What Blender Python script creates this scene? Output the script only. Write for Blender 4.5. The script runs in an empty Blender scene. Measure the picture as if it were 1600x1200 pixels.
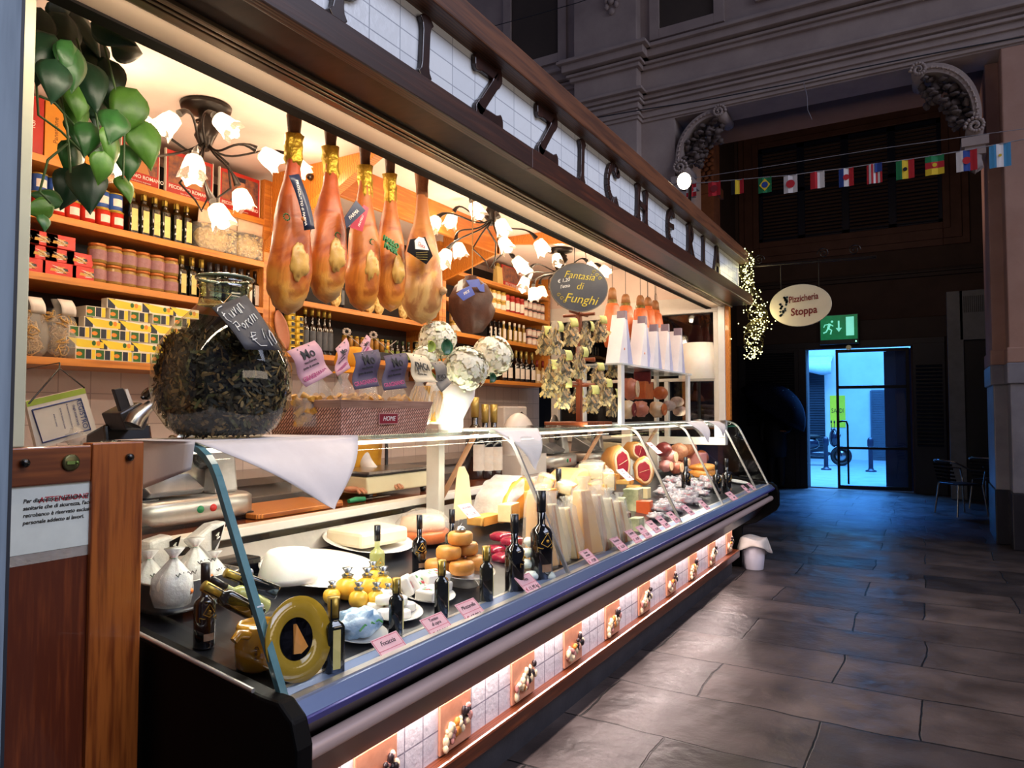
import bpy, math, random
from math import pi, sin, cos, radians as rad
from mathutils import Vector as V, Matrix, Euler, noise as mnoise
random.seed(7)
S = bpy.context.scene; C = S.collection
# ---------------- camera ----------------
FPX = 1110.0; CH = 1.5; PITCH = 0.0405; YAW = 0.5287
cd = bpy.data.cameras.new('camera'); cam = bpy.data.objects.new('camera', cd); C.objects.link(cam)
cd.sensor_width = 36; cd.lens = FPX/1600*36; cd.clip_start = .05; cd.clip_end = 200
cam.location = (0, 0, CH); cam.rotation_euler = Euler((pi/2+PITCH, 0, YAW)); S.camera = cam
_F = V((-sin(YAW)*cos(PITCH), cos(YAW)*cos(PITCH), sin(PITCH))); _R = V((cos(YAW), sin(YAW), 0)); _U = _R.cross(_F)
def at(u, v, x=None, y=None, z=None):
    d = _R*(u-800)/FPX + _U*(600-v)/FPX + _F
    t = x/d.x if x is not None else y/d.y if y is not None else (z-CH)/d.z
    return V((0, 0, CH)) + d*t
def px(x, y, z):
    q = V((x, y, z-CH)); c = q.dot(_F); return 800+FPX*q.dot(_R)/c, 600-FPX*q.dot(_U)/c
def YU(u, x, z):
    y = 3.0
    for _ in range(12): y = at(u, px(x, y, z)[1], x=x).y
    return y
DA, DB = .805-.165*1.40, -.165            # display deck plane z = DA + DB*x
def DZ(x): return DA+DB*x
def deck(u, v):
    d = _R*(u-800)/FPX + _U*(600-v)/FPX + _F
    t = (DA-CH)/(d.z-DB*d.x); return V((0, 0, CH))+d*t
# ---------------- world, exposure ----------------
S.view_settings.view_transform = 'Standard'; S.view_settings.look = 'None'
S.cycles.transparent_max_bounces = 24; S.view_settings.exposure = 0; S.view_settings.gamma = 1; S.view_settings.use_curve_mapping = False
W = bpy.data.worlds.new('dusk_sky'); S.world = W; W.use_nodes = True
bg = W.node_tree.nodes['Background']; bg.inputs[0].default_value = (.34, .36, .58, 1); bg.inputs[1].default_value = .15
def light(name, kind, loc, power, col, size=.1, size_y=None, rot=(0, 0, 0), spread=None):
    l = bpy.data.lights.new(name, kind); l.energy = power; l.color = col
    if kind == 'AREA':
        l.size = size
        if size_y: l.shape = 'RECTANGLE'; l.size_y = size_y
        if spread: l.spread = spread
    elif kind != 'SUN': l.shadow_soft_size = size
    o = bpy.data.objects.new(name, l); o.location = loc; o.rotation_euler = rot; C.objects.link(o); return o
WARM = (1, .77, .53)
light('case_strip_light', 'AREA', (-1.76, 4.2, 1.385), 42, (1, .93, .82), .05, 5.7, (0, rad(-8), 0))
light('case_strip_upward', 'AREA', (-1.80, 4.2, 1.402), 34, (1, .90, .76), .03, 5.7, (pi, 0, 0))
light('header_fill_light', 'AREA', (-1.60, 3.4, 2.466), 34, (1, .85, .66), .05, 6.2, (0, rad(30), 0))  # added unseen fill for hams and counter top, no fixture in the soffit
light('plinth_led_light', 'AREA', (-1.575, 4.0, .485), 33, (1, .80, .74), .018, 5.7, (0, rad(-6), 0))
light('shop_ceiling_glow', 'AREA', (-2.75, 3.9, 2.28), 20, WARM, 1.0, 4.2, (pi, 0, 0))
light('street_daylight', 'AREA', (-1.3, 20.4, 7.4), 2900, (.13, .46, 1), 9, 6, (rad(8), 0, 0))
light('street_daylight_low', 'AREA', (-1.2, 18.6, 5.2), 1500, (.05, .27, 1), 4, 2, (rad(-42), 0, 0))
light('sign_fill_daylight', 'AREA', (5.2, 3.2, 7.6), 235, (.74, .79, 1), 4, 9, (0, rad(56), 0), spread=rad(96))  # added midair fill aimed at the sign, spread narrowed to spare the facade
light('aisle_fill_light', 'AREA', (3.2, 3.0, 2.5), 42, (1, .80, .62), .8, 4.5, (0, rad(84), 0))  # added warm fill from across the aisle, its source is invented
light('recess_fill_light', 'AREA', (-1.0, 10.3, 4.4), 13, (1, .66, .50), 3, 1.4, (rad(96), 0, 0))  # added fill to lift the dark recess, faces away from camera, no fixture
# ---------------- materials ----------------
def H(h):
    h = h.lstrip('#'); c = [int(h[i:i+2], 16)/255 for i in (0, 2, 4)]
    return tuple((x/12.92 if x <= .04045 else ((x+.055)/1.055)**2.4) for x in c)+(1,)
MATS = {}
def mat(name, c, c2=None, sc=12, rough=.5, metal=0, bump=0, kind='noise', em=0, spec=.5, str3=(1, 1, 1), contrast=.5, trans=0, coat=0, sss=0, bsc=None, wax=None):
    if name in MATS: return MATS[name]
    m = bpy.data.materials.new(name); m.use_nodes = True; MATS[name] = m
    nt = m.node_tree; N = nt.nodes; L = nt.links; b = N['Principled BSDF']
    c = H(c) if isinstance(c, str) else c
    c2 = H(c2) if isinstance(c2, str) else (c2 or tuple(x*.82 for x in c[:3])+(1,))
    b.inputs['Roughness'].default_value = rough; b.inputs['Metallic'].default_value = metal
    b.inputs['Specular IOR Level'].default_value = spec; b.inputs['Coat Weight'].default_value = coat
    if sss: b.inputs['Subsurface Weight'].default_value = sss; b.inputs['Subsurface Radius'].default_value = (.02, .012, .006)
    tc = N.new('ShaderNodeTexCoord'); mp = N.new('ShaderNodeMapping'); mp.inputs['Scale'].default_value = str3
    L.new(tc.outputs['Object'], mp.inputs[0])
    if kind == 'wood':
        t = N.new('ShaderNodeTexWave'); t.inputs['Scale'].default_value = sc; t.inputs['Distortion'].default_value = 5; t.inputs['Detail'].default_value = 4; t.inputs['Detail Scale'].default_value = 1.6; fac = t.outputs['Fac']
    elif kind == 'voronoi':
        t = N.new('ShaderNodeTexVoronoi'); t.inputs['Scale'].default_value = sc; fac = t.outputs['Distance']
    else:
        t = N.new('ShaderNodeTexNoise'); t.inputs['Scale'].default_value = sc; t.inputs['Detail'].default_value = 6; t.inputs['Roughness'].default_value = .62; fac = t.outputs['Fac']
    L.new(mp.outputs[0], t.inputs['Vector'])
    r = N.new('ShaderNodeValToRGB'); L.new(fac, r.inputs[0])
    r.color_ramp.elements[0].position = .5-contrast*.45 if kind != 'voronoi' else 0; r.color_ramp.elements[1].position = .5+contrast*.45 if kind != 'voronoi' else contrast
    r.color_ramp.elements[0].color = c2; r.color_ramp.elements[1].color = c
    L.new(r.outputs[0], b.inputs['Base Color'])
    if em:
        L.new(r.outputs[0], b.inputs['Emission Color']); b.inputs['Emission Strength'].default_value = em
    if bump:
        bp = N.new('ShaderNodeBump'); bp.inputs['Strength'].default_value = bump; bp.inputs['Distance'].default_value = .01
        src = fac
        if bsc:
            n2 = N.new('ShaderNodeTexNoise'); n2.inputs['Scale'].default_value = bsc; n2.inputs['Detail'].default_value = 4; L.new(mp.outputs[0], n2.inputs['Vector']); src = n2.outputs['Fac']
        L.new(src, bp.inputs['Height']); L.new(bp.outputs[0], b.inputs['Normal'])
    if trans:
        tr = N.new('ShaderNodeBsdfTransparent'); mx = N.new('ShaderNodeMixShader'); mx.inputs[0].default_value = trans
        L.new(b.outputs[0], mx.inputs[1]); L.new(tr.outputs[0], mx.inputs[2]); L.new(mx.outputs[0], N['Material Output'].inputs[0])
    return m
def glassmat(name, tint=(1, 1, 1, 1), gloss=1.0, rough=.0, base=.035):
    m = bpy.data.materials.new(name); m.use_nodes = True; N = m.node_tree.nodes; L = m.node_tree.links; N.remove(N['Principled BSDF'])
    tr = N.new('ShaderNodeBsdfTransparent'); tr.inputs[0].default_value = tint
    gl = N.new('ShaderNodeBsdfGlossy'); gl.inputs['Roughness'].default_value = rough; gl.inputs[0].default_value = (gloss, gloss, gloss, 1)
    fr = N.new('ShaderNodeLayerWeight'); fr.inputs[0].default_value = .5
    pw = N.new('ShaderNodeMath'); pw.operation = 'POWER'; pw.inputs[1].default_value = 4.5; L.new(fr.outputs['Facing'], pw.inputs[0]); ma = N.new('ShaderNodeMath'); ma.operation = 'MULTIPLY_ADD'; ma.inputs[1].default_value = .6; ma.inputs[2].default_value = base; L.new(pw.outputs[0], ma.inputs[0])
    mx = N.new('ShaderNodeMixShader'); L.new(ma.outputs[0], mx.inputs[0]); L.new(tr.outputs[0], mx.inputs[1]); L.new(gl.outputs[0], mx.inputs[2]); L.new(mx.outputs[0], N['Material Output'].inputs[0])
    return m
GLASS = glassmat('clear_glass', (.97, .99, .98, 1), .8)
GLASSD = glassmat('dark_window_glass', (.35, .38, .42, 1), .9)
EDGE = mat('green_glass_edge', '#6f9ba3', '#3f6a72', 5, .15, spec=.8)
JARGLASS = glassmat('jar_glass', (.88, .91, .84, 1), .95, base=.05)
CELLO = mat('cellophane', '#e9e6de', '#cfcabf', 30, .18, bump=.6, trans=.72, spec=.8)
CELLOW = mat('white_cellophane', '#f2f0ec', '#cfcfcf', 25, .25, bump=.7, trans=.35, spec=.7)
ORANGEWOOD = mat('honey_wood', '#d98a35', '#b4631c', 3, .35, bump=.04, kind='wood', str3=(8, .6, 8), contrast=1.6, coat=.2)
SHELFWOOD = mat('shelf_wood', '#d08636', '#ad6423', 3, .4, bump=.04, kind='wood', str3=(8, .5, 10), contrast=1.6)
REDWOOD = mat('red_brown_wood', '#7c3a18', '#521f0c', 3, .38, bump=.06, kind='wood', str3=(9, 9, .7), contrast=1.7, coat=.25)
STILEWOOD = mat('amber_brown_wood', '#9c5420', '#6b300f', 4, .36, bump=.06, kind='wood', str3=(9, 9, .6), contrast=1.5, coat=.3)
SIGNWOOD = mat('sign_board_wood', '#4f2b1c', '#331a12', 3, .42, bump=.06, kind='wood', str3=(9, .5, 9), contrast=1.5)
TOPWOOD = mat('sign_top_wood', '#6d4126', '#4a2a19', 3, .45, bump=.06, kind='wood', str3=(9, .5, 9), contrast=1.5)
DARKWOOD = mat('dark_veneer', '#2a1e17', '#17110e', 2.5, .34, bump=.02, kind='wood', str3=(1, 5, 1), contrast=1.4, spec=.3)
BACKDARK = mat('shelf_back_dark', '#2a2526', '#1c191b', 4, .6)
PLASTER = mat('cream_plaster', '#ead7cc', '#dfcabd', 5, .7, bump=.03)
METAL = mat('steel', '#b9b9b6', '#9a9a98', 8, .28, 1, str3=(1, 6, 1))
ALU = mat('aluminium', '#c9cdd2', '#aeb3b9', 6, .35, .8)
WHITEP = mat('white_paint', '#e6e2da', '#d8d3ca', 8, .4)
IRON = mat('wrought_iron', '#2a211d', '#17120f', 20, .35, .6, bump=.1)
BLACKP = mat('black_plastic', '#0a090b', '#060607', 10, .22, coat=.3)
DARKP = mat('dark_grey_plastic', '#2c2c30', '#1c1c20', 10, .4)
PAPER = mat('white_paper', '#efe9e2', '#e2dad0', 30, .7)
PINKP = mat('pink_price_card', '#e8bcc4', '#dba6b2', 10, .6)
INK = mat('black_ink', '#17151a', '#0d0c10', 10, .6)
REDINK = mat('red_ink', '#c0263a', '#a41c30', 10, .6)
CHALKW = mat('white_chalk', '#efeeea', '#d0cfca', 60, .9)
SLATE = mat('slate', '#3a3a42', '#2a2a31', 8, .55, bump=.1)
GOLDFOIL = mat('gold_foil', '#d2ac3c', '#9c7a22', 30, .32, .75, bump=.9, bsc=45)
GOLD = mat('gold_cap', '#c0a24a', '#a1822f', 20, .35, .6)
OLIVE = mat('dark_bottle_glass', '#15170c', '#0b0c07', 6, .06, spec=.8, coat=.6)
WINE = mat('black_wine_glass', '#0b0a0c', '#060507', 6, .07, spec=.8, coat=.6)
WHITEG = mat('pale_wine_glass', '#cfd08a', '#a9ad5c', 5, .08, trans=.35, spec=.8)
LABEL = mat('cream_label', '#e0d28a', '#d3c271', 30, .6)
LABELW = mat('white_label', '#e8dfd2', '#d5c9bb', 30, .6)
# ---------------- mesh kit ----------------
def frame(a, b):
    d = (b-a).normalized(); s = V((0, 0, 1)) if abs(d.z) < .9 else V((1, 0, 0)); x = d.cross(s).normalized(); return x, x.cross(d), d
class MB:
    def __init__(s): s.v = []; s.f = []; s.m = []; s.s = []
    def add(s, vs, fs, mi=0, sm=False, M=None):
        n = len(s.v); s.v += [tuple(M @ V(p)) if M else tuple(p) for p in vs]
        s.f += [tuple(i+n for i in f) for f in fs]; s.m += [mi]*len(fs); s.s += [sm]*len(fs); return s
    def box(s, x0, x1, y0, y1, z0, z1, mi=0, M=None):
        vs = [(x, y, z) for x in (x0, x1) for y in (y0, y1) for z in (z0, z1)]
        return s.add(vs, [(0, 1, 3, 2), (4, 6, 7, 5), (0, 4, 5, 1), (2, 3, 7, 6), (0, 2, 6, 4), (1, 5, 7, 3)], mi, False, M)
    def cbox(s, c, d, mi=0, M=None, rot=None):
        T = Matrix.Translation(c) @ (Euler(rot).to_matrix().to_4x4() if rot else Matrix()); T = M @ T if M else T
        return s.box(-d[0]/2, d[0]/2, -d[1]/2, d[1]/2, -d[2]/2, d[2]/2, mi, T)
    def tube(s, pts, r, n=8, mi=0, cap=True, M=None):
        pts = [V(p) for p in pts]; k = len(pts); R = r if isinstance(r, (list, tuple)) else [r]*k
        vs = []; px_ = None
        for i, p in enumerate(pts):
            d = (pts[min(i+1, k-1)]-pts[max(i-1, 0)]).normalized()
            if px_ is None: x = frame(V((0, 0, 0)), d)[0]
            else:
                x = px_-d*px_.dot(d); x = x.normalized() if x.length > 1e-6 else frame(V((0, 0, 0)), d)[0]
            px_ = x; y = d.cross(x)
            vs += [p+(x*cos(2*pi*j/n)+y*sin(2*pi*j/n))*R[i] for j in range(n)]
        fs = [(i*n+j, i*n+(j+1) % n, (i+1)*n+(j+1) % n, (i+1)*n+j) for i in range(k-1) for j in range(n)]
        s.add(vs, fs, mi, True, M)
        if cap: s.add(vs, [tuple(range(n-1, -1, -1)), tuple((k-1)*n+j for j in range(n))], mi, False, M)
        return s
    def lathe(s, prof, n=20, mi=0, M=None, sq=0, sx=1, sy=1, wob=0, sm=True):
        vs = []
        for r, z in prof:
            for j in range(n):
                a = 2*pi*j/n; q = 1
                if sq: ca, sa = abs(cos(a)), abs(sin(a)); q = 1/((ca**sq+sa**sq)**(1/sq))
                w = 1+wob*mnoise.noise(V((cos(a)*2, sin(a)*2, z*9))) if wob else 1
                vs.append((r*q*w*cos(a)*sx, r*q*w*sin(a)*sy, z))
        k = len(prof); fs = [(i*n+j, i*n+(j+1) % n, (i+1)*n+(j+1) % n, (i+1)*n+j) for i in range(k-1) for j in range(n)]
        if prof[0][0] > 1e-4: fs.append(tuple(range(n-1, -1, -1)))
        if prof[-1][0] > 1e-4: fs.append(tuple((k-1)*n+j for j in range(n)))
        return s.add(vs, fs, mi, sm, M)
    def ell(s, c, r, n=12, k=8, mi=0, jit=0, M=None, fr=3):
        vs = []; c = V(c)
        r = (r, r, r) if not isinstance(r, (tuple, list)) else r
        for i in range(k+1):
            t = pi*i/k
            for j in range(n):
                a = 2*pi*j/n; d = V((sin(t)*cos(a), sin(t)*sin(a), -cos(t)))
                w = 1+jit*mnoise.noise(d*fr+c*17) if jit else 1
                vs.append((c.x+d.x*r[0]*w, c.y+d.y*r[1]*w, c.z+d.z*r[2]*w))
        fs = [(i*n+j, i*n+(j+1) % n, (i+1)*n+(j+1) % n, (i+1)*n+j) for i in range(k) for j in range(n)]
        return s.add(vs, fs, mi, True, M)
    def prism(s, poly, d0, d1, mi=0, M=None, ax='z'):
        n = len(poly)
        g = {'z': lambda p, d: (p[0], p[1], d), 'y': lambda p, d: (p[0], d, p[1]), 'x': lambda p, d: (d, p[0], p[1])}[ax]
        vs = [g(p, d0) for p in poly]+[g(p, d1) for p in poly]
        return s.add(vs, [tuple(range(n-1, -1, -1)), tuple(range(n, 2*n))]+[(i, (i+1) % n, n+(i+1) % n, n+i) for i in range(n)], mi, False, M)
    def grid(s, fn, nu, nv, mi=0, sm=True, M=None):
        vs = [fn(i/nu, j/nv) for j in range(nv+1) for i in range(nu+1)]
        return s.add(vs, [(j*(nu+1)+i, j*(nu+1)+i+1, (j+1)*(nu+1)+i+1, (j+1)*(nu+1)+i) for j in range(nv) for i in range(nu)], mi, sm, M)
    def build(s, name, mats, parent=None, loc=None, rot=None, thick=0, bevel=0):
        me = bpy.data.meshes.new(name); me.from_pydata(s.v, [], s.f)
        for m in (mats if isinstance(mats, (list, tuple)) else [mats]): me.materials.append(m)
        me.polygons.foreach_set('material_index', s.m); me.polygons.foreach_set('use_smooth', s.s); me.update()
        o = bpy.data.objects.new(name, me); C.objects.link(o)
        if parent: o.parent = parent
        if loc is not None: o.location = loc
        if rot is not None: o.rotation_euler = rot
        if thick:
            md = o.modifiers.new('thickness', 'SOLIDIFY'); md.thickness = thick; md.offset = 0
        if bevel:
            md = o.modifiers.new('edge', 'BEVEL'); md.width = bevel; md.segments = 2; md.limit_method = 'ANGLE'
        return o
def tag(o, label, cat=None, group=None, kind=None):
    if label: o['label'] = label
    if cat: o['category'] = cat
    if group: o['group'] = group
    if kind: o['kind'] = kind
    return o
def struct(o, label=None): o['kind'] = 'structure'; return tag(o, label)
def thing(name, label, cat, loc=(0, 0, 0), rz=0, group=None):
    o = bpy.data.objects.new(name, None); C.objects.link(o); o.location = loc; o.rotation_euler = (0, 0, rz); o.empty_display_size = .05
    return tag(o, label, cat, group)
KIDS = {}
def kids(o): return [c for c in bpy.data.objects if c.parent == o]
def proto_tree(o): return [(c, [(d, []) for d in kids(c)]) for c in kids(o)]
def clone(root, tree, loc, rz=None, label=None, group=None, scale=None, rot=None):
    r = root.copy(); C.objects.link(r); r.location = loc
    if rz is not None: r.rotation_euler = (0, 0, rz)
    if rot is not None: r.rotation_euler = rot
    if scale: r.scale = scale if isinstance(scale, (tuple, list)) else (scale,)*3
    if label: r['label'] = label
    if group: r['group'] = group
    for c, sub in tree:
        k = c.copy(); C.objects.link(k); k.parent = r
        for d, _ in sub:
            e = d.copy(); C.objects.link(e); e.parent = k
    return r
def moved(o, loc, rz=None, label=None, group=None, scale=None, rot=None):
    o.location = loc
    if rz is not None: o.rotation_euler = (0, 0, rz)
    if rot is not None: o.rotation_euler = rot
    if scale: o.scale = scale if isinstance(scale, (tuple, list)) else (scale,)*3
    if label: o['label'] = label
    if group: o['group'] = group
    return o
class Kit:
    """first placement moves the model itself, later ones copy it with its parts"""
    def __init__(s, root): s.root = root; s.tree = None; s.used = False; s.lab = root.get('label')
    def put(s, loc, rz=None, label=None, group=None, scale=None, rot=None):
        if s.tree is None: s.tree = proto_tree(s.root)
        if not s.used: s.used = True; return moved(s.root, loc, rz, label, group, scale, rot)
        r = clone(s.root, s.tree, loc, rz, label, group, scale, rot)
        if scale is None: r.scale = (1, 1, 1)
        return r
ORD = ['first', 'second', 'third', 'fourth', 'fifth', 'sixth', 'seventh', 'eighth', 'ninth', 'tenth', 'eleventh', 'twelfth', 'thirteenth', 'fourteenth']
def nth(i, n, side='left'):
    if i == 0: return 'leftmost'
    if i == n-1: return 'rightmost'
    return ORD[i]+' from the '+side
def FXM(x, y, z, roll=0, tilt=0): return Matrix.Translation((x, y, z)) @ Euler((0, tilt, 0)).to_matrix().to_4x4() @ Euler((pi/2, 0, pi/2)).to_matrix().to_4x4() @ Euler((0, 0, roll)).to_matrix().to_4x4()
def FYM(x, y, z, roll=0, yaw=0): return Matrix.Translation((x, y, z)) @ Euler((pi/2, 0, yaw)).to_matrix().to_4x4() @ Euler((0, 0, roll)).to_matrix().to_4x4()
TXT = {}
def txt(s, size, M, m, parent, name='lettering', ext=.0004, shear=0, align='CENTER', bold=0, sx=1, sp=1):
    c = bpy.data.curves.new(name, 'FONT'); c.body = s; c.size = size; c.extrude = ext; c.shear = shear; c.align_x = align; c.align_y = 'CENTER'; c.offset = bold; c.resolution_u = 3; c.space_character = sp
    c.materials.append(m); key = (s, size, ext, shear, align, bold, sp, m.name)
    me = TXT.get(key)
    if me is None:
        t = bpy.data.objects.new(name, c); C.objects.link(t)
        me = bpy.data.meshes.new_from_object(t, depsgraph=None); bpy.data.objects.remove(t); TXT[key] = me
    o = bpy.data.objects.new(name, me); C.objects.link(o); o.parent = parent; o.matrix_local = M @ Matrix.Diagonal((sx, 1, 1, 1)); bpy.data.curves.remove(c); return o
# ================= SETTING =================
def brickmat(name, c1, c2, mortar, bw, bh, ms, plane='xz', rough=.3, off=0, bump=.3, noise=0, sq=1, nsc=6, spec=.5, bsc=30, mortar_smooth=.1, warp=0):
    m = bpy.data.materials.new(name); m.use_nodes = True; nt = m.node_tree; N = nt.nodes; L = nt.links; b = N['Principled BSDF']
    tc = N.new('ShaderNodeTexCoord'); sp = N.new('ShaderNodeSeparateXYZ'); cb = N.new('ShaderNodeCombineXYZ'); L.new(tc.outputs['Object'], sp.inputs[0])
    a, q = {'xz': ('X', 'Z'), 'yz': ('Y', 'Z'), 'xy': ('X', 'Y'), 'yx': ('Y', 'X')}[plane]
    L.new(sp.outputs[a], cb.inputs[0]); L.new(sp.outputs[q], cb.inputs[1])
    t = N.new('ShaderNodeTexBrick'); t.offset = off; t.squash = sq
    if warp:
        wn = N.new('ShaderNodeTexNoise'); wn.inputs['Scale'].default_value = 1.6; wn.inputs['Detail'].default_value = 3; L.new(cb.outputs[0], wn.inputs['Vector'])
        vm = N.new('ShaderNodeVectorMath'); vm.operation = 'MULTIPLY_ADD'; vm.inputs[1].default_value = (warp, warp, 0); L.new(wn.outputs['Color'], vm.inputs[0]); L.new(cb.outputs[0], vm.inputs[2]); L.new(vm.outputs[0], t.inputs['Vector'])
    else: L.new(cb.outputs[0], t.inputs['Vector'])
    t.inputs['Color1'].default_value = H(c1); t.inputs['Color2'].default_value = H(c2); t.inputs['Mortar'].default_value = H(mortar)
    t.inputs['Scale'].default_value = 1; t.inputs['Mortar Size'].default_value = ms; t.inputs['Brick Width'].default_value = bw; t.inputs['Row Height'].default_value = bh; t.inputs['Mortar Smooth'].default_value = mortar_smooth
    n = N.new('ShaderNodeTexNoise'); n.inputs['Scale'].default_value = nsc; n.inputs['Detail'].default_value = 8; L.new(tc.outputs['Object'], n.inputs['Vector'])
    mx = N.new('ShaderNodeMix'); mx.data_type = 'RGBA'; mx.blend_type = 'MULTIPLY'; mx.inputs[0].default_value = noise
    r = N.new('ShaderNodeValToRGB'); r.color_ramp.elements[0].position = .3; r.color_ramp.elements[1].position = .7; r.color_ramp.elements[0].color = (.3, .3, .3, 1); L.new(n.outputs['Fac'], r.inputs[0])
    L.new(t.outputs['Color'], mx.inputs[6]); L.new(r.outputs[0], mx.inputs[7]); L.new(mx.outputs[2], b.inputs['Base Color'])
    b.inputs['Roughness'].default_value = rough; b.inputs['Specular IOR Level'].default_value = spec
    n2 = N.new('ShaderNodeTexNoise'); n2.inputs['Scale'].default_value = bsc; n2.inputs['Detail'].default_value = 6; L.new(tc.outputs['Object'], n2.inputs['Vector'])
    ma = N.new('ShaderNodeMath'); ma.operation = 'MULTIPLY_ADD'; L.new(t.outputs['Fac'], ma.inputs[0]); ma.inputs[1].default_value = -1.2; L.new(n2.outputs['Fac'], ma.inputs[2])
    bp = N.new('ShaderNodeBump'); bp.inputs['Strength'].default_value = bump; bp.inputs['Distance'].default_value = .012; L.new(ma.outputs[0], bp.inputs['Height']); L.new(bp.outputs[0], b.inputs['Normal'])
    if noise and rough > .3:
        mr = N.new('ShaderNodeMapRange'); mr.inputs[3].default_value = rough-.2; mr.inputs[4].default_value = rough+.2; L.new(n.outputs['Fac'], mr.inputs[0]); L.new(mr.outputs[0], b.inputs['Roughness'])
    return m
TILEW = brickmat('sign_tiles', '#e6ebee', '#dde3e8', '#a7adb6', .15, .075, .0022, 'yz', .14, 0, .25)
TILEB = brickmat('back_tiles', '#dccdc6', '#d3c3bc', '#b3a29c', .16, .16, .003, 'yz', .3, 0, .2)
TILEP = brickmat('plinth_tiles', '#dcd6dc', '#d2ccd4', '#8f8896', .105, .105, .003, 'yz', .22, 0, .3)
SLABS = brickmat('stone_slabs', '#6e5f5a', '#3f3839', '#0e0c0e', 1.04, .55, .006, 'xy', .40, .41, 1.0, 1.0, nsc=2.6, bsc=7, mortar_smooth=.5, warp=.10)
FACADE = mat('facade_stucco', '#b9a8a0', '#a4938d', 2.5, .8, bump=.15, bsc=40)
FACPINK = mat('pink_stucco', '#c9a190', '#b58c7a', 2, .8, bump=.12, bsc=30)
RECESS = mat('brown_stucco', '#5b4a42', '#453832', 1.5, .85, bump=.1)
PANELD = mat('dark_painted_panel', '#53483f', '#473d36', 1.5, .8)
MARBLE = mat('veined_grey_marble', '#a9a7b0', '#74747f', 3.2, .35, bump=.05, contrast=.8)
MARBLED = mat('dark_marble', '#2e2d36', '#201f27', 4, .3)
STONE = mat('dark_plinth_stone', '#3b3a40', '#26252b', 7, .6, bump=.5, contrast=.7)
s_ = MB().box(-6, 8, -3, 15.4, -.1, 0).build('floor', SLABS); struct(s_, 'dark worn stone slab floor of the covered passage')
# shop shell
XB = -3.75; YE = 6.72
struct(MB().box(XB-.1, XB, .2, YE+.3, 0, 3.1).build('wall_back', TILEB))
struct(MB().box(-4, -1.9, -1.2, YE, 2.95, 3.05).build('ceiling', PLASTER))
o = MB(); o.box(XB, -1.62, YE, YE+.12, 2.6, 3.0); o.box(XB, -2.4, YE, YE+.12, 0, 1.2); o.build('wall_end', PLASTER); struct(bpy.data.objects['wall_end'])
struct(MB().box(XB, -1.9, -.1, 0, 0, 3.05).build('wall_near', PLASTER))
struct(MB().box(-3.75, -1.62, .0, YE, 0, .06).build('floor_shop', mat('shop_floor_tile', '#8b7f78', '#766b66', 6, .4)))
# end window: white frame, dark glass
w = MB()
for x0, x1, z0, z1 in ((XB, -1.62, 2.45, 2.6), (XB, -1.62, 1.2, 1.27), (-1.72, -1.62, 1.27, 2.45), (-3.43, -3.35, 1.27, 2.45), (-2.2, -2.16, 1.27, 1.8), (-3.35, -1.72, 1.8, 1.83)): w.box(x0, x1, YE-.03, YE+.06, z0, z1)
win = w.build('window_1', WHITEP, bevel=.004); struct(win)
g = MB().box(-3.4, -1.7, YE+.02, YE+.03, 1.25, 2.47).build('pane', GLASSD, win)
# dark stair or lean-to volume behind the shop end
struct(MB().box(-4.2, -2.35, YE+.6, 9.3, 0, 3.4).build('wall_behind', mat('dark_blue_shutter', '#14171f', '#0d0f15', 6, .6)))
# posts
struct(MB().box(-1.66, -1.6, 6.62, 6.7, 1.43, 2.5).box(-1.6, -1.56, 6.64, 6.7, 1.43, 2.5, 1).build('trim_1', [WHITEP, ORANGEWOOD], bevel=.004))
yl = at(50, 300, x=-1.8).y; y0 = at(24, 300, x=-1.8).y
struct(MB().box(-1.85, -1.8, y0-.01, yl, 1.42, 2.9).build('trim_2', mat('grey_cream_post', '#c3c2a6', '#b4b39a', 6, .5, bump=.05), bevel=.004))
# header: soffit strip, mouldings, ham rail
o = MB(); o.prism([(-1.553, 2.489), (-1.637, 2.489), (-1.637, 2.53), (-1.553, 2.53)], -1.2, YE, ax='y', mi=0)
for a, b_, z in ((-1.545, -1.562, 2.478), (-1.575, -1.588, 2.481), (-1.60, -1.632, 2.484)): o.box(b_, a, -1.2, YE-.01, z, 2.50, 1)
o.build('trim_3', [mat('bronze_moulding', '#4a4038', '#332b26', 6, .3, .5), mat('gilt_moulding', '#8a7252', '#5c4c3c', 6, .3, .6)], bevel=.003); struct(bpy.data.objects['trim_3'])
struct(MB().box(-1.737, -1.637, -1.2, YE, 2.486, 2.56).box(-1.77, -1.68, -1.2, YE, 2.56, 3.0).build('trim_4', mat('beige_soffit', '#cdb49c', '#c2a88f', 4, .55)))
hr_ = MB().tube([(-1.95, .3, 2.70), (-1.95, 6.5, 2.70)], .014, 8)
for y in (.6, 2.9, 6.3): hr_.tube([(-1.95, y, 2.70), (-1.95, y, 2.95)], .008, 6)
tag(hr_.build('ham_rail', IRON), 'iron ceiling rail the five big hams hang from, mostly behind the header', 'rail')
rl = MB().box(-1.785, -1.737, -1.2, YE, 2.478, 2.56).build('header_rail', mat('black_rail', '#120d0b', '#0b0807', 9, .7, spec=.1)); tag(rl, 'long black rail along the inner edge of the shop header', 'rail')
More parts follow.
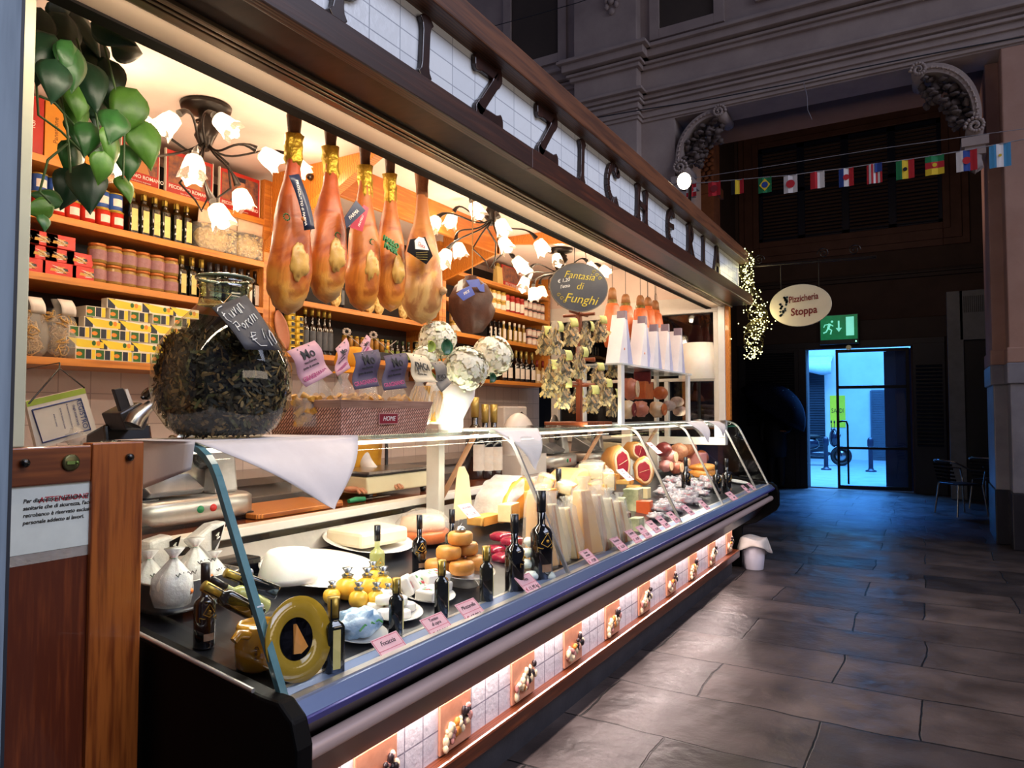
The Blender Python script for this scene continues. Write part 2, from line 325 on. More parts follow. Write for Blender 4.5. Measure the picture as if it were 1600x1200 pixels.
# ---------- fascia sign ----------
FX0 = -1.48
sg = thing('fascia_sign', 'long white tiled shop sign with dark wooden letters above the opening', 'sign', (0, 0, 0))
MB().box(FX0-.12, FX0, -1.2, YE-.02, 2.56, 2.92).build('tile_panel', TILEW, sg)
MB().box(-1.62, -1.40, -1.2, YE+.02, 2.88, 2.985).build('top_board', TOPWOOD, sg, bevel=.006)
jt = YU(832, -1.36, 2.53)
MB().box(-1.40, -1.36, -1.2, jt-.003, 2.489, 2.573).build('lower_board', SIGNWOOD, sg, bevel=.004)
MB().box(-1.40, -1.362, jt+.003, YE, 2.491, 2.576).build('lower_board', mat('sign_board_wood_warm', '#5e2f1a', '#3d1f14', 3, .4, kind='wood', str3=(9, .5, 9), contrast=1.5), sg, bevel=.004)
MB().box(-1.553, -1.385, -1.2, YE-.01, 2.492, 2.56).build('underside_panel', DARKWOOD, sg)
LH = .235
def bone(mb, p, q, w=.022, flare=1.75):
    p, q = V((p[0], p[1])), V((q[0], q[1])); d = (q-p); L = d.length; d /= L; n = V((-d.y, d.x)); P = []
    prof = [(0, .55), (.03, 1.1), (.09, flare), (.16, 1.15), (.25, .95), (.75, .95), (.84, 1.15), (.91, flare), (.97, 1.1), (1, .55)]
    for t, k in prof: P.append(p+d*(t*L)+n*w*k)
    for t, k in reversed(prof): P.append(p+d*(t*L)-n*w*k)
    mb.prism([(a.x, a.y) for a in P], 0, .022)
def arc(mb, c, rx, ry, a0, a1, w=.02, n=16):
    def pt(a, k): return (c[0]+(rx+k)*cos(rad(a)), c[1]+(ry+k)*sin(rad(a)))
    P = [pt(a0+(a1-a0)*i/n, w*(.75+.5*abs(2*i/n-1))) for i in range(n+1)]+[pt(a1+(a0-a1)*i/n, -w*(.75+.5*abs(2*i/n-1))) for i in range(n+1)]
    m = len(P)//2
    for i in range(m-1):
        q = [P[i], P[i+1], P[2*m-2-i], P[2*m-1-i]]; mb.prism(q[::-1], 0, .022)
def letter(ch, mb, w):
    h = LH
    if ch == 'I': bone(mb, (0, 0), (.0, h), .022)
    if ch == 'Z': bone(mb, (-w/2, h-.022), (w/2, h-.022), .026, 1.3); bone(mb, (w/2-.015, h-.02), (-w/2+.015, .02), .024, 1.1); bone(mb, (-w/2, .024), (w/2, .024), .026, 1.5)
    if ch == 'C': arc(mb, (0, h/2), w*.42, h*.42, 50, 310, .024); mb.prism([(w*.26+.03*cos(a), h*.84+.026*sin(a)) for a in [i*pi/6 for i in range(12)]], 0, .022)
    if ch == 'H': bone(mb, (-w*.34, 0), (-w*.34, h)); bone(mb, (w*.34, 0), (w*.34, h)); bone(mb, (-w*.34, h*.5), (w*.34, h*.5), .02, 1)
    if ch == 'E': arc(mb, (w*.1, h*.5), w*.42, h*.43, 70, 290, .023); bone(mb, (-w*.3, h*.5), (w*.36, h*.54), .018, 1.1); mb.prism([(w*.3+.026*cos(a), h*.88+.022*sin(a)) for a in [i*pi/6 for i in range(12)]], 0, .022)
    if ch in 'RP':
        bone(mb, (-w*.3, 0), (-w*.3, h)); arc(mb, (-w*.2, h*.72), w*.42, h*.22, -90, 90, .021)
        if ch == 'R': bone(mb, (-w*.1, h*.5), (w*.4, 0), .02, 1.4)
    if ch == 'A': bone(mb, (-w*.38, 0), (0, h), .02, 1.3); bone(mb, (w*.38, 0), (0, h), .024, 1.3); bone(mb, (-w*.22, h*.33), (w*.22, h*.33), .016, 1)
LET = mat('letter_wood', '#3a2018', '#1f110e', 14, .3, coat=.3)
for ch, u, w in (('P', 540, .17), ('I', 657, .08), ('Z', 759, .2), ('Z', 851, .2), ('I', 904, .08), ('C', 954, .2), ('H', 999, .2), ('E', 1044, .17), ('R', 1076, .18), ('I', 1096, .08), ('A', 1117, .2)):
    mb = MB(); letter(ch, mb, w); y = YU(u, FX0, 2.73)
    o = mb.build('letter', LET, sg, bevel=.004); o.matrix_local = FXM(FX0, y, 2.635, roll=rad(-3 if ch != 'Z' else 2))
o = MB().box(FX0, FX0+.004, YE-.1, YE-.05, 2.68, 2.82).build('paper_notice', PAPER, sg); txt('STOPPA', .02, FXM(FX0+.006, YE-.075, 2.75, roll=pi/2), INK, sg)
# spotlight bulb on top of the sign
q = at(1069, 283, x=-1.5); q = V((-1.5, q.y, q.z))
lp = thing('wall_spotlight', 'bright bare bulb spotlight on an arm above the sign', 'lamp', q)
MB().ell((0, 0, 0), (.05, .05, .06), 14, 10).build('bulb', mat('spot_bulb', '#fff1cf', '#ffe9bd', 5, em=14), lp)
MB().tube([(0, .05, .0), (0, .16, .05), (-.05, .3, -.1), (-.05, .3, 3.0-q.z)], .012, 6).build('arm', IRON, lp)
light('spot_light', 'POINT', (q.x+.02, q.y-.09, q.z), 5, WARM, .04)
# ---------- shelves ----------
XS = -3.4
def upright(y, z0, z1, p, w=.045): return MB().box(XB, XS, y-w/2, y+w/2, z0, z1).build('upright', SHELFWOOD, p, bevel=.003)
def shelf(y0, y1, z, p, t=.035): return MB().box(XB, XS+.004, y0, y1, z-t, z).build('shelf', SHELFWOOD, p, bevel=.003)
A = [('left', .35, 2.93, (1.75, 2.125, 2.40, 2.655)), ('centre', 2.93, 4.70, (1.88, 2.21, 2.58)), ('right', 4.70, 6.62, (1.80, 2.18, 2.455, 2.70))]
LBL = ['honey wood wall shelves on the left, behind the hanging ivy', 'honey wood wall shelves in the middle, behind the hanging hams', 'honey wood wall shelves by the far end, behind the dark ham']
for (nm, ya, yb, zs), lb in zip(A, LBL):
    t = thing('wall_shelves', lb, 'shelf', (0, 0, 0), group='honey wood wall shelves')
    upright(ya+.024, zs[0]-.035, 2.9, t); upright(yb-.024, zs[0]-.035, 2.9, t)
    for z in zs: shelf(ya+.046, yb-.046, z, t)
    MB().box(XB, XB+.01, ya, yb, zs[0], 2.9).build('back_panel', BACKDARK, t)
# canopy of the middle shelves
t = thing('wooden_canopy', 'orange wooden canopy under the ceiling above the middle shelves', 'canopy', (0, 0, 0))
MB().prism([(-3.4, 2.50), (-3.4, 2.95), (-2.5, 2.95), (-2.5, 2.93)], 2.94, 2.97, ax='y').build('side_panel', ORANGEWOOD, t, bevel=.003)
q = at(486, 277, y=2.93); MB().lathe([(.022, 0), (.016, .02), (.0, .022)], 12).build('peg', BLACKP, t, loc=q, rot=(pi/2, 0, 0))
MB().prism([(-3.4, 2.46), (-3.4, 2.52), (-2.5, 2.96), (-2.5, 2.90)], 2.88, 2.94, ax='y').build('rail', ORANGEWOOD, t, bevel=.003)
MB().box(-2.91, -2.88, 2.95, 4.74, 2.745, 2.95).build('front_panel', ORANGEWOOD, t, bevel=.003)
MB().prism([(-3.4, 2.58), (-3.4, 2.95), (-2.88, 2.95), (-2.88, 2.745)], 4.70, 4.73, ax='y').build('side_panel', ORANGEWOOD, t, bevel=.003)
q = at(935, 360, z=2.94)
t = MB().prism([(-3.0, 2.95), (-2.2, 2.95), (-2.2, 2.80), (-3.0, 2.90)], 5.0, 5.05, ax='y').build('ceiling_beam', ORANGEWOOD); tag(t, 'short orange wooden beam end on the ceiling past the canopy', 'beam')
# ---------- wooden half door, notice, blue wood ----------
XG = -1.8
t = thing('wooden_half_door', 'brown wooden half door beside the near end of the counter', 'door', (XG, .9, 0))
MB().box(-.03, 0, -.25, .10, 0, 1.33).build('panel', REDWOOD, t)
MB().box(-.035, .012, .10, .235, 0, 1.425).build('stile', STILEWOOD, t, bevel=.004)
MB().box(-.035, .010, -.25, .10, 1.33, 1.42).build('top_rail', mat('top_rail_wood', '#8a4a20', '#5e2c10', 3, .36, kind='wood', str3=(9, .7, 9), contrast=1.6, coat=.3), t, bevel=.004)
def gy(u): return YU(u, XG, 1.38)-.9
l = MB().lathe([(.020, 0), (.02, .004), (.016, .006), (.0, .006)], 20).build('lock', mat('old_brass', '#6d6a45', '#4b4a30', 30, .3, .7), t, loc=(.012, gy(106), 1.38), rot=(0, pi/2, 0))
MB().box(-.004, .004, -.012, .006, .006, .009).ell((.0, .012, .006), .004).build('keyhole', mat('green_brass', '#7e9a4e', '#5d7438', 20, .4, .4), l)
for u in (33, 197): MB().lathe([(.010, 0), (.010, .008), (.006, .012), (0, .012)], 12).build('door_stud', BLACKP, t, loc=(.013, gy(u), 1.385), rot=(0, pi/2, 0))
ya, yb = YU(24, XG, 1.25), YU(170, XG, 1.25)
n = thing('warning_notice', 'laminated white warning notice with red heading on the half door', 'notice', (XG+.001, 0, 0))
MB().box(0, .002, ya-.04, yb, 1.175, 1.375).build('sheet', mat('notice_paper', '#d3dad4', '#c8cfca', 20, .35), n)
MB().box(0, .001, ya-.04, yb+.006, 1.15, 1.39).build('plastic_sleeve', CELLO, n)
zt = at(97, 778, x=XG).z
yc = (ya+yb)/2+.005
txt('ATTENZIONE', .0185, FXM(.003, YU(99, XG, 1.3), at(99, 778, x=XG).z), REDINK, n, shear=.1)
for i, sline in enumerate(('Per disposizioni legislative ed igienico', 'sanitarie che di sicurezza, l\'accesso al', 'retrobanco è riservato esclusivamente al', 'personale addetto ai lavori.')):
    txt(sline, .0125, FXM(.003, YU(34, XG, 1.25), 1.312-.016-i*.0165), INK, n, shear=.15, align='LEFT', bold=.0002)
bl = at(12, 600, x=-1.2)
bw = MB().box(-1.5, -1.2, -.2, at(17, 600, x=-1.2).y, 0, 3.2).build('wooden_jamb', mat('blue_grey_weathered_wood', '#8c9fb0', '#4a5d6e', 1.6, .6, bump=.5, kind='wood', str3=(6, 6, .5), contrast=1.3)); tag(bw, 'weathered blue-grey wooden jamb at the left edge', 'jamb')
bw = MB().box(-1.6, -1.5, .2, at(23, 600, x=-1.5).y, 0, 3.2).build('dark_jamb', mat('dark_blue_jamb', '#2a313d', '#1a202a', 3, .5)); tag(bw, 'dark narrow strip between the blue jamb and the pale post', 'jamb')
# ================= DISPLAY CASE =================
Y0, Y1 = 1.21, 7.15
BLUEALU = mat('blue_grey_aluminium', '#7d8fb6', '#6a7ba6', 3, .35, .55, str3=(1, .2, 1))
PURPALU = mat('violet_blue_rail', '#5d5da8', '#4c4c96', 3, .38, .35, str3=(1, .2, 1))
STRIP = mat('pale_metal_strip', '#d8d4ce', '#bdb9b5', 5, .3, .7)
case = thing('display_case', 'long curved glass display counter with violet metal front rail', 'counter', (0, 0, 0))
# plinth
pl = case
MB().box(-1.75, -1.60, Y0+.001, 6.8, .14, .499).build('tiled_face', TILEP, pl)
MB().box(-1.72, -1.60, Y0+.001, 6.8, 0, .14).build('stone_base', STONE, pl)
MB().box(-1.66, -1.548, Y0+.05, 6.9, .145, .215).build('ledge', mat('plinth_ledge_wood', '#7c3c1c', '#4d2312', 3, .35, kind='wood', str3=(9, .5, 9), contrast=1.5, coat=.3), pl, bevel=.01)
TERRA = mat('terracotta_relief', '#d99a7c', '#c38264', 14, .45, bump=.1)
RB = [mat('relief_'+n, a, b, 30, .35) for n, a, b in (('cream', '#ecd9b8', '#c9b088'), ('orange', '#d58a3a', '#a9601f'), ('dark', '#2c2024', '#1a1215'), ('pink', '#c98f86', '#a76c66'))]
rt = None
for k, u in enumerate((585, 709, 815, 893, 955, 1005, 1047, 1081, 1111, 1138)):
    y = YU(u, -1.6, .32); r = random.Random(k % 3)
    if k < 3:
        b = MB().box(0, .012, -.105, .105, -.095, .095)
        o1 = b.build('relief_tile', TERRA, pl, loc=(-1.6, y, .315), bevel=.006)
        m = MB()
        for i in range(34):
            yy = -.085+.17*i/33; zz = -.05+.07*(i/33)+r.uniform(-.028, .03)
            m.ell((.013+r.uniform(0, .012), yy, zz), (r.uniform(.009, .014), r.uniform(.008, .018), r.uniform(.010, .022)), 7, 5, mi=(1 if 11 < i < 18 and r.random() < .7 else 2 if i > 20 and r.random() < .6 else r.choice([0, 0, 3])))
        o2 = m.build('food_relief', RB, o1); rt = (rt or [])+[(o1, o2)]
    else:
        a1, a2 = rt[k % 3]; c1 = a1.copy(); C.objects.link(c1); c1.location = (-1.6, y, .315); c2 = a2.copy(); C.objects.link(c2); c2.parent = c1
# body: lower dark panel, tube, black recess, rails
MB().prism([(-1.33, .66), (-1.455, .50), (-2.32, .50), (-2.32, .74), (-1.5, .74)], Y0, Y1, ax='y').build('lower_panel', mat('dark_maroon_panel', '#2c1116', '#1d0a0e', 5, .35, coat=.2), case)
MB().tube([(-1.31, Y0-.02, .683), (-1.31, Y1, .683)], .024, 16).build('bumper_bar', mat('satin_pink_steel', '#d9c0ba', '#bfa6a0', 3, .38, .25, str3=(4, .3, 4)), case)
MB().prism([(-1.29, .762), (-1.335, .70), (-1.5, .70), (-1.5, .762)], Y0, Y1, ax='y').build('shadow_gap', BLACKP, case)
MB().prism([(-1.275, .765), (-1.268, .784), (-1.38, .80), (-1.38, .765)], Y0, Y1, ax='y').build('front_rail', PURPALU, case, bevel=.002)
MB().prism([(-1.276, .786), (-1.305, .815), (-1.385, .815), (-1.385, .786)], Y0, Y1, ax='y').build('upper_rail', BLUEALU, case, bevel=.002)
MB().box(-1.34, -1.315, Y0, Y1, .813, .819).box(-1.415, -1.40, Y0+.02, Y1, .806, .813).build('glazing_strip', STRIP, case)
MB().box(-1.402, -1.34, Y0+.02, Y1, .802, .812).build('inner_sill', BLUEALU, case)
MB().prism([(-1.405, DZ(-1.405)), (-2.22, DZ(-2.22)), (-2.22, DZ(-2.22)-.03), (-1.405, DZ(-1.405)-.03)], Y0+.01, Y1, ax='y').build('display_deck', mat('dark_steel_deck', '#5a5b60', '#47484d', 4, .28, .8, str3=(1, 4, 1)), case)
MB().prism([(-2.20, DZ(-2.2)), (-2.27, 1.02), (-2.31, 1.02), (-2.24, .9)], Y0+.01, Y1, ax='y').build('rear_wall', mat('satin_steel_wall', '#c6c0ba', '#b1aba6', 3, .3, .6, str3=(1, 4, 1)), case)
MB().box(-2.31, -2.255, Y0, Y1, .995, 1.028).build('black_gasket', BLACKP, case)
MB().box(-2.34, -2.262, Y0, Y1, 1.028, 1.062).build('white_edge', mat('white_edge', '#ece4da', '#e0d8ce', 4, .35), case, bevel=.003)
# end cheek
cheek = [(-2.33, .98), (-1.93, .915), (-1.36, .838), (-1.30, .835), (-1.255, .80), (-1.235, .74), (-1.235, .62), (-1.26, .57), (-1.33, .52), (-1.45, .44), (-1.58, .40), (-1.60, 0), (-2.33, 0)]
for i, (ya, yb) in enumerate(((Y0-.05, Y0), (Y1, Y1+.05))):
    MB().prism(cheek, ya, yb, ax='y').build('end_panel', mat('matt_black_panel', '#070608', '#050506', 10, .55, spec=.15), case, bevel=.008)
MB().tube([(-1.90, Y0-.052, .92), (-1.38, Y0-.052, .848)], .006, 6).build('end_trim', STRIP, case)
# glass
def gprof():
    P = [(-1.330, .818)]; a = V((-1.33, .818)); b = V((-1.585, 1.335)); P += [tuple(a.lerp(b, t)) for t in (.25, .5, .75, 1)]
    for t in (.2, .4, .6, .8, 1):
        p0, p1, p2 = V((-1.585, 1.335)), V((-1.625, 1.416)), V((-1.73, 1.420)); P.append(tuple(p0*(1-t)**2+p1*2*t*(1-t)+p2*t*t))
    return P
GP = gprof(); seams = [1.21, 2.76, 4.36, 5.40, 6.60, 7.15]
for a, b in zip(seams[:-1], seams[1:]):
    n = len(GP); MB().add([(x, y, z) for x, z in GP for y in (a+.004, b-.004)], [(2*i, 2*i+1, 2*i+3, 2*i+2) for i in range(n-1)], 0, True).build('glass_panel', GLASS, case)
for y in seams:
    w = .007 if y != seams[0] else .010
    m = MB()
    for i in range(len(GP)-1):
        (x0, z0), (x1, z1) = GP[i], GP[i+1]; d = V((x1-x0, z1-z0)).normalized(); nx, nz = d.y*.012, -d.x*.012
        m.add([(x0+nx*.3, y-w, z0+nz*.3), (x1+nx*.3, y-w, z1+nz*.3), (x1+nx*.3, y+w, z1+nz*.3), (x0+nx*.3, y+w, z0+nz*.3), (x0-nx, y-w, z0-nz), (x1-nx, y-w, z1-nz), (x1-nx, y+w, z1-nz), (x0-nx, y+w, z0-nz)], [(0, 1, 2, 3), (7, 6, 5, 4), (0, 4, 5, 1), (3, 2, 6, 7)])
    m.build('glass_joint', EDGE if y == seams[0] else STRIP, case)
# end glass
ep = [(x, z) for x, z in GP]+[(-1.95, 1.42), (-1.95, .93), (-1.4, .84)]
MB().add([(x, Y0+.002, z) for x, z in ep], [tuple(range(len(ep)))]).build('end_glass', GLASS, case)
MB().add([(x, Y1-.002, z) for x, z in ep], [tuple(range(len(ep)))]).build('end_glass', GLASS, case)
for x, z in ((-1.475, 1.10), (-1.435, 1.02)): MB().tube([(x, Y0-.004, z), (x, Y0+.016, z)], .009, 10).build('glass_bolt', ALU, case)
# top shelf glass
MB().box(-2.12, -1.69, Y0, Y1, 1.408, 1.420).build('top_glass', glassmat('top_shelf_glass', (.86, .93, .90, 1), .9), case)
MB().tube([(-1.80, Y0+.06, 1.390), (-1.80, Y1-.05, 1.390)], .007, 8).build('light_tube', mat('lit_tube', '#fff2df', '#ffeeda', 4, em=2.2), case)
MB().box(-2.11, -2.085, Y0+.3, Y1-.2, 1.385, 1.405).build('rear_top_rail', ALU, case)
for y in (YU(676, -2.18, 1.3), YU(978, -2.18, 1.3), 6.3):
    MB().box(-2.22, -2.14, y, y+.05, .98, 1.405).build('support_post', WHITEP, case, bevel=.003)
for y in (YU(712, -2.15, 1.3), YU(918, -2.15, 1.3), 6.0):
    MB().tube([(-2.25, y, 1.03), (-2.02, y, 1.40)], .014, 6).build('brace', mat('wooden_brace', '#cfa383', '#b98c6c', 6, .5), case)
# rear worktop
wt = thing('rear_worktop', 'brown granite worktop running behind the display deck', 'worktop', (0, 0, 0))
MB().box(-2.78, -2.345, .6, 6.7, 1.022, 1.060).build('slab', mat('brown_granite', '#8a4a28', '#4f2412', 90, .14, contrast=.9, coat=.3), wt)
MB().box(-2.78, -2.74, .6, 6.7, 1.06, 1.10).build('upstand', mat('worktop_upstand', '#6d675f', '#5a544e', 6, .35, .4), wt)
MB().box(-2.75, -2.4, .65, 6.68, .06, 1.022).build('cabinet_body', mat('cabinet_body', '#6b5d52', '#5b4e45', 6, .5), wt)
# back counter along the wall
bc = thing('back_counter', 'pale back counter against the tiled wall', 'counter', (0, 0, 0))
MB().box(XB+.003, -3.25, .4, 6.6, .06, 1.10).build('body', mat('back_counter_white', '#b8aea6', '#a89e96', 5, .4), bc)
MB().box(XB+.003, -3.22, .4, 6.6, 1.10, 1.14).build('top', mat('back_counter_top', '#8c7f78', '#7c706a', 8, .25), bc)
# ================= PASSAGE END: facade, recess, door, street =================
YF = 9.5
def fz(u, v, y=YF): return at(u, v, y=y)
JL, JR = -2.94, .62; LZ = 5.58
struct(MB().box(-9, JL, YF, YF+1.3, 0, LZ).box(-9, 6, YF, YF+.5, LZ, 11).build('wall_facade', FACADE))
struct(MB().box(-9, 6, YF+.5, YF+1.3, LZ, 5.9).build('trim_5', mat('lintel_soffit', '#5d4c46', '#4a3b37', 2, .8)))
# pilaster and cornices
o = MB(); o.box(-4.39, -3.42, YF-.18, YF, 0, 11)
o.build('trim_6', FACADE, bevel=.01); struct(bpy.data.objects['trim_6'])
def cornice(nm, prof, z0, m):
    """horizontal mouldings that break forward around the pilaster"""
    mb = MB()
    for d, za, zb in prof:
        mb.box(-9, 6, YF-d, YF, z0+za, z0+zb); mb.box(-4.39-d, -3.42+d, YF-.18-d, YF-.18, z0+za, z0+zb); mb.box(-3.42, -3.42+d, YF-.18, YF, z0+za, z0+zb); mb.box(-4.39-d, -4.39, YF-.18, YF, z0+za, z0+zb)
    struct(mb.build(nm, m, bevel=.008))
cornice('trim_7', ((.05, 0, .06), (.09, .06, .10), (.14, .13, .24), (.20, .24, .28), (.17, .28, .31)), 6.34, FACADE)
cornice('trim_8', ((.03, 0, .08), (.07, .08, .12), (.05, .16, .22), (.11, .22, .26), (.08, .26, .28)), 5.76, FACADE)
cornice('trim_9', ((.025, 0, .05), (.05, .05, .08)), 5.60, FACADE)
def panel(i, x0, x1, z0, z1):
    m = MB(); m.box(x0, x1, YF-.012, YF-.002, z0, z1, 1)
    w = .14
    for a, b, c, d in ((x0-w, x0, z0-w, z1+w), (x1, x1+w, z0-w, z1+w), (x0, x1, z0-w, z0), (x0, x1, z1, z1+w)): m.box(a, b, YF-.05, YF, c, d, 0)
    struct(m.build('trim_%d' % i, [FACADE, PANELD], bevel=.008))
panel(10, -5.55, -4.72, 6.95, 8.6); panel(11, -3.14, -2.38, 6.88, 8.6); panel(12, -1.7, .9, 7.02, 8.6); panel(13, 1.5, 3.2, 7.02, 8.6)
r = MB()
for i in range(5):
    a = -2.2+i*1.1; r.ell((.09*sin(a), -.02, .09*cos(a)), (.035, .03, .05), 8, 6)
r.ell((0, -.03, 0), (.045, .05, .045), 8, 6); r.ell((0, -.02, -.14), (.05, .03, .05), 8, 6)
q = fz(956, 4, YF-.18); r = r.build('trim_14', FACADE, loc=(q.x, YF-.18, q.z)); struct(r)
# right pillar: marble dado, pink stucco shaft
m = MB()
for x0, y0, y1, dx in ((.79, YF, YF+.9, 0), (.66, YF+.35, YF+1.35, 0)):
    m.box(x0, 3.6, y0, y1, 2.05, LZ+.0, 0); m.box(x0-.025, 3.6, y0-.025, y1, 1.82, 2.05, 1); m.box(x0, 3.6, y0, y1, .62, 1.82, 1); m.box(x0-.01, 3.6, y0-.01, y1, 0, .62, 2)
    m.box(x0-.02, 3.6, y0-.02, y1, 2.05, 2.22, 0)
struct(m.build('wall_pillar', [FACPINK, MARBLE, MARBLED], bevel=.012))
# corbels
def corbel(s, x, z, w, h, label):
    t = thing('carved_corbel', label, 'corbel', (x, YF-.05, z), group='carved stone corbels of the arch')
    def P(a, r): return (s*(-w*r*cos(a)), h*r*sin(a))
    m = MB(); n = 20
    for a in range(n):
        t0, t1 = -.25+a/n*2.0, -.25+(a+1)/n*2.0
        q = [P(t0, 1), P(t1, 1), P(t1, .84), P(t0, .84)]
        m.prism(q if s < 0 else q[::-1], 0, .55, ax='y')
    m.build('arch_band', FACADE, t)
    m = MB()
    for a in range(16):
        u = -.15+a/16*1.85; p = P(u, .92); m.cbox((p[0], -.012, p[1]), (.028, .03, .022), rot=(0, -u*s, 0))
    m.tube([(P(-.15+a/16*1.85, .92)[0], -.004, P(-.15+a/16*1.85, .92)[1]) for a in range(16)], .009, 6)
    m.build('bead_row', mat('bead_stone', '#cbb8ae', '#a8978f', 5, .7), t)
    for (a, rr, rad_) in ((1.75, .92, .085), (-.25, .9, .10)):
        p = P(a, rr); m = MB()
        for k in range(26):
            an = k*.42; r_ = rad_*(1-k/30); m.ell((p[0]+s*r_*cos(an), -.03, p[1]+r_*sin(an)), (.022, .03, .022), 6, 5)
        m.lathe([(rad_*.9, 0), (rad_*.9, .5)], 14, M=Matrix.Translation((p[0], 0, p[1])) @ Euler((-pi/2, 0, 0)).to_matrix().to_4x4())
        m.build('scroll', FACADE, t)
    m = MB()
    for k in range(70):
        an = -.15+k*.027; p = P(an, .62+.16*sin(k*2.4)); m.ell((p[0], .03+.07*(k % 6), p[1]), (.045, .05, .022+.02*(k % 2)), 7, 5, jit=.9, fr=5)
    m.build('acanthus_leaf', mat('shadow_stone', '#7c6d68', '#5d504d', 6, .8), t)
    m = MB(); p = P(-.3, .9); m.cbox((p[0], .22, p[1]-.14), (.26, .5, .10)); m.cbox((p[0], .2, p[1]-.24), (.2, .42, .1)); m.ell((p[0], .1, p[1]-.36), (.09, .14, .11), 8, 6, jit=.4)
    m.build('base_block', FACADE, t, bevel=.01); return t
corbel(1, -2.40, 4.98, .52, .585, 'carved curling stone corbel on the left, above the sign end')
corbel(-1, .08, 4.88, .52, .685, 'carved curling stone corbel on the right, beside the pink pillar')
# recess
o = MB(); YD = 15.35
o.box(-3.6, -3.45, YF+1.3, YD, 0, 8.4); o.box(1.1, 1.25, YF+1.3, YD, 0, 8.4); o.box(-3.6, 1.25, YF+.5, YD, 8.3, 8.4)
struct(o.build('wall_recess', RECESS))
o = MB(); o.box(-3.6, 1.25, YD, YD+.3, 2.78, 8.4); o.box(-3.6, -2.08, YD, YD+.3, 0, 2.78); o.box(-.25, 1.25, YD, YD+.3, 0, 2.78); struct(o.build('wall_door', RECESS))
o = MB(); o.box(-3.45, 1.1, YD-.06, YD, 4.05, 4.2); o.box(-3.45, 1.1, YD-.1, YD, 4.12, 4.17); o.box(-3.45, 1.1, YD-.05, YD, 2.9, 3.3); struct(o.build('trim_15', mat('brown_wood_panel', '#3a2c26', '#2a1f1b', 3, .6), bevel=.01))
# pilaster with carved capital on the left side
m = MB(); m.box(-3.45, -2.95, 11.6, 12.0, 0, 5.15, 0); m.box(-3.5, -2.9, 11.55, 12.05, 5.1, 5.25, 0)
for i in range(5):
    for j in range(9): m.ell((-3.42+.1*i+.05*(j % 2), 11.58, 5.3+.07*j), (.05, .04, .045), 6, 5, 0, jit=.5)
m.box(-3.45, -2.95, 11.6, 12.0, 5.25, 6.0, 0); struct(m.build('trim_16', mat('orange_brown_stone', '#8a5a3c', '#65402b', 4, .8)))
# window above
m = MB()
x0, x1, z0, z1 = -2.95, .32, 5.03, 7.0
for i, w in ((0, .42), (1, .3), (2, .12)):
    d = (.05, .09, .12)[i]
    for a, b, c, e in ((x0-w, x0, z0-w, z1+w), (x1, x1+w, z0-w, z1+w), (x0, x1, z0-w, z0), (x0, x1, z1, z1+w)): m.box(a, b, YD-d, YD-.001, c, e)
wn = m.build('window_2', mat('window_frame_brown', '#6b4a3c', '#523629', 3, .6, bump=.1), bevel=.01); struct(wn)
m = MB()
for k in range(4):
    a = x0+(x1-x0)*k/4; b = x0+(x1-x0)*(k+1)/4
    for p, q in ((a, a+.07), (b-.07, b)): m.box(p, q, YD-.04, YD, z0, z1)
    for p in (z0, z1-.08, (z0+z1)/2): m.box(a, b, YD-.04, YD, p, p+.08)
    for j in range(26): m.cbox(((a+b)/2, YD-.03, z0+.06+j*.072), (b-a-.1, .05, .012), rot=(.6, 0, 0))
m.build('louvre_shutter', mat('night_blue_shutter', '#0a1a3a', '#071126', 5, .5), wn)
# door side panels (dark leaves) and right pale frame
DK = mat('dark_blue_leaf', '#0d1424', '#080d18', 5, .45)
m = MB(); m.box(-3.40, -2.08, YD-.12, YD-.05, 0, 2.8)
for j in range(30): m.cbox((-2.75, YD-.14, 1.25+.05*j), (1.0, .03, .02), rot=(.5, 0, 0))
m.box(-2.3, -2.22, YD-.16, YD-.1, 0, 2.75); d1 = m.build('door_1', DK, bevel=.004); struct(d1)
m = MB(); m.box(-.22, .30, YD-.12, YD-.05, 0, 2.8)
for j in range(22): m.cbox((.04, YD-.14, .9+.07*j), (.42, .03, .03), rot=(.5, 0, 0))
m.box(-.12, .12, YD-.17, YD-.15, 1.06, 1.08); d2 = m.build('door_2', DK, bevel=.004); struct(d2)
struct(MB().box(-3.4, .3, YD-.1, YD, 2.76, 2.9).build('trim_17', DK))
ys = 14.4; a = at(1483, 640, y=ys).x; b = at(1503, 640, y=ys).x
df = thing('pale_door_frame', 'tall pale grey door frame with vent panel beside the pillar', 'door frame', (0, 0, 0))
m = MB(); GRYW = mat('pale_grey_wood', '#7f878c', '#6c7479', 6, .5)
m.box(a, b+.05, ys, ys+.12, .02, 3.6).build('post', GRYW, df, bevel=.006)
MB().box(b, 1.02, ys, ys+.1, 2.75, 3.6).build('transom', GRYW, df, bevel=.006)
m = MB()
for j in range(14): m.box(b+.06+.03*j, b+.075+.03*j, ys-.012, ys, 3.22, 3.5)
m.build('vent_grille', mat('vent_grey', '#4c555a', '#3c4449', 5, .5), df)
MB().box(b, 1.02, ys+.07, ys+.1, .03, 2.75).build('door_leaf', mat('dark_door', '#10121a', '#0b0c12', 5, .4), df)
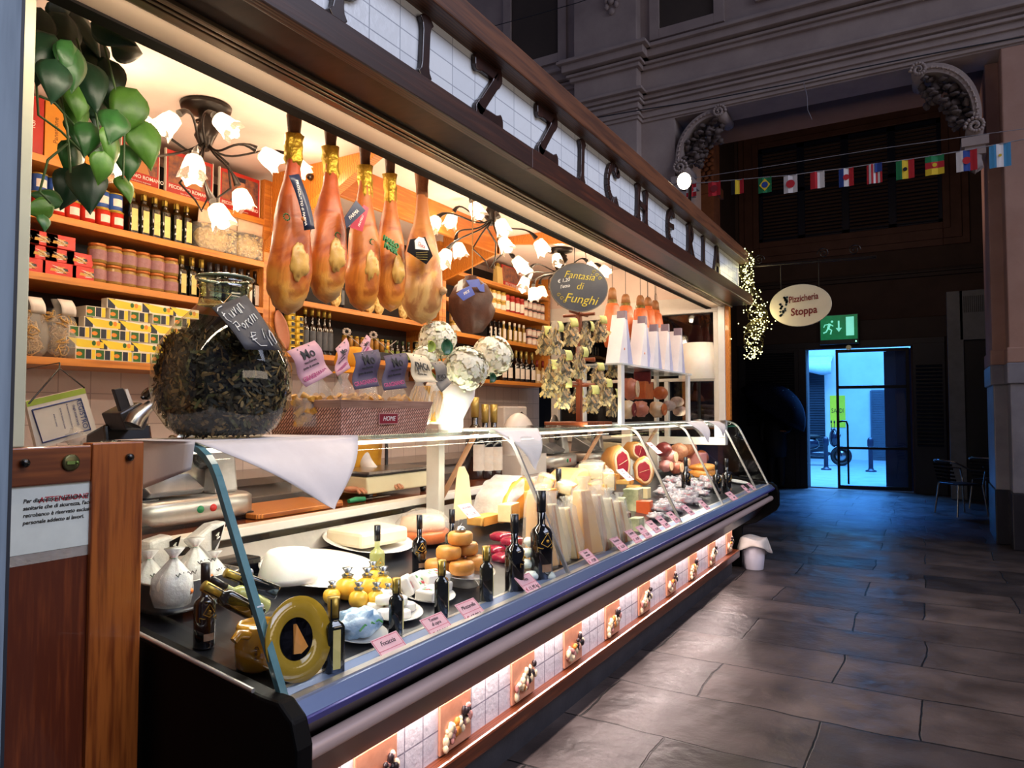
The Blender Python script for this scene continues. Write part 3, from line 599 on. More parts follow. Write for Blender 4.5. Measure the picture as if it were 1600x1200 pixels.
# glass door
gd = thing('glass_door', 'tall black-framed glass door open onto the bright blue street', 'door', (-1.54, 15.27, 0), rz=.12)
FRM = mat('black_door_frame', '#0a0d14', '#06080d', 5, .35)
m = MB(); 
for x0, x1, z0, z1 in ((0, .05, .02, 2.74), (1.21, 1.27, .02, 2.74), (.05, 1.21, .02, .09), (.05, 1.21, 2.68, 2.74), (.05, 1.21, 1.97, 2.03), (.05, 1.21, .79, .84)): m.box(x0, x1, 0, .04, z0, z1)
m.build('frame', FRM, gd, bevel=.003)
MB().box(.05, 1.21, .015, .022, .09, 2.68).build('glass', glassmat('door_glass', (.86, .95, 1, 1), .8), gd)
MB().tube([(.04, -.02, 1.32), (.1, -.07, 1.34), (.17, -.07, 1.33), (.19, -.07, 1.26), (.19, -.07, .12)], .018, 8).build('pull_bar', FRM, gd)
# dark outer leaf and street
struct(MB().box(-.68, -.25, 15.66, 15.74, 0, 2.75).box(-.72, -.66, 15.7, 16.8, 0, 2.7).build('door_3', mat('outer_leaf_blue', '#1a3050', '#122440', 5, .5)))
struct(MB().box(-9, 8, 15.65, 31, -.1, 0).build('floor_street', mat('street_paving', '#8ea0ae', '#788894', 3, .6, bump=.1)))
SW = 25.2
struct(MB().box(-9, 6, SW, SW+.2, 0, 5.2).build('wall_street', mat('pale_street_wall', '#c7d4da', '#aebcc4', 1.2, .8, bump=.05)))
m = MB(); xx = at(1385, 640, y=SW).x
m.box(at(1360, 640, y=SW).x, 2, SW-.06, SW, 0, 2.2)
for j in range(40): m.box(at(1362, 640, y=SW).x, 2, SW-.075, SW-.05, .06+.055*j, .08+.055*j)
struct(m.build('door_4', mat('street_shutter', '#4d6275', '#3e5264', 4, .5)))
m = MB(); x0, x1 = at(1266, 640, y=SW).x, at(1289, 640, y=SW).x
m.box(x0-1.2, x1, SW-.06, SW, 0, 2.95)
for j in range(36): m.box(x0-1.2, x1, SW-.085, SW-.05, .06+.08*j, .09+.08*j)
struct(m.build('window_3', mat('shop_shutter_dark', '#25364a', '#1b2a3c', 4, .5)))
aw = thing('street_awning', 'pale scalloped awning across the street', 'awning', (0, 0, 0))
x0, x1 = x0-1.5, at(1300, 640, y=SW-.6).x; zc = at(1280, 567, y=SW-.6).z
MB().grid(lambda u, v: (x0+(x1-x0)*u, SW-.6*v-.01, zc+.25-.25*v), 12, 4).build('canopy', mat('awning_cloth', '#b9d3e2', '#a2bfd0', 5, .7), aw, thick=.01)
MB().grid(lambda u, v: (x0+(x1-x0)*u, SW-.61, zc-(.34+.05*cos(u*14))*v), 40, 2).build('valance', MATS['awning_cloth'], aw, thick=.01)
q0, q1 = at(1296, 618, y=SW-.1), at(1321, 668, y=SW-.1)
ps = MB().box(q0.x, q1.x, SW-.012, SW-.001, q1.z, q0.z).build('sale_poster', mat('yellow_poster', '#e8e02a', '#d8cf20', 5, .6)); ps.name = 'sheet'
pt = thing('sale_poster', 'yellow sale poster on the wall across the street', 'poster', (0, 0, 0)); ps.parent = pt
txt('SALDI', .2, FYM((q0.x+q1.x)/2, SW-.016, (q0.z+q1.z)/2+.02), mat('poster_ink', '#5b4a10', '#4a3c0c', 5, .6), pt, sx=.72)
# bollards
bk = MB().lathe([(.13, 0), (.13, .03), (.07, .05), (.055, .1), (.055, .62), (.075, .66), (.075, .80), (.05, .86), (0, .88)], 16).build('street_bollard', mat('cast_iron_blue', '#1b2b40', '#142234', 8, .4))
for k, (u, v, lb) in enumerate(((1291, 734, 'dark bollard in the street by the parked scooter'), (1361, 737, 'dark bollard in the street seen through the glass door'))):
    p = at(u, v, z=0); o = bk if k == 0 else bk.copy()
    if k: C.objects.link(o)
    o.location = p; tag(o, lb, 'bollard', 'street bollards')
# scooter
p = at(1276, 728, z=0)
sc = thing('motor_scooter', 'dark motor scooter parked behind the door opening', 'scooter', (p.x, p.y+.2, 0), rz=.25)
DKB = mat('scooter_blue', '#16263c', '#0e1a2b', 5, .2, coat=.5); RUB = mat('rubber', '#0b0e14', '#07090d', 9, .6)
for nm, x in (('front_wheel', .62), ('rear_wheel', -.55)):
    wl = MB().lathe([(.19, -.05), (.25, -.05), (.28, -.03), (.28, .03), (.25, .05), (.19, .05), (.19, -.05)], 22).build('wheel', RUB, sc, loc=(x, 0, .28), rot=(pi/2, 0, 0))
    MB().lathe([(.03, -.03), (.19, -.02), (.19, .02), (.03, .03)], 10).build('hub', METAL, wl)
MB().tube([(.62, 0, .28), (.5, 0, .7), (.42, 0, .95)], .04, 8).tube([(.42, -.3, 1.03), (.4, 0, .98), (.42, .3, 1.03)], .02, 8).build('fork', DKB, sc)
MB().ell((.45, 0, .78), (.13, .18, .26), 14, 10, jit=.15).ell((-.35, 0, .62), (.42, .16, .2), 14, 10, jit=.15).ell((.05, 0, .34), (.35, .15, .08), 12, 8).build('body', DKB, sc)
MB().ell((-.25, 0, .82), (.36, .13, .07), 14, 8).build('seat', RUB, sc)
MB().ell((.58, 0, .86), (.05, .08, .07), 10, 8).build('headlight', METAL, sc)
for s in (-1, 1): MB().tube([(.42, s*.2, 1.03), (.42, s*.26, 1.2)], .008, 6).ell((.42, s*.27, 1.24), (.02, .06, .045), 10, 6).build('mirror', RUB, sc)
# exit sign
q0, q1 = at(1280, 493, y=15.1), at(1342, 529, y=15.1)
ex = thing('exit_sign', 'green lit running man emergency exit sign above the door', 'sign', (0, 0, 0)); w, h = q1.x-q0.x, q0.z-q1.z; cx, cz = (q0.x+q1.x)/2, (q0.z+q1.z)/2
MB().box(q0.x, q1.x, 15.1, 15.2, q1.z-.09, q0.z).build('housing', mat('grey_housing', '#2e4a48', '#243c3a', 6, .4), ex, bevel=.006)
MB().box(q0.x+.02, q1.x-.02, 15.094, 15.1, q1.z+.0, q0.z-.02).build('lit_panel', mat('green_lit', '#0a7a4a', '#06603a', 6, .3, em=.75), ex)
GLOW = mat('mint_lit', '#8af0d8', '#76e0c8', 6, .3, em=.9)
m = MB(); y = 15.09
m.box(q1.x-.22, q1.x-.08, y, y+.004, q1.z+.07, q0.z-.06); m.build('door_symbol', GLOW, ex)
m = MB(); m.box(cx-.015, cx+.015, y, y+.004, cz-.02, cz+.12).prism([(cx-.055, cz-.02), (cx, cz-.10), (cx+.055, cz-.02)], y, y+.004, ax='y').build('arrow_symbol', GLOW, ex)
m = MB(); ax_ = q0.x+.17
m.tube([(ax_+.02, y, cz+.07), (ax_-.01, y, cz-.02)], .025, 6).tube([(ax_-.01, y, cz-.02), (ax_+.05, y, cz-.06), (ax_+.03, y, cz-.14)], .014, 6).tube([(ax_-.01, y, cz-.02), (ax_-.05, y, cz-.09), (ax_-.1, y, cz-.11)], .014, 6).tube([(ax_+.02, y, cz+.06), (ax_+.08, y, cz+.02)], .01, 6).tube([(ax_+.01, y, cz+.06), (ax_-.07, y, cz+.05), (ax_-.09, y, cz-.0)], .01, 6).ell((ax_+.06, y, cz+.11), (.022, .01, .022), 8, 6)
m.build('running_man_symbol', GLOW, ex)
MB().ell((q1.x-.05, 15.095, q1.z-.045), .014, 8, 6).build('indicator_lamp', mat('green_led', '#7dffc0', '#7dffc0', 5, em=4), ex)
# small lamp globe above the door
q = at(1326, 543, y=15.2); t = thing('small_ceiling_bulb', 'tiny dim glass globe above the glass door', 'lamp', q)
MB().ell((0, 0, 0), .05, 10, 8).build('globe', mat('dim_globe', '#b6ab88', '#8b8268', 9, .2, em=.3), t)
# oval hanging sign
q = at(1250, 477, y=6.8)
ov = thing('hanging_oval_sign', 'cream oval sign with dark red lettering hanging from an iron bracket', 'sign', (q.x, 6.8, q.z)); A_, B_ = .262, .190
CREAM = mat('cream_sign_face', '#d6cbb0', '#cbbfa2', 5, .5, em=0)
m = MB(); m.prism([(A_*cos(a), B_*sin(a)) for a in [i*2*pi/48 for i in range(48)]][::-1], 0, .02, ax='y'); m.build('oval_board', CREAM, ov, bevel=.003)
DR = mat('dark_red_paint', '#7c1f16', '#661810', 8, .5)
txt('Pizzicheria', .082, FYM(.028, -.002, .062, roll=rad(5)), DR, ov, shear=.1, bold=.0015, sx=.72); txt('Stoppa', .095, FYM(.03, -.002, -.055, roll=rad(4)), DR, ov, shear=.1, bold=.002, sx=.85)
m = MB(); rr = random.Random(5)
for k in range(9):
    a = (-.20+.05*rr.random()+.008*k, -.075+.024*k*.8-.035)
    for j in range(3):
        an = rr.uniform(0, 6.28); m.prism([(a[0]+.026*cos(an)*t_[0]-.012*sin(an)*t_[1], a[1]+.11+.026*sin(an)*t_[0]+.012*cos(an)*t_[1]-.07) for t_ in ((0, 0), (.5, -1), (1, 0), (.5, 1))], -.003, -.001, ax='y')
m.build('vine_leaf_painting', mat('dark_green_paint', '#173034', '#10262a', 8, .5), ov)
m = MB(); hz = at(1150, 418, y=6.8).z-q.z
m.tube([(-.62, 0, hz), (.62, 0, hz-.03)], .011, 8)
for x in (-.16, .16): m.tube([(x, 0, hz), (x*1.0, 0, B_*.8)], .004, 6)
for s, x in ((1, -.35), (-1, .2), (1, .45)): m.tube([(x+s*.05*(1-k/26)*cos(k*.5), 0, hz+.05+.05*(1-k/26)*sin(k*.5)) for k in range(24)], .005, 6)
m.build('iron_bracket', IRON, ov)
# ---- flags ----
FC = {'r': '#b8202c', 'w': '#d8d4d6', 'k': '#17151b', 'y': '#d8b92a', 'g': '#1d7a4b', 'b': '#23408c', 'l': '#4b9ad0', 'd': '#7a1a22'}
FM = {k: mat('flag_'+{'r': 'red', 'w': 'white', 'k': 'black', 'y': 'yellow', 'g': 'green', 'b': 'blue', 'l': 'sky', 'd': 'dark_red'}[k], v, v, 5, .8, em=0) for k, v in FC.items()}
FK = list(FM); FML = [FM[k] for k in FK]
YG_ = 8.0
def flag(u, v, w, h, kind, label):
    p = at(u, v, y=YG_); m = MB(); n = 8
    def rect(a, b, c, d, k, y=0): m.grid(lambda s, t: (a+(b-a)*s, y+.006*sin(9*(a+(b-a)*s)/w), -(c+(d-c)*t)), 3, 1, FK.index(k), False)
    def disc(cx, cz, r, k, y=-.011, n=14): m.add([(cx+r*cos(i*2*pi/n), y, -cz+r*sin(i*2*pi/n)) for i in range(n)], [tuple(range(n))], FK.index(k))
    for st in kind:
        if st[0] == 'V':
            L_ = len(st)-1
            for i, k in enumerate(st[1:]): rect(-w/2+w*i/L_, -w/2+w*(i+1)/L_, 0, h, k)
        elif st[0] == 'H':
            L_ = len(st)-1
            for i, k in enumerate(st[1:]): rect(-w/2, w/2, h*i/L_, h*(i+1)/L_, k)
        elif st[0] == 'o': disc(0, h/2, float(st[2:]), st[1])
        elif st[0] == 'D': m.add([(-w*.42, -.009, -h/2), (0, -.009, -h*.1), (w*.42, -.009, -h/2), (0, -.009, -h*.9)], [(0, 1, 2, 3)], FK.index(st[1]))
        elif st[0] == 'U':
            rect(w*.02, w/2, -.001, h*.45, 'b', -.009)
    r = m.build('string_flag', FML, loc=(p.x, YG_, p.z)); md = r.modifiers.new('t', 'SOLIDIFY'); md.thickness = .001
    tag(r, label, 'flag', 'small national flags on the string'); return r
fl = [(1080, 287, .12, .15, ['Hrwr', 'or.03'], 'red and white flag with a red leaf, first on the string'), (1116, 284, .14, .16, ['Vr', 'od.04'], 'plain red flag with a small dark emblem'), (1152, 281, .14, .16, ['Vkyr'], 'black, yellow and red striped flag below the sign end'),
 (1195, 277, .14, .17, ['Vg', 'Dy', 'ob.034'], 'green flag with yellow diamond and blue disc'), (1235, 274, .14, .19, ['Vw', 'or.045'], 'white flag with a red disc'), (1277, 268, .14, .18, ['Vrw'], 'half red, half white flag'),
 (1322, 263, .14, .19, ['Vbwr', 'or.03'], 'blue, white and red flag with a chequered crest'), (1366, 256, .14, .2, ['Vrwrwrwr', 'U'], 'red and white striped flag with a blue canton'), (1414, 250, .16, .19, ['Vgyr', 'ok.02'], 'green, yellow and red flag with a black star'),
 (1460, 243, .16, .19, ['Hgry', 'oy.02'], 'green, red and yellow flag, upside bands, with a star'), (1510, 235, .17, .2, ['Vwbr', 'or.035'], 'white, blue and red flag with a crest'), (1562, 225, .17, .22, ['Vlwl', 'oy.014'], 'sky blue and white flag, rightmost on the string')]
for f in fl: flag(*f)
def cable(nm, label, pts, r, m, y=YG_):
    P = [at(u, v, y=y) for u, v in pts]; Q = []
    for i in range(len(P)-1):
        for k in range(6): Q.append(P[i].lerp(P[i+1], k/6))
    Q.append(P[-1]); o = MB().tube(Q, r, 5).build(nm, m); tag(o, label, 'cable'); return o
WIRE = mat('pale_cord', '#9a969c', '#7d7a80', 20, .6); DWIRE = mat('dark_cable', '#2e3038', '#22242b', 20, .6)
cable('flag_string', 'pale string that the small national flags hang from', [(1060, 289)]+[(f[0], f[1]) for f in fl]+[(1640, 210)], .005, WIRE)
cable('sagging_cable', 'thin sagging pale cord just above the flag string', [(1085, 278), (1190, 262), (1370, 233), (1520, 212), (1640, 196)], .0035, WIRE, 8.2)
oc_ = cable('overhead_cable', 'long cable crossing in front of the stone facade cornice', [(915, 187), (1000, 172), (1110, 155), (1250, 128), (1325, 110), (1435, 88), (1530, 70), (1640, 50)], .008, DWIRE, 9.1)
MB().tube([at(*q_, y=9.1) for q_ in ((1255, 127), (1261, 150), (1262, 172), (1269, 187))], .004, 5).build('loose_end', WIRE, oc_)
cable('facade_wire', 'thin wire behind the sign board near the top', [(700, 60), (830, 25), (900, 5), (960, -15)], .006, DWIRE, 9.2)
# ---- fairy light garland ----
gl = thing('fairy_light_garland', 'dangling garland of warm fairy lights on the sign end', 'fairy lights', (0, 0, 0)); r = random.Random(11)
wires = MB(); bulbs = MB()
env = [(388, 1160, 8), (405, 1168, 14), (430, 1166, 12), (450, 1168, 14), (475, 1180, 20), (500, 1186, 20), (520, 1180, 22), (545, 1176, 18), (562, 1172, 10)]
def envp(t):
    t *= len(env)-1; i = min(int(t), len(env)-2); f = t-i; a, b = env[i], env[i+1]; return [a[k]+(b[k]-a[k])*f for k in range(3)]
for s in range(9):
    ph = r.uniform(0, 6); ln = r.uniform(.75, 1); pts = []
    for k in range(40):
        v, u, w = envp(k/39*ln); p = at(u+w*.8*sin(ph+k*.55+r.uniform(-.4, .4)), v+r.uniform(-3, 3), y=6.78+.10*cos(ph+k*.5)); pts.append(p)
    wires.tube(pts, .0022, 4)
for k in range(330):
    v, u, w = envp(r.random()); p = at(u+r.gauss(0, w*.55), v, y=6.78+r.uniform(-.1, .1)); bulbs.ell(p, .0052, 5, 4)
wires.build('wire', mat('garland_wire', '#6b6030', '#4d451f', 9, .4, .5), gl); tag(bulbs.build('bulb_cluster', mat('fairy_bulb', '#f4f0a8', '#e9e493', 5, em=5.5), gl), None, kind='stuff')
light('garland_light', 'POINT', (-1.28, 6.72, 2.35), 3.0, (1, .85, .45), .12)
light('garland_light', 'POINT', (-1.3, 6.78, 2.8), 1.5, (1, .85, .45), .1)
# ---- bin with cloth ----
t = thing('white_bucket', 'white bucket under a pale cloth beside the plinth end', 'bucket', (-1.47, 7.13, 0))
MB().lathe([(.085, 0), (.088, .01), (.118, .29), (.108, .29), (.08, .02), (0, .02)], 22).build('pail', mat('white_pail', '#d4d0dc', '#c6c2cf', 8, .4), t)
def cl(u, v):
    a = u*2*pi; r_ = .15*v; z = .30+.012*cos(3*a)*v
    if v > .8: r_ = .125+.03*(v-.8)*5+.018*sin(5*a)*(v-.8)*5; z = .30-(v-.8)*5*(.10+.04*sin(2*a+1))
    return (r_*cos(a), r_*sin(a), z)
MB().grid(cl, 40, 20).build('cloth', mat('pale_cloth', '#e6dcd2', '#d8cdc2', 12, .8), t, thick=.003)
# ---- metal chairs by the pillar ----
def chair(label, p, rz):
    t = thing('cafe_chair', label, 'chair', p, rz, 'aluminium cafe chairs by the pillar'); CH_ = mat('chair_aluminium', '#c9c6c0', '#a5a29d', 9, .2, .9)
    for sx in (-1, 1):
        for sy in (-1, 1): MB().tube([(sx*.20, sy*.19, .45), (sx*.235, sy*.24, 0)], .012, 8).build('leg', CH_, t)
        MB().tube([(sx*.2, -.2, .45), (sx*.25, -.2, .66), (sx*.26, .05, .68), (sx*.22, .24, .78)], .012, 8).build('armrest', CH_, t)
    MB().tube([(-.22, .24, .78), (-.15, .29, .80), (.15, .29, .80), (.22, .24, .78)], .012, 8).build('top_rail', CH_, t)
    m = MB()
    for k in range(5): m.cbox((0, .22+.015*k, .52+.055*k), (.40, .006, .03))
    m.build('back_slats', mat('chair_slats', '#22242c', '#181a20', 9, .3, .6), t)
    MB().box(-.2, .2, -.2, .2, .445, .465).build('seat', MATS['chair_slats'], t, bevel=.01)
p = at(1496, 805, z=0); chair('silver metal cafe chair standing beside the marble pillar', (p.x+.05, p.y+.1, 0), 2.2)
p = at(1530, 800, z=0); chair('second metal cafe chair, half hidden by the marble pillar', (p.x+.22, p.y+.55, 0), 2.6)
# ---- passer-by with umbrella ----
def skin(nm, pts, edges, radii, m, parent, lvl=2):
    me = bpy.data.meshes.new(nm); me.from_pydata(pts, edges, []); o = bpy.data.objects.new(nm, me); C.objects.link(o); o.parent = parent
    md = o.modifiers.new('skin', 'SKIN'); md.use_smooth_shade = True
    for v, r_ in zip(me.skin_vertices[0].data, radii): v.radius = r_ if isinstance(r_, tuple) else (r_, r_)
    me.skin_vertices[0].data[0].use_root = True
    sb = o.modifiers.new('sub', 'SUBSURF'); sb.levels = lvl; sb.render_levels = lvl; me.materials.append(m); return o
# ================= THINGS ON THE WALL SHELVES =================
def bottle_kit(name, label, cat, group, h, r, glass, cap, lab=None, sq=0, neck=.012, nh=.24, caph=.2, labz=(.12, .6), seg=16, shoulder=.08, labw=.85, cork=False):
    t = thing(name, label, cat, (0, 0, 0), group=group); hb = h*(1-nh)
    prof = [(r*.9, 0), (r, .006), (r, hb-shoulder*h), (r*.86, hb-shoulder*h*.45), (r*.5, hb), (neck, hb+.03*h), (neck, h*.985), (0, h*.985)]
    MB().lathe(prof, seg, sq=sq, M=Matrix.Rotation(pi/seg if not sq else 0, 4, 'Z')).build('glass_body', glass, t)
    MB().lathe([(neck*1.18, h*(1-caph)), (neck*1.22, h), (0, h)], 12).build('cap', cap, t)
    if lab:
        z0, z1 = h*labz[0], h*labz[1]
        if sq: MB().box(r*.985, r*1.012, -r*labw*.7, r*labw*.7, z0, z1).build('paper_label', lab, t)
        else: MB().add([((r+.0008)*cos(a), (r+.0008)*sin(a), z) for z in (z0, z1) for a in [(-1+2*i/10)*labw*1.35 for i in range(11)]], [(i, i+1, 12+i, 11+i) for i in range(10)], 0, True).build('paper_label', lab, t)
    return Kit(t)
def jar_kit(name, label, cat, group, h, r, body, lid, lab=None, seg=16):
    t = thing(name, label, cat, (0, 0, 0), group=group)
    MB().lathe([(r*.9, 0), (r, .004), (r, h*.74), (r*.88, h*.82), (r*.88, h*.86)], seg).build('body', body, t)
    MB().lathe([(r*.93, h*.84), (r*.95, h*.99), (r*.9, h), (0, h)], seg).build('lid', lid, t)
    if lab: MB().add([((r+.0008)*cos(a), (r+.0008)*sin(a), z) for z in (h*.16, h*.66) for a in [(-1+2*i/8)*1.3 for i in range(9)]], [(i, i+1, 10+i, 9+i) for i in range(8)], 0, True).build('paper_label', lab, t)
    return Kit(t)
def row(kit, us, x, z, lab, group, dz=.1, jit=0, scale=None):
    n = len(us)
    for i, u in enumerate(us):
        kit.put((x, YU(u, x, z+dz), z), label=lab % nth(i, n) if '%' in lab else lab, group=group, scale=scale)
XI = -3.46
OB = bottle_kit('olive_oil_bottle', '', 'bottle', '', .238, .0265, OLIVE, GOLD, LABEL, sq=7, neck=.0125, nh=.30, caph=.21, labz=(.08, .55))
row(OB, [206, 224, 241, 257, 275, 291], XI, 2.401, '%s of the six gold-capped oil bottles beside the pasta bag', 'gold-capped oil bottles on the upper left shelf')
row(OB, [283, 299, 314], XI, 2.126, '%s of the three gold-capped oil bottles beside the jars', 'gold-capped oil bottles beside the jars', scale=.93)
BB = bottle_kit('balsamic_bottle', '', 'bottle', '', .215, .024, WINE, mat('dark_capsule', '#3a3538', '#2b272a', 9, .4), mat('black_silver_label', '#3e4046', '#26282d', 60, .4), sq=6, neck=.011, nh=.34, caph=.28, labz=(.1, .5), labw=.8)
row(BB, [327, 339, 351, 364, 376], XI, 2.126, '%s of the five black balsamic bottles behind the mushroom jar', 'black balsamic bottles on the left shelves')
WB = bottle_kit('labelled_oil_bottle', '', 'bottle', '', .22, .0235, WINE, WINE, LABELW, sq=7, neck=.009, nh=.33, caph=.2, labz=(.06, .6))
row(WB, [387, 398, 410], XI, 2.126, '%s of three black bottles with tall white labels by the shelf end', 'black bottles with tall white labels')
# jars with copper lids, two high
JB = mat('patchy_jar_contents', '#b79a4c', '#6d3f2c', 55, .25, contrast=.9); COP = mat('copper_lid', '#c97a3e', '#a75d2a', 20, .35, .4); MAU = mat('mauve_label', '#a97a80', '#8a5b5c', 40, .5)
JK = jar_kit('spread_jar', '', 'jar', '', .094, .042, JB, COP, MAU)
for lv, w in ((0, 'lower'), (1, 'upper')):
    for i, u in enumerate((149, 174, 197, 219, 241, 263)):
        JK.put((XI+.01, YU(u, XI, 2.17), 2.126+lv*.0945), label='copper-lidded jar, %s, in the %s row beside the red boxes' % (nth(i, 6), w), group='copper-lidded jars in two rows')
# cans red and blue
RC = mat('red_can', '#d8382a', '#b5281d', 12, .3); BC = mat('blue_can', '#3b63b5', '#28488c', 12, .3)
def can_kit(col, label, g):
    t = thing('fish_tin', label, 'tin', (0, 0, 0), group=g)
    MB().lathe([(.034, .004), (.034, .086)], 18).build('printed_body', col, t); MB().lathe([(.035, 0), (.035, .005), (.034, .006)], 18).build('gilt_rim', GOLD, t); MB().lathe([(.035, .084), (.036, .09), (.033, .09), (0, .088)], 18).build('gilt_rim', GOLD, t)
    MB().add([(.0347*cos(a), .0347*sin(a), z) for z in (.025, .062) for a in [-.7+1.4*i/6 for i in range(7)]], [(i, i+1, 8+i, 7+i) for i in range(6)], 0, True).build('paper_label', LABELW, t); return Kit(t)
RK, BK = can_kit(RC, '', ''), can_kit(BC, '', '')
for i, u in enumerate((62, 88, 112, 136, 160, 181)):
    RK.put((XI, YU(u, XI, 2.45), 2.401), label='red and white tin behind the ivy, %s of the lower row' % nth(i, 6), group='red tins behind the ivy')
    if i != 3: BK.put((XI, YU(u-2, XI, 2.5), 2.4915), label='blue and white tin stacked behind the ivy, above the %s red tin' % nth(i, 6), group='blue tins behind the ivy')
# red boxes
RBX = mat('red_carton', '#d8301f', '#c02418', 6, .35)
t = thing('red_carton', '', 'carton', (0, 0, 0)); MB().box(-.05, .05, -.075, .075, 0, .062).build('carton_body', RBX, t, bevel=.002)
m = MB(); r = random.Random(3)
for i in range(16): m.prism([(-.045+.09*r.random(), .012+.035*r.random()) for _ in range(3)], .0503, .0508, mi=r.choice([0, 0, 0, 1, 2]), ax='x')
m.build('printed_picture', [LABELW, mat('gold_print', '#cf9a3a', '#b98426', 9, .5), BLACKP], t)
RXK = Kit(t)
for lv, us in ((0, (36, 86, 131)), (1, (25, 60, 88, 120)), (2, (30, 60, 88))):
    for i, u in enumerate(us):
        RXK.put((XI-.01-.008*(lv % 2), YU(u, XI, 2.15+.063*lv), 2.126+.0635*lv), scale=(1, .86 if lv != 0 else 1, 1), label='red carton, %s in the %s layer of the stack beside the jars' % (nth(i, len(us)), ['bottom', 'middle', 'top'][lv]), group='stacked red cartons')
# egg pasta boxes
YW = mat('yellow_print_carton', '#f0d83a', '#eac92a', 8, .4); WC = mat('white_carton', '#efe8d8', '#e3dbc9', 8, .45); GRN = mat('green_carton_end', '#2a6b22', '#1d5218', 8, .4); NAVY = mat('navy_print', '#20283c', '#171d2e', 8, .4)
def pasta_box(end):
    t = thing('pasta_carton', '', 'carton', (0, 0, 0)); w = .046 if end else .088
    MB().box(-.09 if end else -.05, .0, -w, w, 0, .05).build('carton_body', WC, t, bevel=.0015)
    m = MB()
    if end: m.box(0, .0006, -w*.92, -.004, .003, .047, 0).box(0, .0006, .0, w*.55, .003, .047, 1).box(0, .0007, w*.6, w*.98, .003, .047, 2).prism([(-.03+.014*cos(a), .024+.01*sin(a)) for a in [k*pi/5 for k in range(10)]], .0006, .001, mi=3, ax='x')
    else:
        m.box(0, .0006, -w*.96, -w*.55, .002, .048, 1).prism([(-w*.95, .048), (w*.96, .034), (w*.96, .006), (-w*.4, .006)], 0, .0007, mi=2, ax='x')
        for cx_, k in ((w*.42, 0), (w*.66, 3)): m.prism([(cx_+.0095*cos(a), .028+.012*sin(a)) for a in [k2*pi/6 for k2 in range(12)]], .0007, .0012, mi=k, ax='x')
    m.build('printed_front', [GRN, NAVY, YW, mat('yolk_print', '#e8902a', '#d67c1e', 9, .4)], t); return Kit(t)
LG, EN = pasta_box(0), pasta_box(1)
ROWS = [('e', [132, 162, 190, 219, 248, 275]), ('l', [133, 182, 229, 268]), ('e', [122, 156, 186, 216, 246, 270]), ('l', [160, 210, 258]), ('e', [148, 184, 216, 250, 283]), ('l', [194, 246, 287])]
for lv, (k, us) in enumerate(ROWS):
    for i, u in enumerate(us):
        (EN if k == 'e' else LG).put((XI+.06-.004*(lv % 2), YU(u, XI+.05, 1.78+.051*lv), 1.751+.0508*lv), label='yellow egg pasta carton, %s in the %s layer of the stack' % (nth(i, len(us)), ORD[lv] if lv else 'bottom'), group='stacked yellow egg pasta cartons')
# nest pasta bag and tall bags
NEST = mat('dry_egg_pasta', '#dcb060', '#b3843a', 40, .5, bump=.4)
def nest_bag(loc, label, s=1):
    t = thing('pasta_nest_bag', label, 'pasta bag', loc); r = random.Random(int(loc[1]*99)); m = MB()
    for k in range(9):
        c = (r.uniform(-.03, .03), r.uniform(-.055, .055), .04+.02*k)
        for q in range(7):
            rr = r.uniform(.02, .045); ax = r.uniform(0, 6.28); T = Euler((r.uniform(-1, 1)*.9+pi/2*(q % 2), r.uniform(-.8, .8), ax)).to_matrix()
            m.tube([V(c)+T @ V((rr*cos(a), rr*sin(a), .008*sin(3*a))) for a in [i*2*pi/14 for i in range(15)]], .0028, 4, cap=False)
    m.build('pasta_nests', NEST, t); MB().lathe([(.06, 0), (.085, .03), (.088, .12), (.07, .20), (.03, .25), (.045, .29)], 20, sx=.6, wob=.12).build('clear_bag', CELLO, t)
    MB().grid(lambda u, v: (.035+.02*sin(v*3), -.035+.07*u+.02*v, .29-.08*v), 5, 5).build('header_card', PAPER, t, thick=.001); t.scale = (s, s, s)
nest_bag((XI+.02, YU(90, XI, 1.85), 1.752), 'clear bag of egg pasta nests with a white header card, on the lowest left shelf', .92)
nest_bag((XI+.02, YU(42, XI, 1.85), 1.752), 'bag of pasta nests half hidden behind the pale post', .9)
SHP = mat('pasta_shapes', '#ecd08a', '#c99f4c', 45, .5, bump=1, kind='voronoi', contrast=.9)
for i, (ua, ub) in enumerate(((301, 362), (363, 409))):
    ya, yb = YU(ua, XI, 2.45), YU(ub, XI, 2.45); w = (yb-ya)/2
    t = thing('pasta_shapes_bag', ['wide bag of orecchiette pasta with a folded paper top beside the bottles', 'second bag of orecchiette pasta next to the shelf end'][i], 'pasta bag', (XI, (ya+yb)/2, 2.402), group='bags of short pasta')
    m = MB(); r = random.Random(i)
    m.ell((0, 0, .075), (.045, w*.97, .072), 16, 10)
    for k in range(130): m.ell((.035+r.uniform(0, .012), r.uniform(-w*.92, w*.92), r.uniform(.012, .14)), (.008, .009, .007), 5, 4)
    m.build('pasta', SHP, t); MB().box(-.05, .052, -w, w, .0, .15).build('clear_bag', CELLO, t, bevel=.01)
    MB().grid(lambda u, v: (.05-.01*v, -w+2*w*u, .225-.085*v+.012*sin(u*3)), 8, 3).build('paper_header', mat('kraft_header', '#e6c9ae', '#d8b897', 20, .7), t, thick=.001)
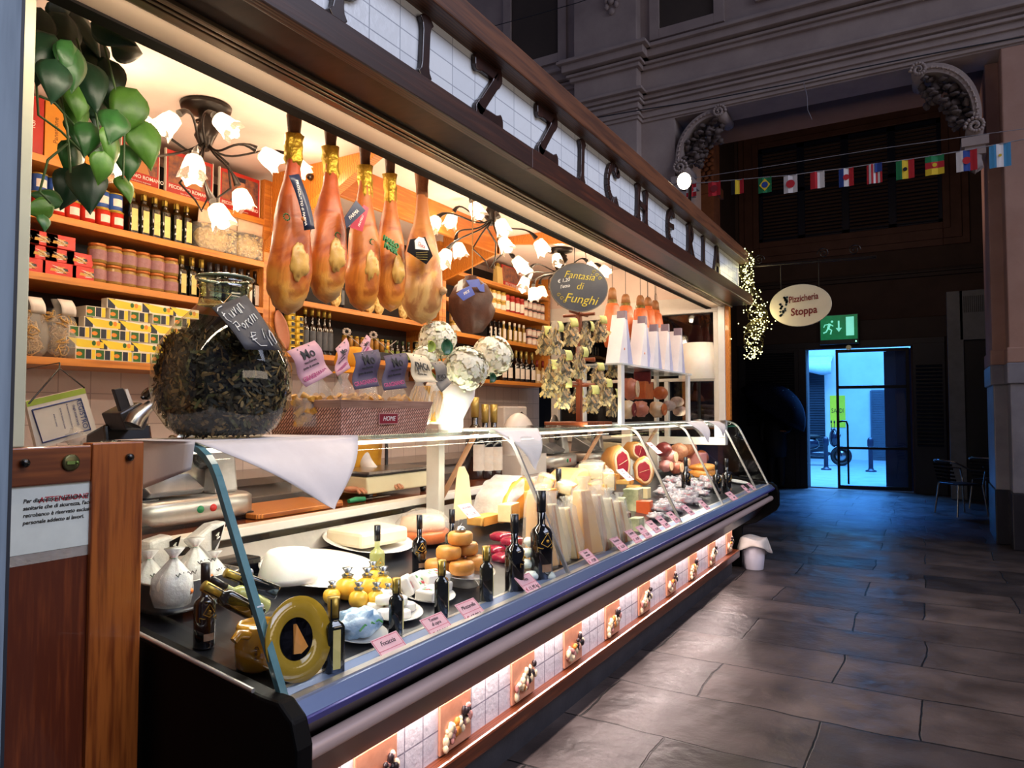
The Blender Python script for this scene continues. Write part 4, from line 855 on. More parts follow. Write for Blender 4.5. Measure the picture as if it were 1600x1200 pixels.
# posters
PIC = mat('picture_cellar', '#b06a3c', '#262a44', 22, .5, contrast=.5)
for i, (ua, ub) in enumerate(((190, 248), (260, 332), (344, 405))):
    x = XI+.03; ya, yb = YU(ua, x, 2.75), YU(ub, x, 2.75); w = (yb-ya)/2
    t = thing('cheese_poster', ['red cheese poster half hidden behind the ivy and a lamp', 'red cheese poster behind the middle of the first chandelier', 'red cheese poster with a man in a dark cap, by the canopy'][i], 'poster', (x, (ya+yb)/2, 2.656), group='red cheese posters on the top shelf')
    MB().box(-.014, 0, -w, w, 0, .235).build('red_board', mat('poster_red', '#bf2a22', '#a8221b', 9, .4), t); MB().box(0, .001, -w*.92, w*.92, .062, .215).build('picture', PIC, t)
    m = MB(); m.prism([(-w*.5, .062), (w*.5, .062), (w*.15, .15), (-w*.15, .15)], .001, .0016, ax='x', mi=0)
    if i == 2: m.prism([(.03*cos(a), .165+.035*sin(a)) for a in [k*pi/8 for k in range(16)]], .001, .002, ax='x', mi=1).box(.0021, .0025, -.034, .034, .185, .21, 2).prism([(-.07, .062), (.07, .062), (.03, .13), (-.03, .13)], .0017, .0022, ax='x', mi=2)
    m.build('painted_figure', [mat('aisle_orange', '#c98a52', '#a66a38', 9, .5), mat('poster_skin', '#c48a6a', '#b07658', 9, .5), NAVY], t)
    txt('PECORINO ROMANO', .026, FXM(.002, 0, .042), PAPER, t, bold=.0004); txt('latte di pecora stagionato', .011, FXM(.002, 0, .018), PAPER, t)
    MB().box(-.016, .0008, -w-.004, -w, 0, .24).build('poster_edge', WC, t); MB().box(-.016, .0008, w, w+.004, 0, .24).build('poster_edge', WC, t)
# orange box & red spine at far left of top shelf
for i, (ua, ub, m_, lb) in enumerate(((28, 62, 'poster_red', 'dark red box file standing at the left end of the top shelf'), (64, 98, None, 'orange boxed panettone carton on the top shelf behind the ivy'), (128, 150, None, 'narrow orange carton on the top shelf behind the ivy'))):
    ya, yb = YU(ua, XI, 2.7), YU(ub, XI, 2.7)
    t = thing('gift_carton', lb, 'carton', (XI, (ya+yb)/2, 2.656)); MB().box(-.1, .03, -(yb-ya)/2, (yb-ya)/2, 0, .265 if i < 2 else .12).build('carton_body', MATS[m_] if m_ else mat('orange_carton', '#e0962c', '#cf7f1e', 9, .4), t, bevel=.002)
    txt(['IGP', 'Panettone', 'Oro'][i], .03, FXM(.031, 0, .14 if i < 2 else .06, roll=pi/2), mat('gilt_print', '#8a5a1c', '#77490f', 9, .5) if i else PAPER, t)
# ---- centre shelves ----
t = thing('round_tin', '', 'tin', (0, 0, 0)); MB().lathe([(.033, 0), (.034, .003), (.034, .035), (.032, .038), (0, .038)], 18).build('tin_body', mat('gold_yellow_tin', '#cfae3c', '#b8962c', 9, .3, .4), t)
MB().add([(.0346*cos(a), .0346*sin(a), z) for z in (.008, .03) for a in [-.45+.9*i/6 for i in range(7)]], [(i, i+1, 8+i, 7+i) for i in range(6)], 0, True).build('dark_emblem', BLACKP, t); TN = Kit(t)
for c, u in enumerate((449, 462)):
    for lv in range(7 if c == 0 else 6): TN.put((XI+.02, YU(u, XI, 1.95), 1.881+.0385*lv), label='gold round tin, %s from the bottom of the %s column' % (ORD[lv], ['left', 'right'][c]), group='two columns of gold round tins')
TB = bottle_kit('tall_oil_bottle', '', 'bottle', '', .30, .027, WINE, GOLD, mat('dark_label', '#4a4d55', '#33353c', 50, .4), neck=.011, nh=.36, caph=.16, labz=(.1, .5))
row(TB, [476, 487, 497, 506, 514], XI+.01, 1.881, '%s of five tall black gold-topped bottles beside the gold tins', 'tall black gold-topped bottles beside the gold tins')
row(TB, [397, 408], XI, 2.401, 'tall black bottle, %s of two by the first ham', 'pair of tall black bottles by the first ham', scale=.8)
row(TB, [441, 449, 457, 466, 474, 533], XI, 2.211, '%s of the dark bottles standing behind the hanging hams', 'dark bottles behind the hams', scale=.85)
GB = bottle_kit('small_green_bottle', '', 'bottle', '', .165, .021, OLIVE, mat('dark_green_cap', '#2c3a1a', '#1d2711', 9, .4), mat('green_yellow_label', '#8d9a3a', '#5b6a24', 60, .4), neck=.01, nh=.34, caph=.2, labz=(.15, .5), seg=12)
row(GB, [602, 611, 620, 629, 638], XI, 1.881, '%s of five small green bottles behind the pasta bags', 'small green bottles behind the pasta bags')
SC_ = jar_kit('black_tin', '', 'tin', '', .06, .032, BLACKP, mat('gilt_lid', '#a58a4a', '#86703a', 9, .3, .5), mat('gilt_label', '#b09a58', '#1b1a18', 60, .5))
for lv in range(3):
    for c, u in enumerate((651, 662)): SC_.put((XI, YU(u, XI, 1.93), 1.881+.0605*lv), label='black and gilt tin, %s column, %s from the bottom' % (['left', 'right'][c], ORD[lv]), group='black and gilt tins behind the flowers')
def gift(u, z, label):
    y = YU(u, XI, z+.05); t = thing('gift_hamper', label, 'gift box', (XI, y, z), group='gift boxes with ribbons'); r = random.Random(u)
    MB().box(-.05, .05, -.13, .13, 0, .055).build('black_tray', DARKP, t, bevel=.003)
    m = MB()
    for i in range(4): m.lathe([(.02, .055), (.02, .13), (.016, .14)], 10, M=Matrix.Translation((0, -.09+.06*i, 0)), mi=0).lathe([(.018, .14), (.018, .155), (0, .155)], 10, M=Matrix.Translation((0, -.09+.06*i, 0)), mi=1)
    m.build('packed_jars', [mat('amber_contents', '#c08a3c', '#8f5f22', 40, .3), GOLD], t)
    MB().tube([(.055, -.13, .16), (.06, 0, .09), (.055, .13, .03)], .003, 6).tube([(.055, .13, .15), (.06, .02, .09)], .003, 6).build('ribbon', mat('white_ribbon', '#b9aeab', '#a1968f', 20, .4), t)
    m = MB()
    for i in range(9): a = i*.7; m.ell((.06+.01*cos(a), -.13+.02*cos(a), .17+.02*sin(a)), (.006, .016, .008), 6, 4)
    m.build('bow', mat('white_ribbon', '#dcd0cc'), t); MB().ell((.066, .02, .09), (.004, .016, .016), 12, 8).build('gold_seal', mat('gold_seal', '#e2b53c', '#cf9f26', 9, .3, .5), t)
gift(552, 1.881, 'gift box with white ribbon and gold seal above the yellow cap'); gift(592, 1.885, 'gift box with white ribbon right of the yellow cap')
t = thing('pasta_pack', '', 'pasta bag', (0, 0, 0)); MB().ell((0, 0, .085), (.03, .05, .088), 12, 8, jit=.2).build('yellow_pasta', SHP, t); MB().grid(lambda u, v: (.03, -.03+.06*u, .17-.05*v), 3, 2).build('paper_tag', mat('green_tag', '#a9b83a', '#8c9c2a', 9, .5), t, thick=.001); PP = Kit(t)
row(PP, [524, 577, 592, 630], XI+.02, 2.211, '%s of the yellow pasta packs glimpsed between the hams', 'yellow pasta packs behind the hams')
# wooden leaf plate leaning
t = MB().grid(lambda u, v: (.02+.03*(u-.5)**2, (-.05+.10*u)*sin(pi*min(1, v*1.0+.02))**.6, .25*(1-v)), 8, 12).build('wooden_leaf_dish', mat('copper_wood', '#b5714f', '#96573a', 9, .4), loc=(XI+.05, YU(436, XI, 1.95), 1.883), rot=(.35, 0, 0), thick=.006); tag(t, 'reddish wooden leaf-shaped dish leaning beside the gold tins', 'dish')
# ---- right shelves ----
YJ = jar_kit('honey_jar', '', 'jar', '', .09, .036, mat('pale_honey', '#d9b468', '#b98f42', 20, .2), GOLD, LABELW)
for lv in range(2): 
    for i, u in enumerate((762, 770, 777, 785)): YJ.put((XI, YU(u, XI, 2.5), 2.456+.0905*lv), label='gold-lidded honey jar, %s of the %s row past the dark ham' % (nth(i, 4), ['lower', 'upper'][lv]), group='gold-lidded honey jars')
CK = jar_kit('candy_jar', '', 'jar', '', .17, .034, mat('red_peppers', '#b5261c', '#7d1610', 50, .3), mat('red_lid', '#c43a2c', '#a02a20', 9, .4), LABELW)
row(CK, [791, 799, 807, 814], XI, 2.456, '%s of the four tall red jars on the upper right shelf', 'tall red jars on the right shelves')
WJ = jar_kit('preserve_jar', '', 'jar', '', .088, .033, mat('pink_preserve', '#d9b3a8', '#b98b80', 40, .3), mat('dark_lid', '#2c2326', '#1c1618', 9, .4), LABELW)
for lv in range(2):
    for i, u in enumerate((820, 827, 834, 840, 846)):
        WJ.put((XI, YU(u, XI, 2.5), 2.456+.0885*lv if lv == 0 else 2.5445), label='dark-lidded preserve jar, %s of the %s row at the shelf end' % (nth(i, 5), ['lower', 'upper'][lv]), group='dark-lidded preserve jars, upper right shelf')
for lv in range(2):
    for i, u in enumerate((826, 833, 840, 846)): WJ.put((XI, YU(u, XI, 2.25), 2.181+.0885*lv), label='pale jar, %s of the %s row, shelf below the red jars' % (nth(i, 4), ['lower', 'upper'][lv]), group='pale jars on the middle right shelf')
for lv in range(2):
    for i, u in enumerate((708, 715, 722)): YJ.put((XI, YU(u, XI, 2.25), 2.181+.0905*lv), label='cream jar, %s of the %s row left of the dark ham' % (nth(i, 3), ['lower', 'upper'][lv]), group='cream jars left of the dark ham')
SB = bottle_kit('sauce_bottle', '', 'bottle', '', .19, .024, mat('amber_sauce', '#c3a558', '#8a6d2e', 9, .15), WC, LABELW, neck=.01, nh=.35, caph=.16, seg=12)
row(SB, [787, 796, 804, 811, 818], XI, 2.181, '%s of the pale-capped sauce bottles on the middle right shelf', 'pale-capped sauce bottles')
row(WB, [765, 772, 779], XI, 2.181, 'black oil bottle with oval white label, %s of three', 'black bottles by the dark ham', scale=.85)
WN = bottle_kit('wine_bottle', '', 'bottle', '', .31, .037, WINE, mat('foil_capsule', '#b9a25c', '#9a8444', 9, .3, .5), LABELW, neck=.013, nh=.36, caph=.25, labz=(.1, .42))
row(WN, [786, 795, 806, 814, 822, 831], XI, 1.801, '%s of six dark sparkling wine bottles on the lowest right shelf', 'dark wine bottles on the lowest right shelf')
PW = bottle_kit('pale_spirit_bottle', '', 'bottle', '', .24, .036, mat('pale_liqueur', '#d6bb8a', '#b79a68', 9, .12), mat('red_wax', '#7c1f1a', '#641612', 9, .4), LABELW, neck=.012, nh=.42, caph=.3, labz=(.1, .4))
row(PW, [839, 848], XI, 1.801, '%s of the two pale bottles with red tops on the lowest right shelf', 'pale red-topped bottles')
t = thing('cheese_poster', 'small framed picture with a red lower band on the top right shelf', 'poster', (XI, YU(800, XI, 2.75), 2.701)); MB().box(-.01, 0, -.19, .19, 0, .21).build('red_board', MATS['poster_red'], t); MB().box(0, .001, -.17, .17, .06, .2).build('picture', PIC, t); txt('PECORINO', .05, FXM(.002, 0, .03), PAPER, t)
t = thing('yellow_gift_bag', 'pale yellow paper gift bag on the top right shelf', 'bag', (XI, YU(778, XI, 2.75), 2.701)); MB().prism([(-.03, 0), (.03, 0), (.02, .17), (-.02, .17)], -.05, .05, ax='y').build('paper_body', mat('pale_yellow_paper', '#e0c27a', '#cdae66', 9, .6), t, bevel=.004); MB().ell((0, 0, .18), (.02, .03, .03), 8, 6).build('bow', GOLD, t)
# ================= HAMS =================
def ham_mat(name, top, mid, fat, zmid):
    m = bpy.data.materials.new(name); m.use_nodes = True; N = m.node_tree.nodes; L = m.node_tree.links; b = N['Principled BSDF']
    tc = N.new('ShaderNodeTexCoord'); sp = N.new('ShaderNodeSeparateXYZ'); L.new(tc.outputs['Object'], sp.inputs[0])
    n = N.new('ShaderNodeTexNoise'); n.inputs['Scale'].default_value = 9; n.inputs['Detail'].default_value = 5; L.new(tc.outputs['Object'], n.inputs['Vector'])
    a = N.new('ShaderNodeMath'); a.operation = 'MULTIPLY_ADD'; L.new(n.outputs['Fac'], a.inputs[0]); a.inputs[1].default_value = .30; L.new(sp.outputs['Z'], a.inputs[2])
    r = N.new('ShaderNodeValToRGB'); L.new(a.outputs[0], r.inputs[0]); e = r.color_ramp.elements
    e[0].position = zmid-.10; e[0].color = H(fat); e[1].position = .72; e[1].color = H(top)
    x = r.color_ramp.elements.new(zmid+.03); x.color = H('#d9993f'); x = r.color_ramp.elements.new(zmid+.10); x.color = H(mid)
    n2 = N.new('ShaderNodeTexNoise'); n2.inputs['Scale'].default_value = 7; n2.inputs['Detail'].default_value = 8; n2.inputs['Distortion'].default_value = 1.5; L.new(tc.outputs['Object'], n2.inputs['Vector'])
    r2 = N.new('ShaderNodeValToRGB'); r2.color_ramp.elements[0].position = .40; r2.color_ramp.elements[0].color = (.42, .12, .07, 1); r2.color_ramp.elements[1].position = .52; r2.color_ramp.elements[1].color = (1, 1, 1, 1); L.new(n2.outputs['Fac'], r2.inputs[0])
    mx = N.new('ShaderNodeMix'); mx.data_type = 'RGBA'; mx.blend_type = 'MULTIPLY'; mx.inputs[0].default_value = .62; L.new(r.outputs[0], mx.inputs[6]); L.new(r2.outputs[0], mx.inputs[7])
    L.new(mx.outputs[2], b.inputs['Base Color']); b.inputs['Roughness'].default_value = .38; b.inputs['Subsurface Weight'].default_value = .04; b.inputs['Subsurface Radius'].default_value = (.02, .008, .004)
    bp = N.new('ShaderNodeBump'); bp.inputs['Strength'].default_value = .35; bp.inputs['Distance'].default_value = .02; L.new(n2.outputs['Fac'], bp.inputs['Height']); L.new(bp.outputs[0], b.inputs['Normal']); return m
HM = [ham_mat('cured_ham_red', '#a23d1c', '#d0722a', '#b3a07a', .20), ham_mat('cured_ham_orange', '#b05524', '#d98a33', '#c2a05e', .10), ham_mat('cured_ham_fatty', '#b26a38', '#c98a4c', '#cfa668', .36)]
RIND = mat('dark_hoof_skin', '#6a3f22', '#3a2012', 30, .5, bump=.5); STAMP = mat('green_ink_stamp', '#3c8a52', '#2f7043', 30, .6)
XH = -1.95
def hamr(t):   # half width, depth, offset by height 0..1
    K = [(0, .0, .0), (.015, .35, 0), (.06, .66, 0), (.15, .9, 0), (.27, 1, 0), (.40, .93, .02), (.54, .80, .03), (.66, .62, .02), (.76, .44, .01), (.88, .31, 0), (1.0, .25, 0)]
    for (a, ra, oa), (b, rb, ob) in zip(K, K[1:]):
        if t <= b: f = (t-a)/(b-a); f = f*f*(3-2*f) if ra < rb else f; return ra+(rb-ra)*f, oa+(ob-oa)*f
    return K[-1][1:]
def ham(i, u, vtop, vbot, wpx, lab, foil, x=XH, lean=0, mi=0):
    yc = YU(u, x, 2.1); z0 = at(u, vbot, x=x-.02).z; z1 = at(u, vtop, x=x).z; L_ = z1-z0; W = wpx/2*(V((x, yc, .6)).dot(_F))/FPX
    t = thing('prosciutto_ham', lab, 'ham', (x, yc, z0), group='hams hanging under the shop header'); n, k = 28, 34; r = random.Random(i); vs = []
    for a in range(k+1):
        tt = a/k; rr, off = hamr(tt)
        for j in range(n):
            an = 2*pi*j/n; d = V((cos(an), sin(an), tt*2.2+i)); w = 1+.13*mnoise.noise(d*1.6)+.04*mnoise.noise(d*5)
            vs.append((W*rr*w*cos(an)*.92, W*rr*w*sin(an)+off*lean+lean*(tt-.3)*.35, tt*L_*.80 if tt < 1 else L_*.80))
    fs = [(a*n+j, a*n+(j+1) % n, (a+1)*n+(j+1) % n, (a+1)*n+j) for a in range(k) for j in range(n)]
    MB().add(vs, fs, 0, True).build('meat_body', HM[mi], t)
    sx = lean*(.7)*.35
    # exposed joint hollow with fat rim
    if i != 4: MB().ell((W*.78, sx*.2-.012, L_*.235), (.016, W*.50, W*.86), 22, 14, jit=.35, fr=2).build('fat_pad', mat('yellow_fat', '#d2a552', '#b98a45', 14, .35, bump=.4), t)
    else: MB().ell((W*.86, .03, L_*.2), (.03, .018, .02), 10, 8, jit=.3).build('bone_end', mat('bone', '#c9a678', '#8a5c38', 30, .5), t)
    MB().lathe([(W*.25, L_*.79), (W*.27, L_*.86), (W*.33, L_*.93), (W*.27, L_)], 12, wob=.45, M=Matrix.Translation((0, sx, 0))).build('shank', RIND if i != 4 else mat('pale_shank', '#a5683a', '#6e4022', 30, .5, bump=.5), t)
    if foil:
        za, zb = foil; MB().lathe([(W*(.31 if q < 1 else .36)*(1+.12*(q % 2)), za+(zb-za)*q/5) for q in range(6)], 14, wob=.5, M=Matrix.Translation((0, sx, 0))).build('gold_foil_wrap', GOLDFOIL, t)
    return t, yc, z0, L_, W
hs = []
HI = [(0, 453, 178, 495, 69, 'nearest hanging ham, gold foil collar and long blue tag'), (1, 512, 200, 477, 63, 'second hanging ham, crumpled gold foil and dark round ink stamp'), (2, 567, 228, 489, 58, 'third hanging ham, with navy and red tags at its neck'),
      (3, 610, 250, 489, 52, 'fourth hanging ham, orange with green ink lettering'), (4, 659, 278, 508, 70, 'fifth hanging ham, pale fatty with a black diamond label, no foil')]
FO = [(208, 257), (228, 279), (258, 314), (273, 322), None]
for (i, u, a, b, w, lb), fo in zip(HI, FO):
    yc = YU(u, XH, 2.1); z0 = at(u, b, x=XH-.02).z
    f = (at(u, fo[1], x=XH).z-z0, at(u, fo[0], x=XH).z-z0) if fo else None
    hs.append(ham(i, u, a-22, b, w, lb, f, mi=[0, 0, 1, 1, 2][i], lean=[.06, .05, .04, -.02, 0][i]))
def tagcard(parent, name, pts, m, th=.002): return MB().add(pts, [tuple(range(len(pts)))]).build(name, m, parent, thick=th)
NT = mat('navy_tag', '#2b3452', '#1e2640', 9, .35); PT = mat('crimson_tag', '#c02848', '#a51e3a', 9, .4)
def PX(t, u, v, dx=.12): q = at(u, v, x=t.location.x+dx)-t.location; return (q.x, q.y, q.z)
t = hs[0][0]; MB().grid(lambda a, b: PX(t, 451+b*24+a*16+4*sin(b*3), 274+86*b-a*2, .10+.01*sin(3*b)), 2, 10).build('long_tag', NT, t, thick=.002)
txt('PROSCIUTTO di PARMA', .016, Matrix.Translation(V(PX(t, 471, 317, .122))) @ FXM(0, 0, 0, roll=rad(-73)), PAPER, t, sx=.9); MB().ell(PX(t, 474, 342, .112), .008, 8, 6).build('orange_seal', mat('orange_seal', '#e08a3a', '#cf762a', 9, .4), t)
for k, (u, v) in enumerate(((448, 339), (528, 368), (582, 378))): 
    th = hs[k][0]; m = MB(); c = V(PX(th, u, v, hs[k][4]*.78))
    for j in range(10): a = j*.63; m.ell((c.x, c.y+.013*cos(a), c.z+.011*sin(a)), (.004, .003, .003), 5, 4)
    m.build('green_stamp', STAMP, th)
t = hs[2][0]; tagcard(t, 'navy_tag', [PX(t, *p, .11) for p in ((556, 313), (571, 329), (541, 357), (538, 340))][::-1], NT); tagcard(t, 'crimson_tag', [PX(t, *p, .105) for p in ((568, 320), (576, 325), (566, 362), (546, 355))][::-1], PT)
txt('PARMA', .02, Matrix.Translation(V(PX(t, 553, 335, .115))) @ FXM(0, 0, 0, roll=rad(42)), PAPER, t); txt('FRATELLI', .013, Matrix.Translation(V(PX(t, 564, 345, .112))) @ FXM(0, 0, 0, roll=rad(65)), PAPER, t)
t = hs[3][0]; txt('HALLO', .03, Matrix.Translation(V(PX(t, 611, 379, .085))) @ FXM(0, 0, 0, roll=rad(-12)), STAMP, t, bold=.001, ext=.004); txt('MARK', .03, Matrix.Translation(V(PX(t, 611, 389, .088))) @ FXM(0, 0, 0, roll=rad(-12)), STAMP, t, bold=.001, ext=.004)
t = hs[4][0]; tagcard(t, 'black_diamond_label', [PX(t, *p, .1) for p in ((641, 374), (664, 370), (676, 400), (666, 413), (636, 393))][::-1], BLACKP); tagcard(t, 'white_crest_label', [PX(t, *p, .103) for p in ((648, 376), (654, 370), (662, 372), (670, 391), (649, 389))][::-1], PAPER)
txt('Duca', .022, Matrix.Translation(V(PX(t, 659, 383, .108))) @ FXM(0, 0, 0, roll=rad(-8)), REDINK, t)
m = MB()
for k in range(4): m.tube([PX(t, 650, 395+3.2*k, .104), PX(t, 668, 394+4*k, .104)], .0008, 4)
m.build('label_print', GOLD, t)
for t, yc, z0, L_, W in hs: MB().tube([(0, t.get('x', 0), L_-.02), (0, 0, 2.70-z0)], .003, 5).build('hanging_cord', mat('twine', '#b08d5a', '#94733f', 30, .7), t)
# dark speck
x = -2.3; yc = YU(738, x, 2.0); z0 = at(738, 522, x=x).z; z1 = at(738, 432, x=x).z
t = thing('smoked_ham', 'small dark brown smoked ham with blue tags, beyond the five hams', 'ham', (x, yc, z0)); L_ = z1-z0
MB().lathe([(0, 0), (.06, .01), (.105, .06*L_/.3+.02), (.128, .42*L_), (.12, .62*L_), (.075, .83*L_), (.03, .97*L_), (.035, L_)], 22, wob=.35, M=Matrix.Rotation(.05, 4, 'X')).build('meat_body', mat('smoked_brown_meat', '#5d3626', '#36190f', 9, .5, bump=.9), t)
MB().tube([(0, 0, L_), (0, 0, 2.94-z0)], .003, 5).build('hanging_cord', MATS['twine'], t)
for k, q in enumerate((((722, 452), (735, 446), (742, 460), (724, 470), (713, 459)), ((728, 438), (748, 436), (752, 448), (735, 449)), ((716, 440), (723, 436), (722, 452), (713, 456)), ((745, 448), (756, 443), (757, 456), (750, 455)))):
    tagcard(t, 'blue_tag', [tuple(at(*p, x=x+.13-.01*k)-V((x, yc, z0))) for p in q][::-1], mat('royal_blue_tag', '#3850b8', '#2b3f98', 9, .4) if k != 2 else PAPER)
txt('SPECK', .022, Matrix.Translation(at(729, 457, x=x+.135)-V((x, yc, z0))) @ FXM(0, 0, 0, roll=rad(25)), PAPER, t)
# ================= CHANDELIERS =================
SHD = bpy.data.materials.new('frosted_glass_petal'); SHD.use_nodes = True; N = SHD.node_tree.nodes; L = SHD.node_tree.links; N.remove(N['Principled BSDF'])
tr = N.new('ShaderNodeBsdfTransparent'); tl = N.new('ShaderNodeBsdfTranslucent'); gl_ = N.new('ShaderNodeBsdfGlossy'); gl_.inputs['Roughness'].default_value = .1; tl.inputs[0].default_value = (1, .93, .8, 1)
n1 = N.new('ShaderNodeTexNoise'); n1.inputs['Scale'].default_value = 30; rr_ = N.new('ShaderNodeMapRange'); rr_.inputs[1].default_value = .35; rr_.inputs[2].default_value = .65; rr_.inputs[3].default_value = .15; rr_.inputs[4].default_value = .60; L.new(n1.outputs['Fac'], rr_.inputs[0])
m1 = N.new('ShaderNodeMixShader'); m2 = N.new('ShaderNodeMixShader'); L.new(rr_.outputs[0], m1.inputs[0]); L.new(tr.outputs[0], m1.inputs[1]); L.new(tl.outputs[0], m1.inputs[2]); m2.inputs[0].default_value = .12; L.new(m1.outputs[0], m2.inputs[1]); L.new(gl_.outputs[0], m2.inputs[2]); L.new(m2.outputs[0], N['Material Output'].inputs[0])
BULB = mat('warm_bulb', '#fff0cf', '#ffe6b4', 5, em=16)
def chandelier(base, shades, label, seed=1):
    t = thing('chandelier', label, 'chandelier', base, group='wrought iron ceiling lamps'); r = random.Random(seed)
    MB().lathe([(.115, 0), (.11, -.02), (.06, -.035), (0, -.04)][::-1], 24).build('ceiling_plate', IRON, t)
    m = MB(); m.tube([(0, 0, -.03), (.02, .01, -.09), (-.01, 0, -.15), (.0, .0, -.21)], [.035, .05, .045, .02], 10); m.tube([(.06*cos(a)*(1-a/14), .06*sin(a)*(1-a/14), -.06-a*.004) for a in [k*.5 for k in range(18)]], .006, 6); m.build('scroll_body', IRON, t)
    m = MB()
    for k in range(3):
        a = k*2.1+seed; m.tube([V((0, 0, -.18)), V((.10*cos(a), .10*sin(a), -.26)), V((.13*cos(a+.5), .13*sin(a+.5), -.36)), V((.04*cos(a+.9), .04*sin(a+.9), -.45)), V((.02*cos(a), .02*sin(a), -.50))], [.006, .006, .006, .005, .003], 6)
    m.build('hanging_tendril', IRON, t)
    b = V(base)
    for k, (P, D) in enumerate(shades):
        q = V(P)-b; d = V(D).normalized(); mid = V((q.x*.45, q.y*.45, min(q.z, -.15)-.10)); m = MB(); neck = q-d*.045
        c0 = V((0, 0, -.16)); c3 = neck; c1 = V((q.x*.25+r.uniform(-.05, .05), q.y*.25, -.30)); c2 = V((neck.x*.9-d.x*.12, neck.y*.9-d.y*.12, neck.z-d.z*.14))
        pts = [c0*(1-s)**3+c1*3*s*(1-s)**2+c2*3*s*s*(1-s)+c3*s**3 for s in [i/12 for i in range(13)]]
        m.tube(pts, [.0055]*10+[.007, .012, .017], 7); m.build('arm', IRON, t)
        rot = d.to_track_quat('Z', 'Y').to_euler()
        g = MB(); n = 18
        vs = []
        for a, (rr, zz) in enumerate(((.016, -.030), (.034, -.02), (.042, .014), (.044, .045), (.054, .068))):
            for j in range(n):
                an = 2*pi*j/n; w = 1+(.0 if a < 2 else .10*a/4)*cos(6*an); vs.append((rr*w*cos(an), rr*w*sin(an), zz+(.012*cos(6*an) if a > 2 else 0)))
        g.add(vs, [(a*n+j, a*n+(j+1) % n, (a+1)*n+(j+1) % n, (a+1)*n+j) for a in range(4) for j in range(n)], 0, True)
        sh = g.build('glass_shade', SHD, t, loc=q, rot=rot); MB().ell((0, 0, .012), (.016, .016, .024), 10, 8).build('bulb', BULB, sh)
        pw = b+q+d*.06; light('bulb_light', 'POINT', pw, 3.6, WARM, .03)
    return t
def shp(lst, x0, z): return [((at(u, v, x=x)), D) for u, v, x, D in lst]
b1 = at(322, 166, z=2.945)
chandelier(b1, shp([(268, 188, -2.72, (-.2, -.35, -.5)), (346, 190, -2.62, (.5, .3, -.5)), (228, 196, -2.85, (-.2, -1, .2)), (415, 243, -2.62, (.3, .8, -.4)), (180, 258, -2.75, (.1, -.8, -.6)), (303, 255, -2.5, (.3, -.3, -.9)), (340, 330, -2.5, (.3, .3, -.9)), (376, 305, -2.75, (.1, .3, -.95)), (462, 256, -2.9, (.1, .8, -.5))], 0, 0), 'nearest wrought iron ceiling lamp with lit glass flower shades, beside the ivy', 3)
b2 = (-2.45, YU(768, -2.45, 2.94), 2.945)
chandelier(b2, shp([(680, 346, -2.6, (-.1, -.6, -.8)), (706, 340, -2.75, (-.2, -.2, -.9)), (742, 324, -2.35, (.3, .1, -.6)), (783, 350, -2.25, (.3, .1, -.8)), (787, 378, -2.35, (.4, .1, -.7)), (697, 398, -2.5, (0, -.5, -.9)), (716, 386, -2.65, (.2, .2, -.9)), (808, 408, -2.5, (.2, .7, -.5)), (843, 381, -2.2, (.2, .6, -.7))], 0, 0), 'middle wrought iron ceiling lamp with lit glass shades, in front of the canopy', 5)
b3 = at(875, 390, z=2.945)
chandelier(b3, shp([(870, 402, -2.7, (.3, -.3, -.7)), (826, 424, -2.85, (-.2, -.5, -.8)), (820, 440, -2.7, (0, -.5, -.9)), (834, 455, -2.6, (.1, 0, -1)), (921, 414, -2.6, (.2, .6, -.6)), (942, 420, -2.6, (.3, .7, -.5)), (845, 452, -2.9, (.1, .2, -1))], 0, 0), 'farthest wrought iron ceiling lamp, above the oval chalkboard', 8)
# ================= ON TOP OF THE COUNTER =================
ZT = 1.4205
def dep(p): return (V(p)-V((0, 0, CH))).dot(_F)
def mpp(p): return dep(p)/FPX
# mushroom jar
jc = V((-1.86, YU(349, -1.86, 1.6), ZT+.004))
t = thing('mushroom_jar', 'big round glass jar full of dried porcini with a slate price tag', 'jar', jc)
JP = [(.0, .0), (.11, 0), (.155, .03), (.192, .085), (.204, .15), (.200, .22), (.176, .29), (.135, .345), (.095, .385), (.074, .41), (.070, .45), (.080, .462), (.080, .486)]
MB().lathe(JP, 48).build('glass_vessel', JARGLASS, t); MB().lathe([(.0765, .405), (.072, .43), (.072, .452), (.081, .462)], 40).build('glass_neck', glassmat('thick_glass', (.62, .66, .52, 1), .9, base=.16), t); MB().tube([(.081*cos(a), .081*sin(a), .487) for a in [i*2*pi/40 for i in range(41)]], .0055, 8, cap=False).build('glass_rim', mat('dark_green_rim', '#6c7a62', '#434e3c', 9, .1, coat=.5), t)
def jr(z):
    for (a, za), (b, zb) in zip(JP[1:], JP[2:]):
        if z <= zb: return a+(b-a)*max(0, z-za)/(zb-za)
    return .07
MUSH = [mat('dry_porcini_'+n, a, b, 40, .6) for n, a, b in (('dark', '#352c1e', '#1a150e'), ('brown', '#5c4a2f', '#33281a'), ('tan', '#96794a', '#6a5130'), ('olive', '#5e5c33', '#3d3b20'), ('black', '#15130f', '#0b0a08'))]
r = random.Random(21); m = MB()
m.lathe([(0, .006)]+[(jr(z)*.86, z) for z in [.01+.03*k for k in range(10)]]+[(.10, .30), (0, .31)], 30, mi=4)
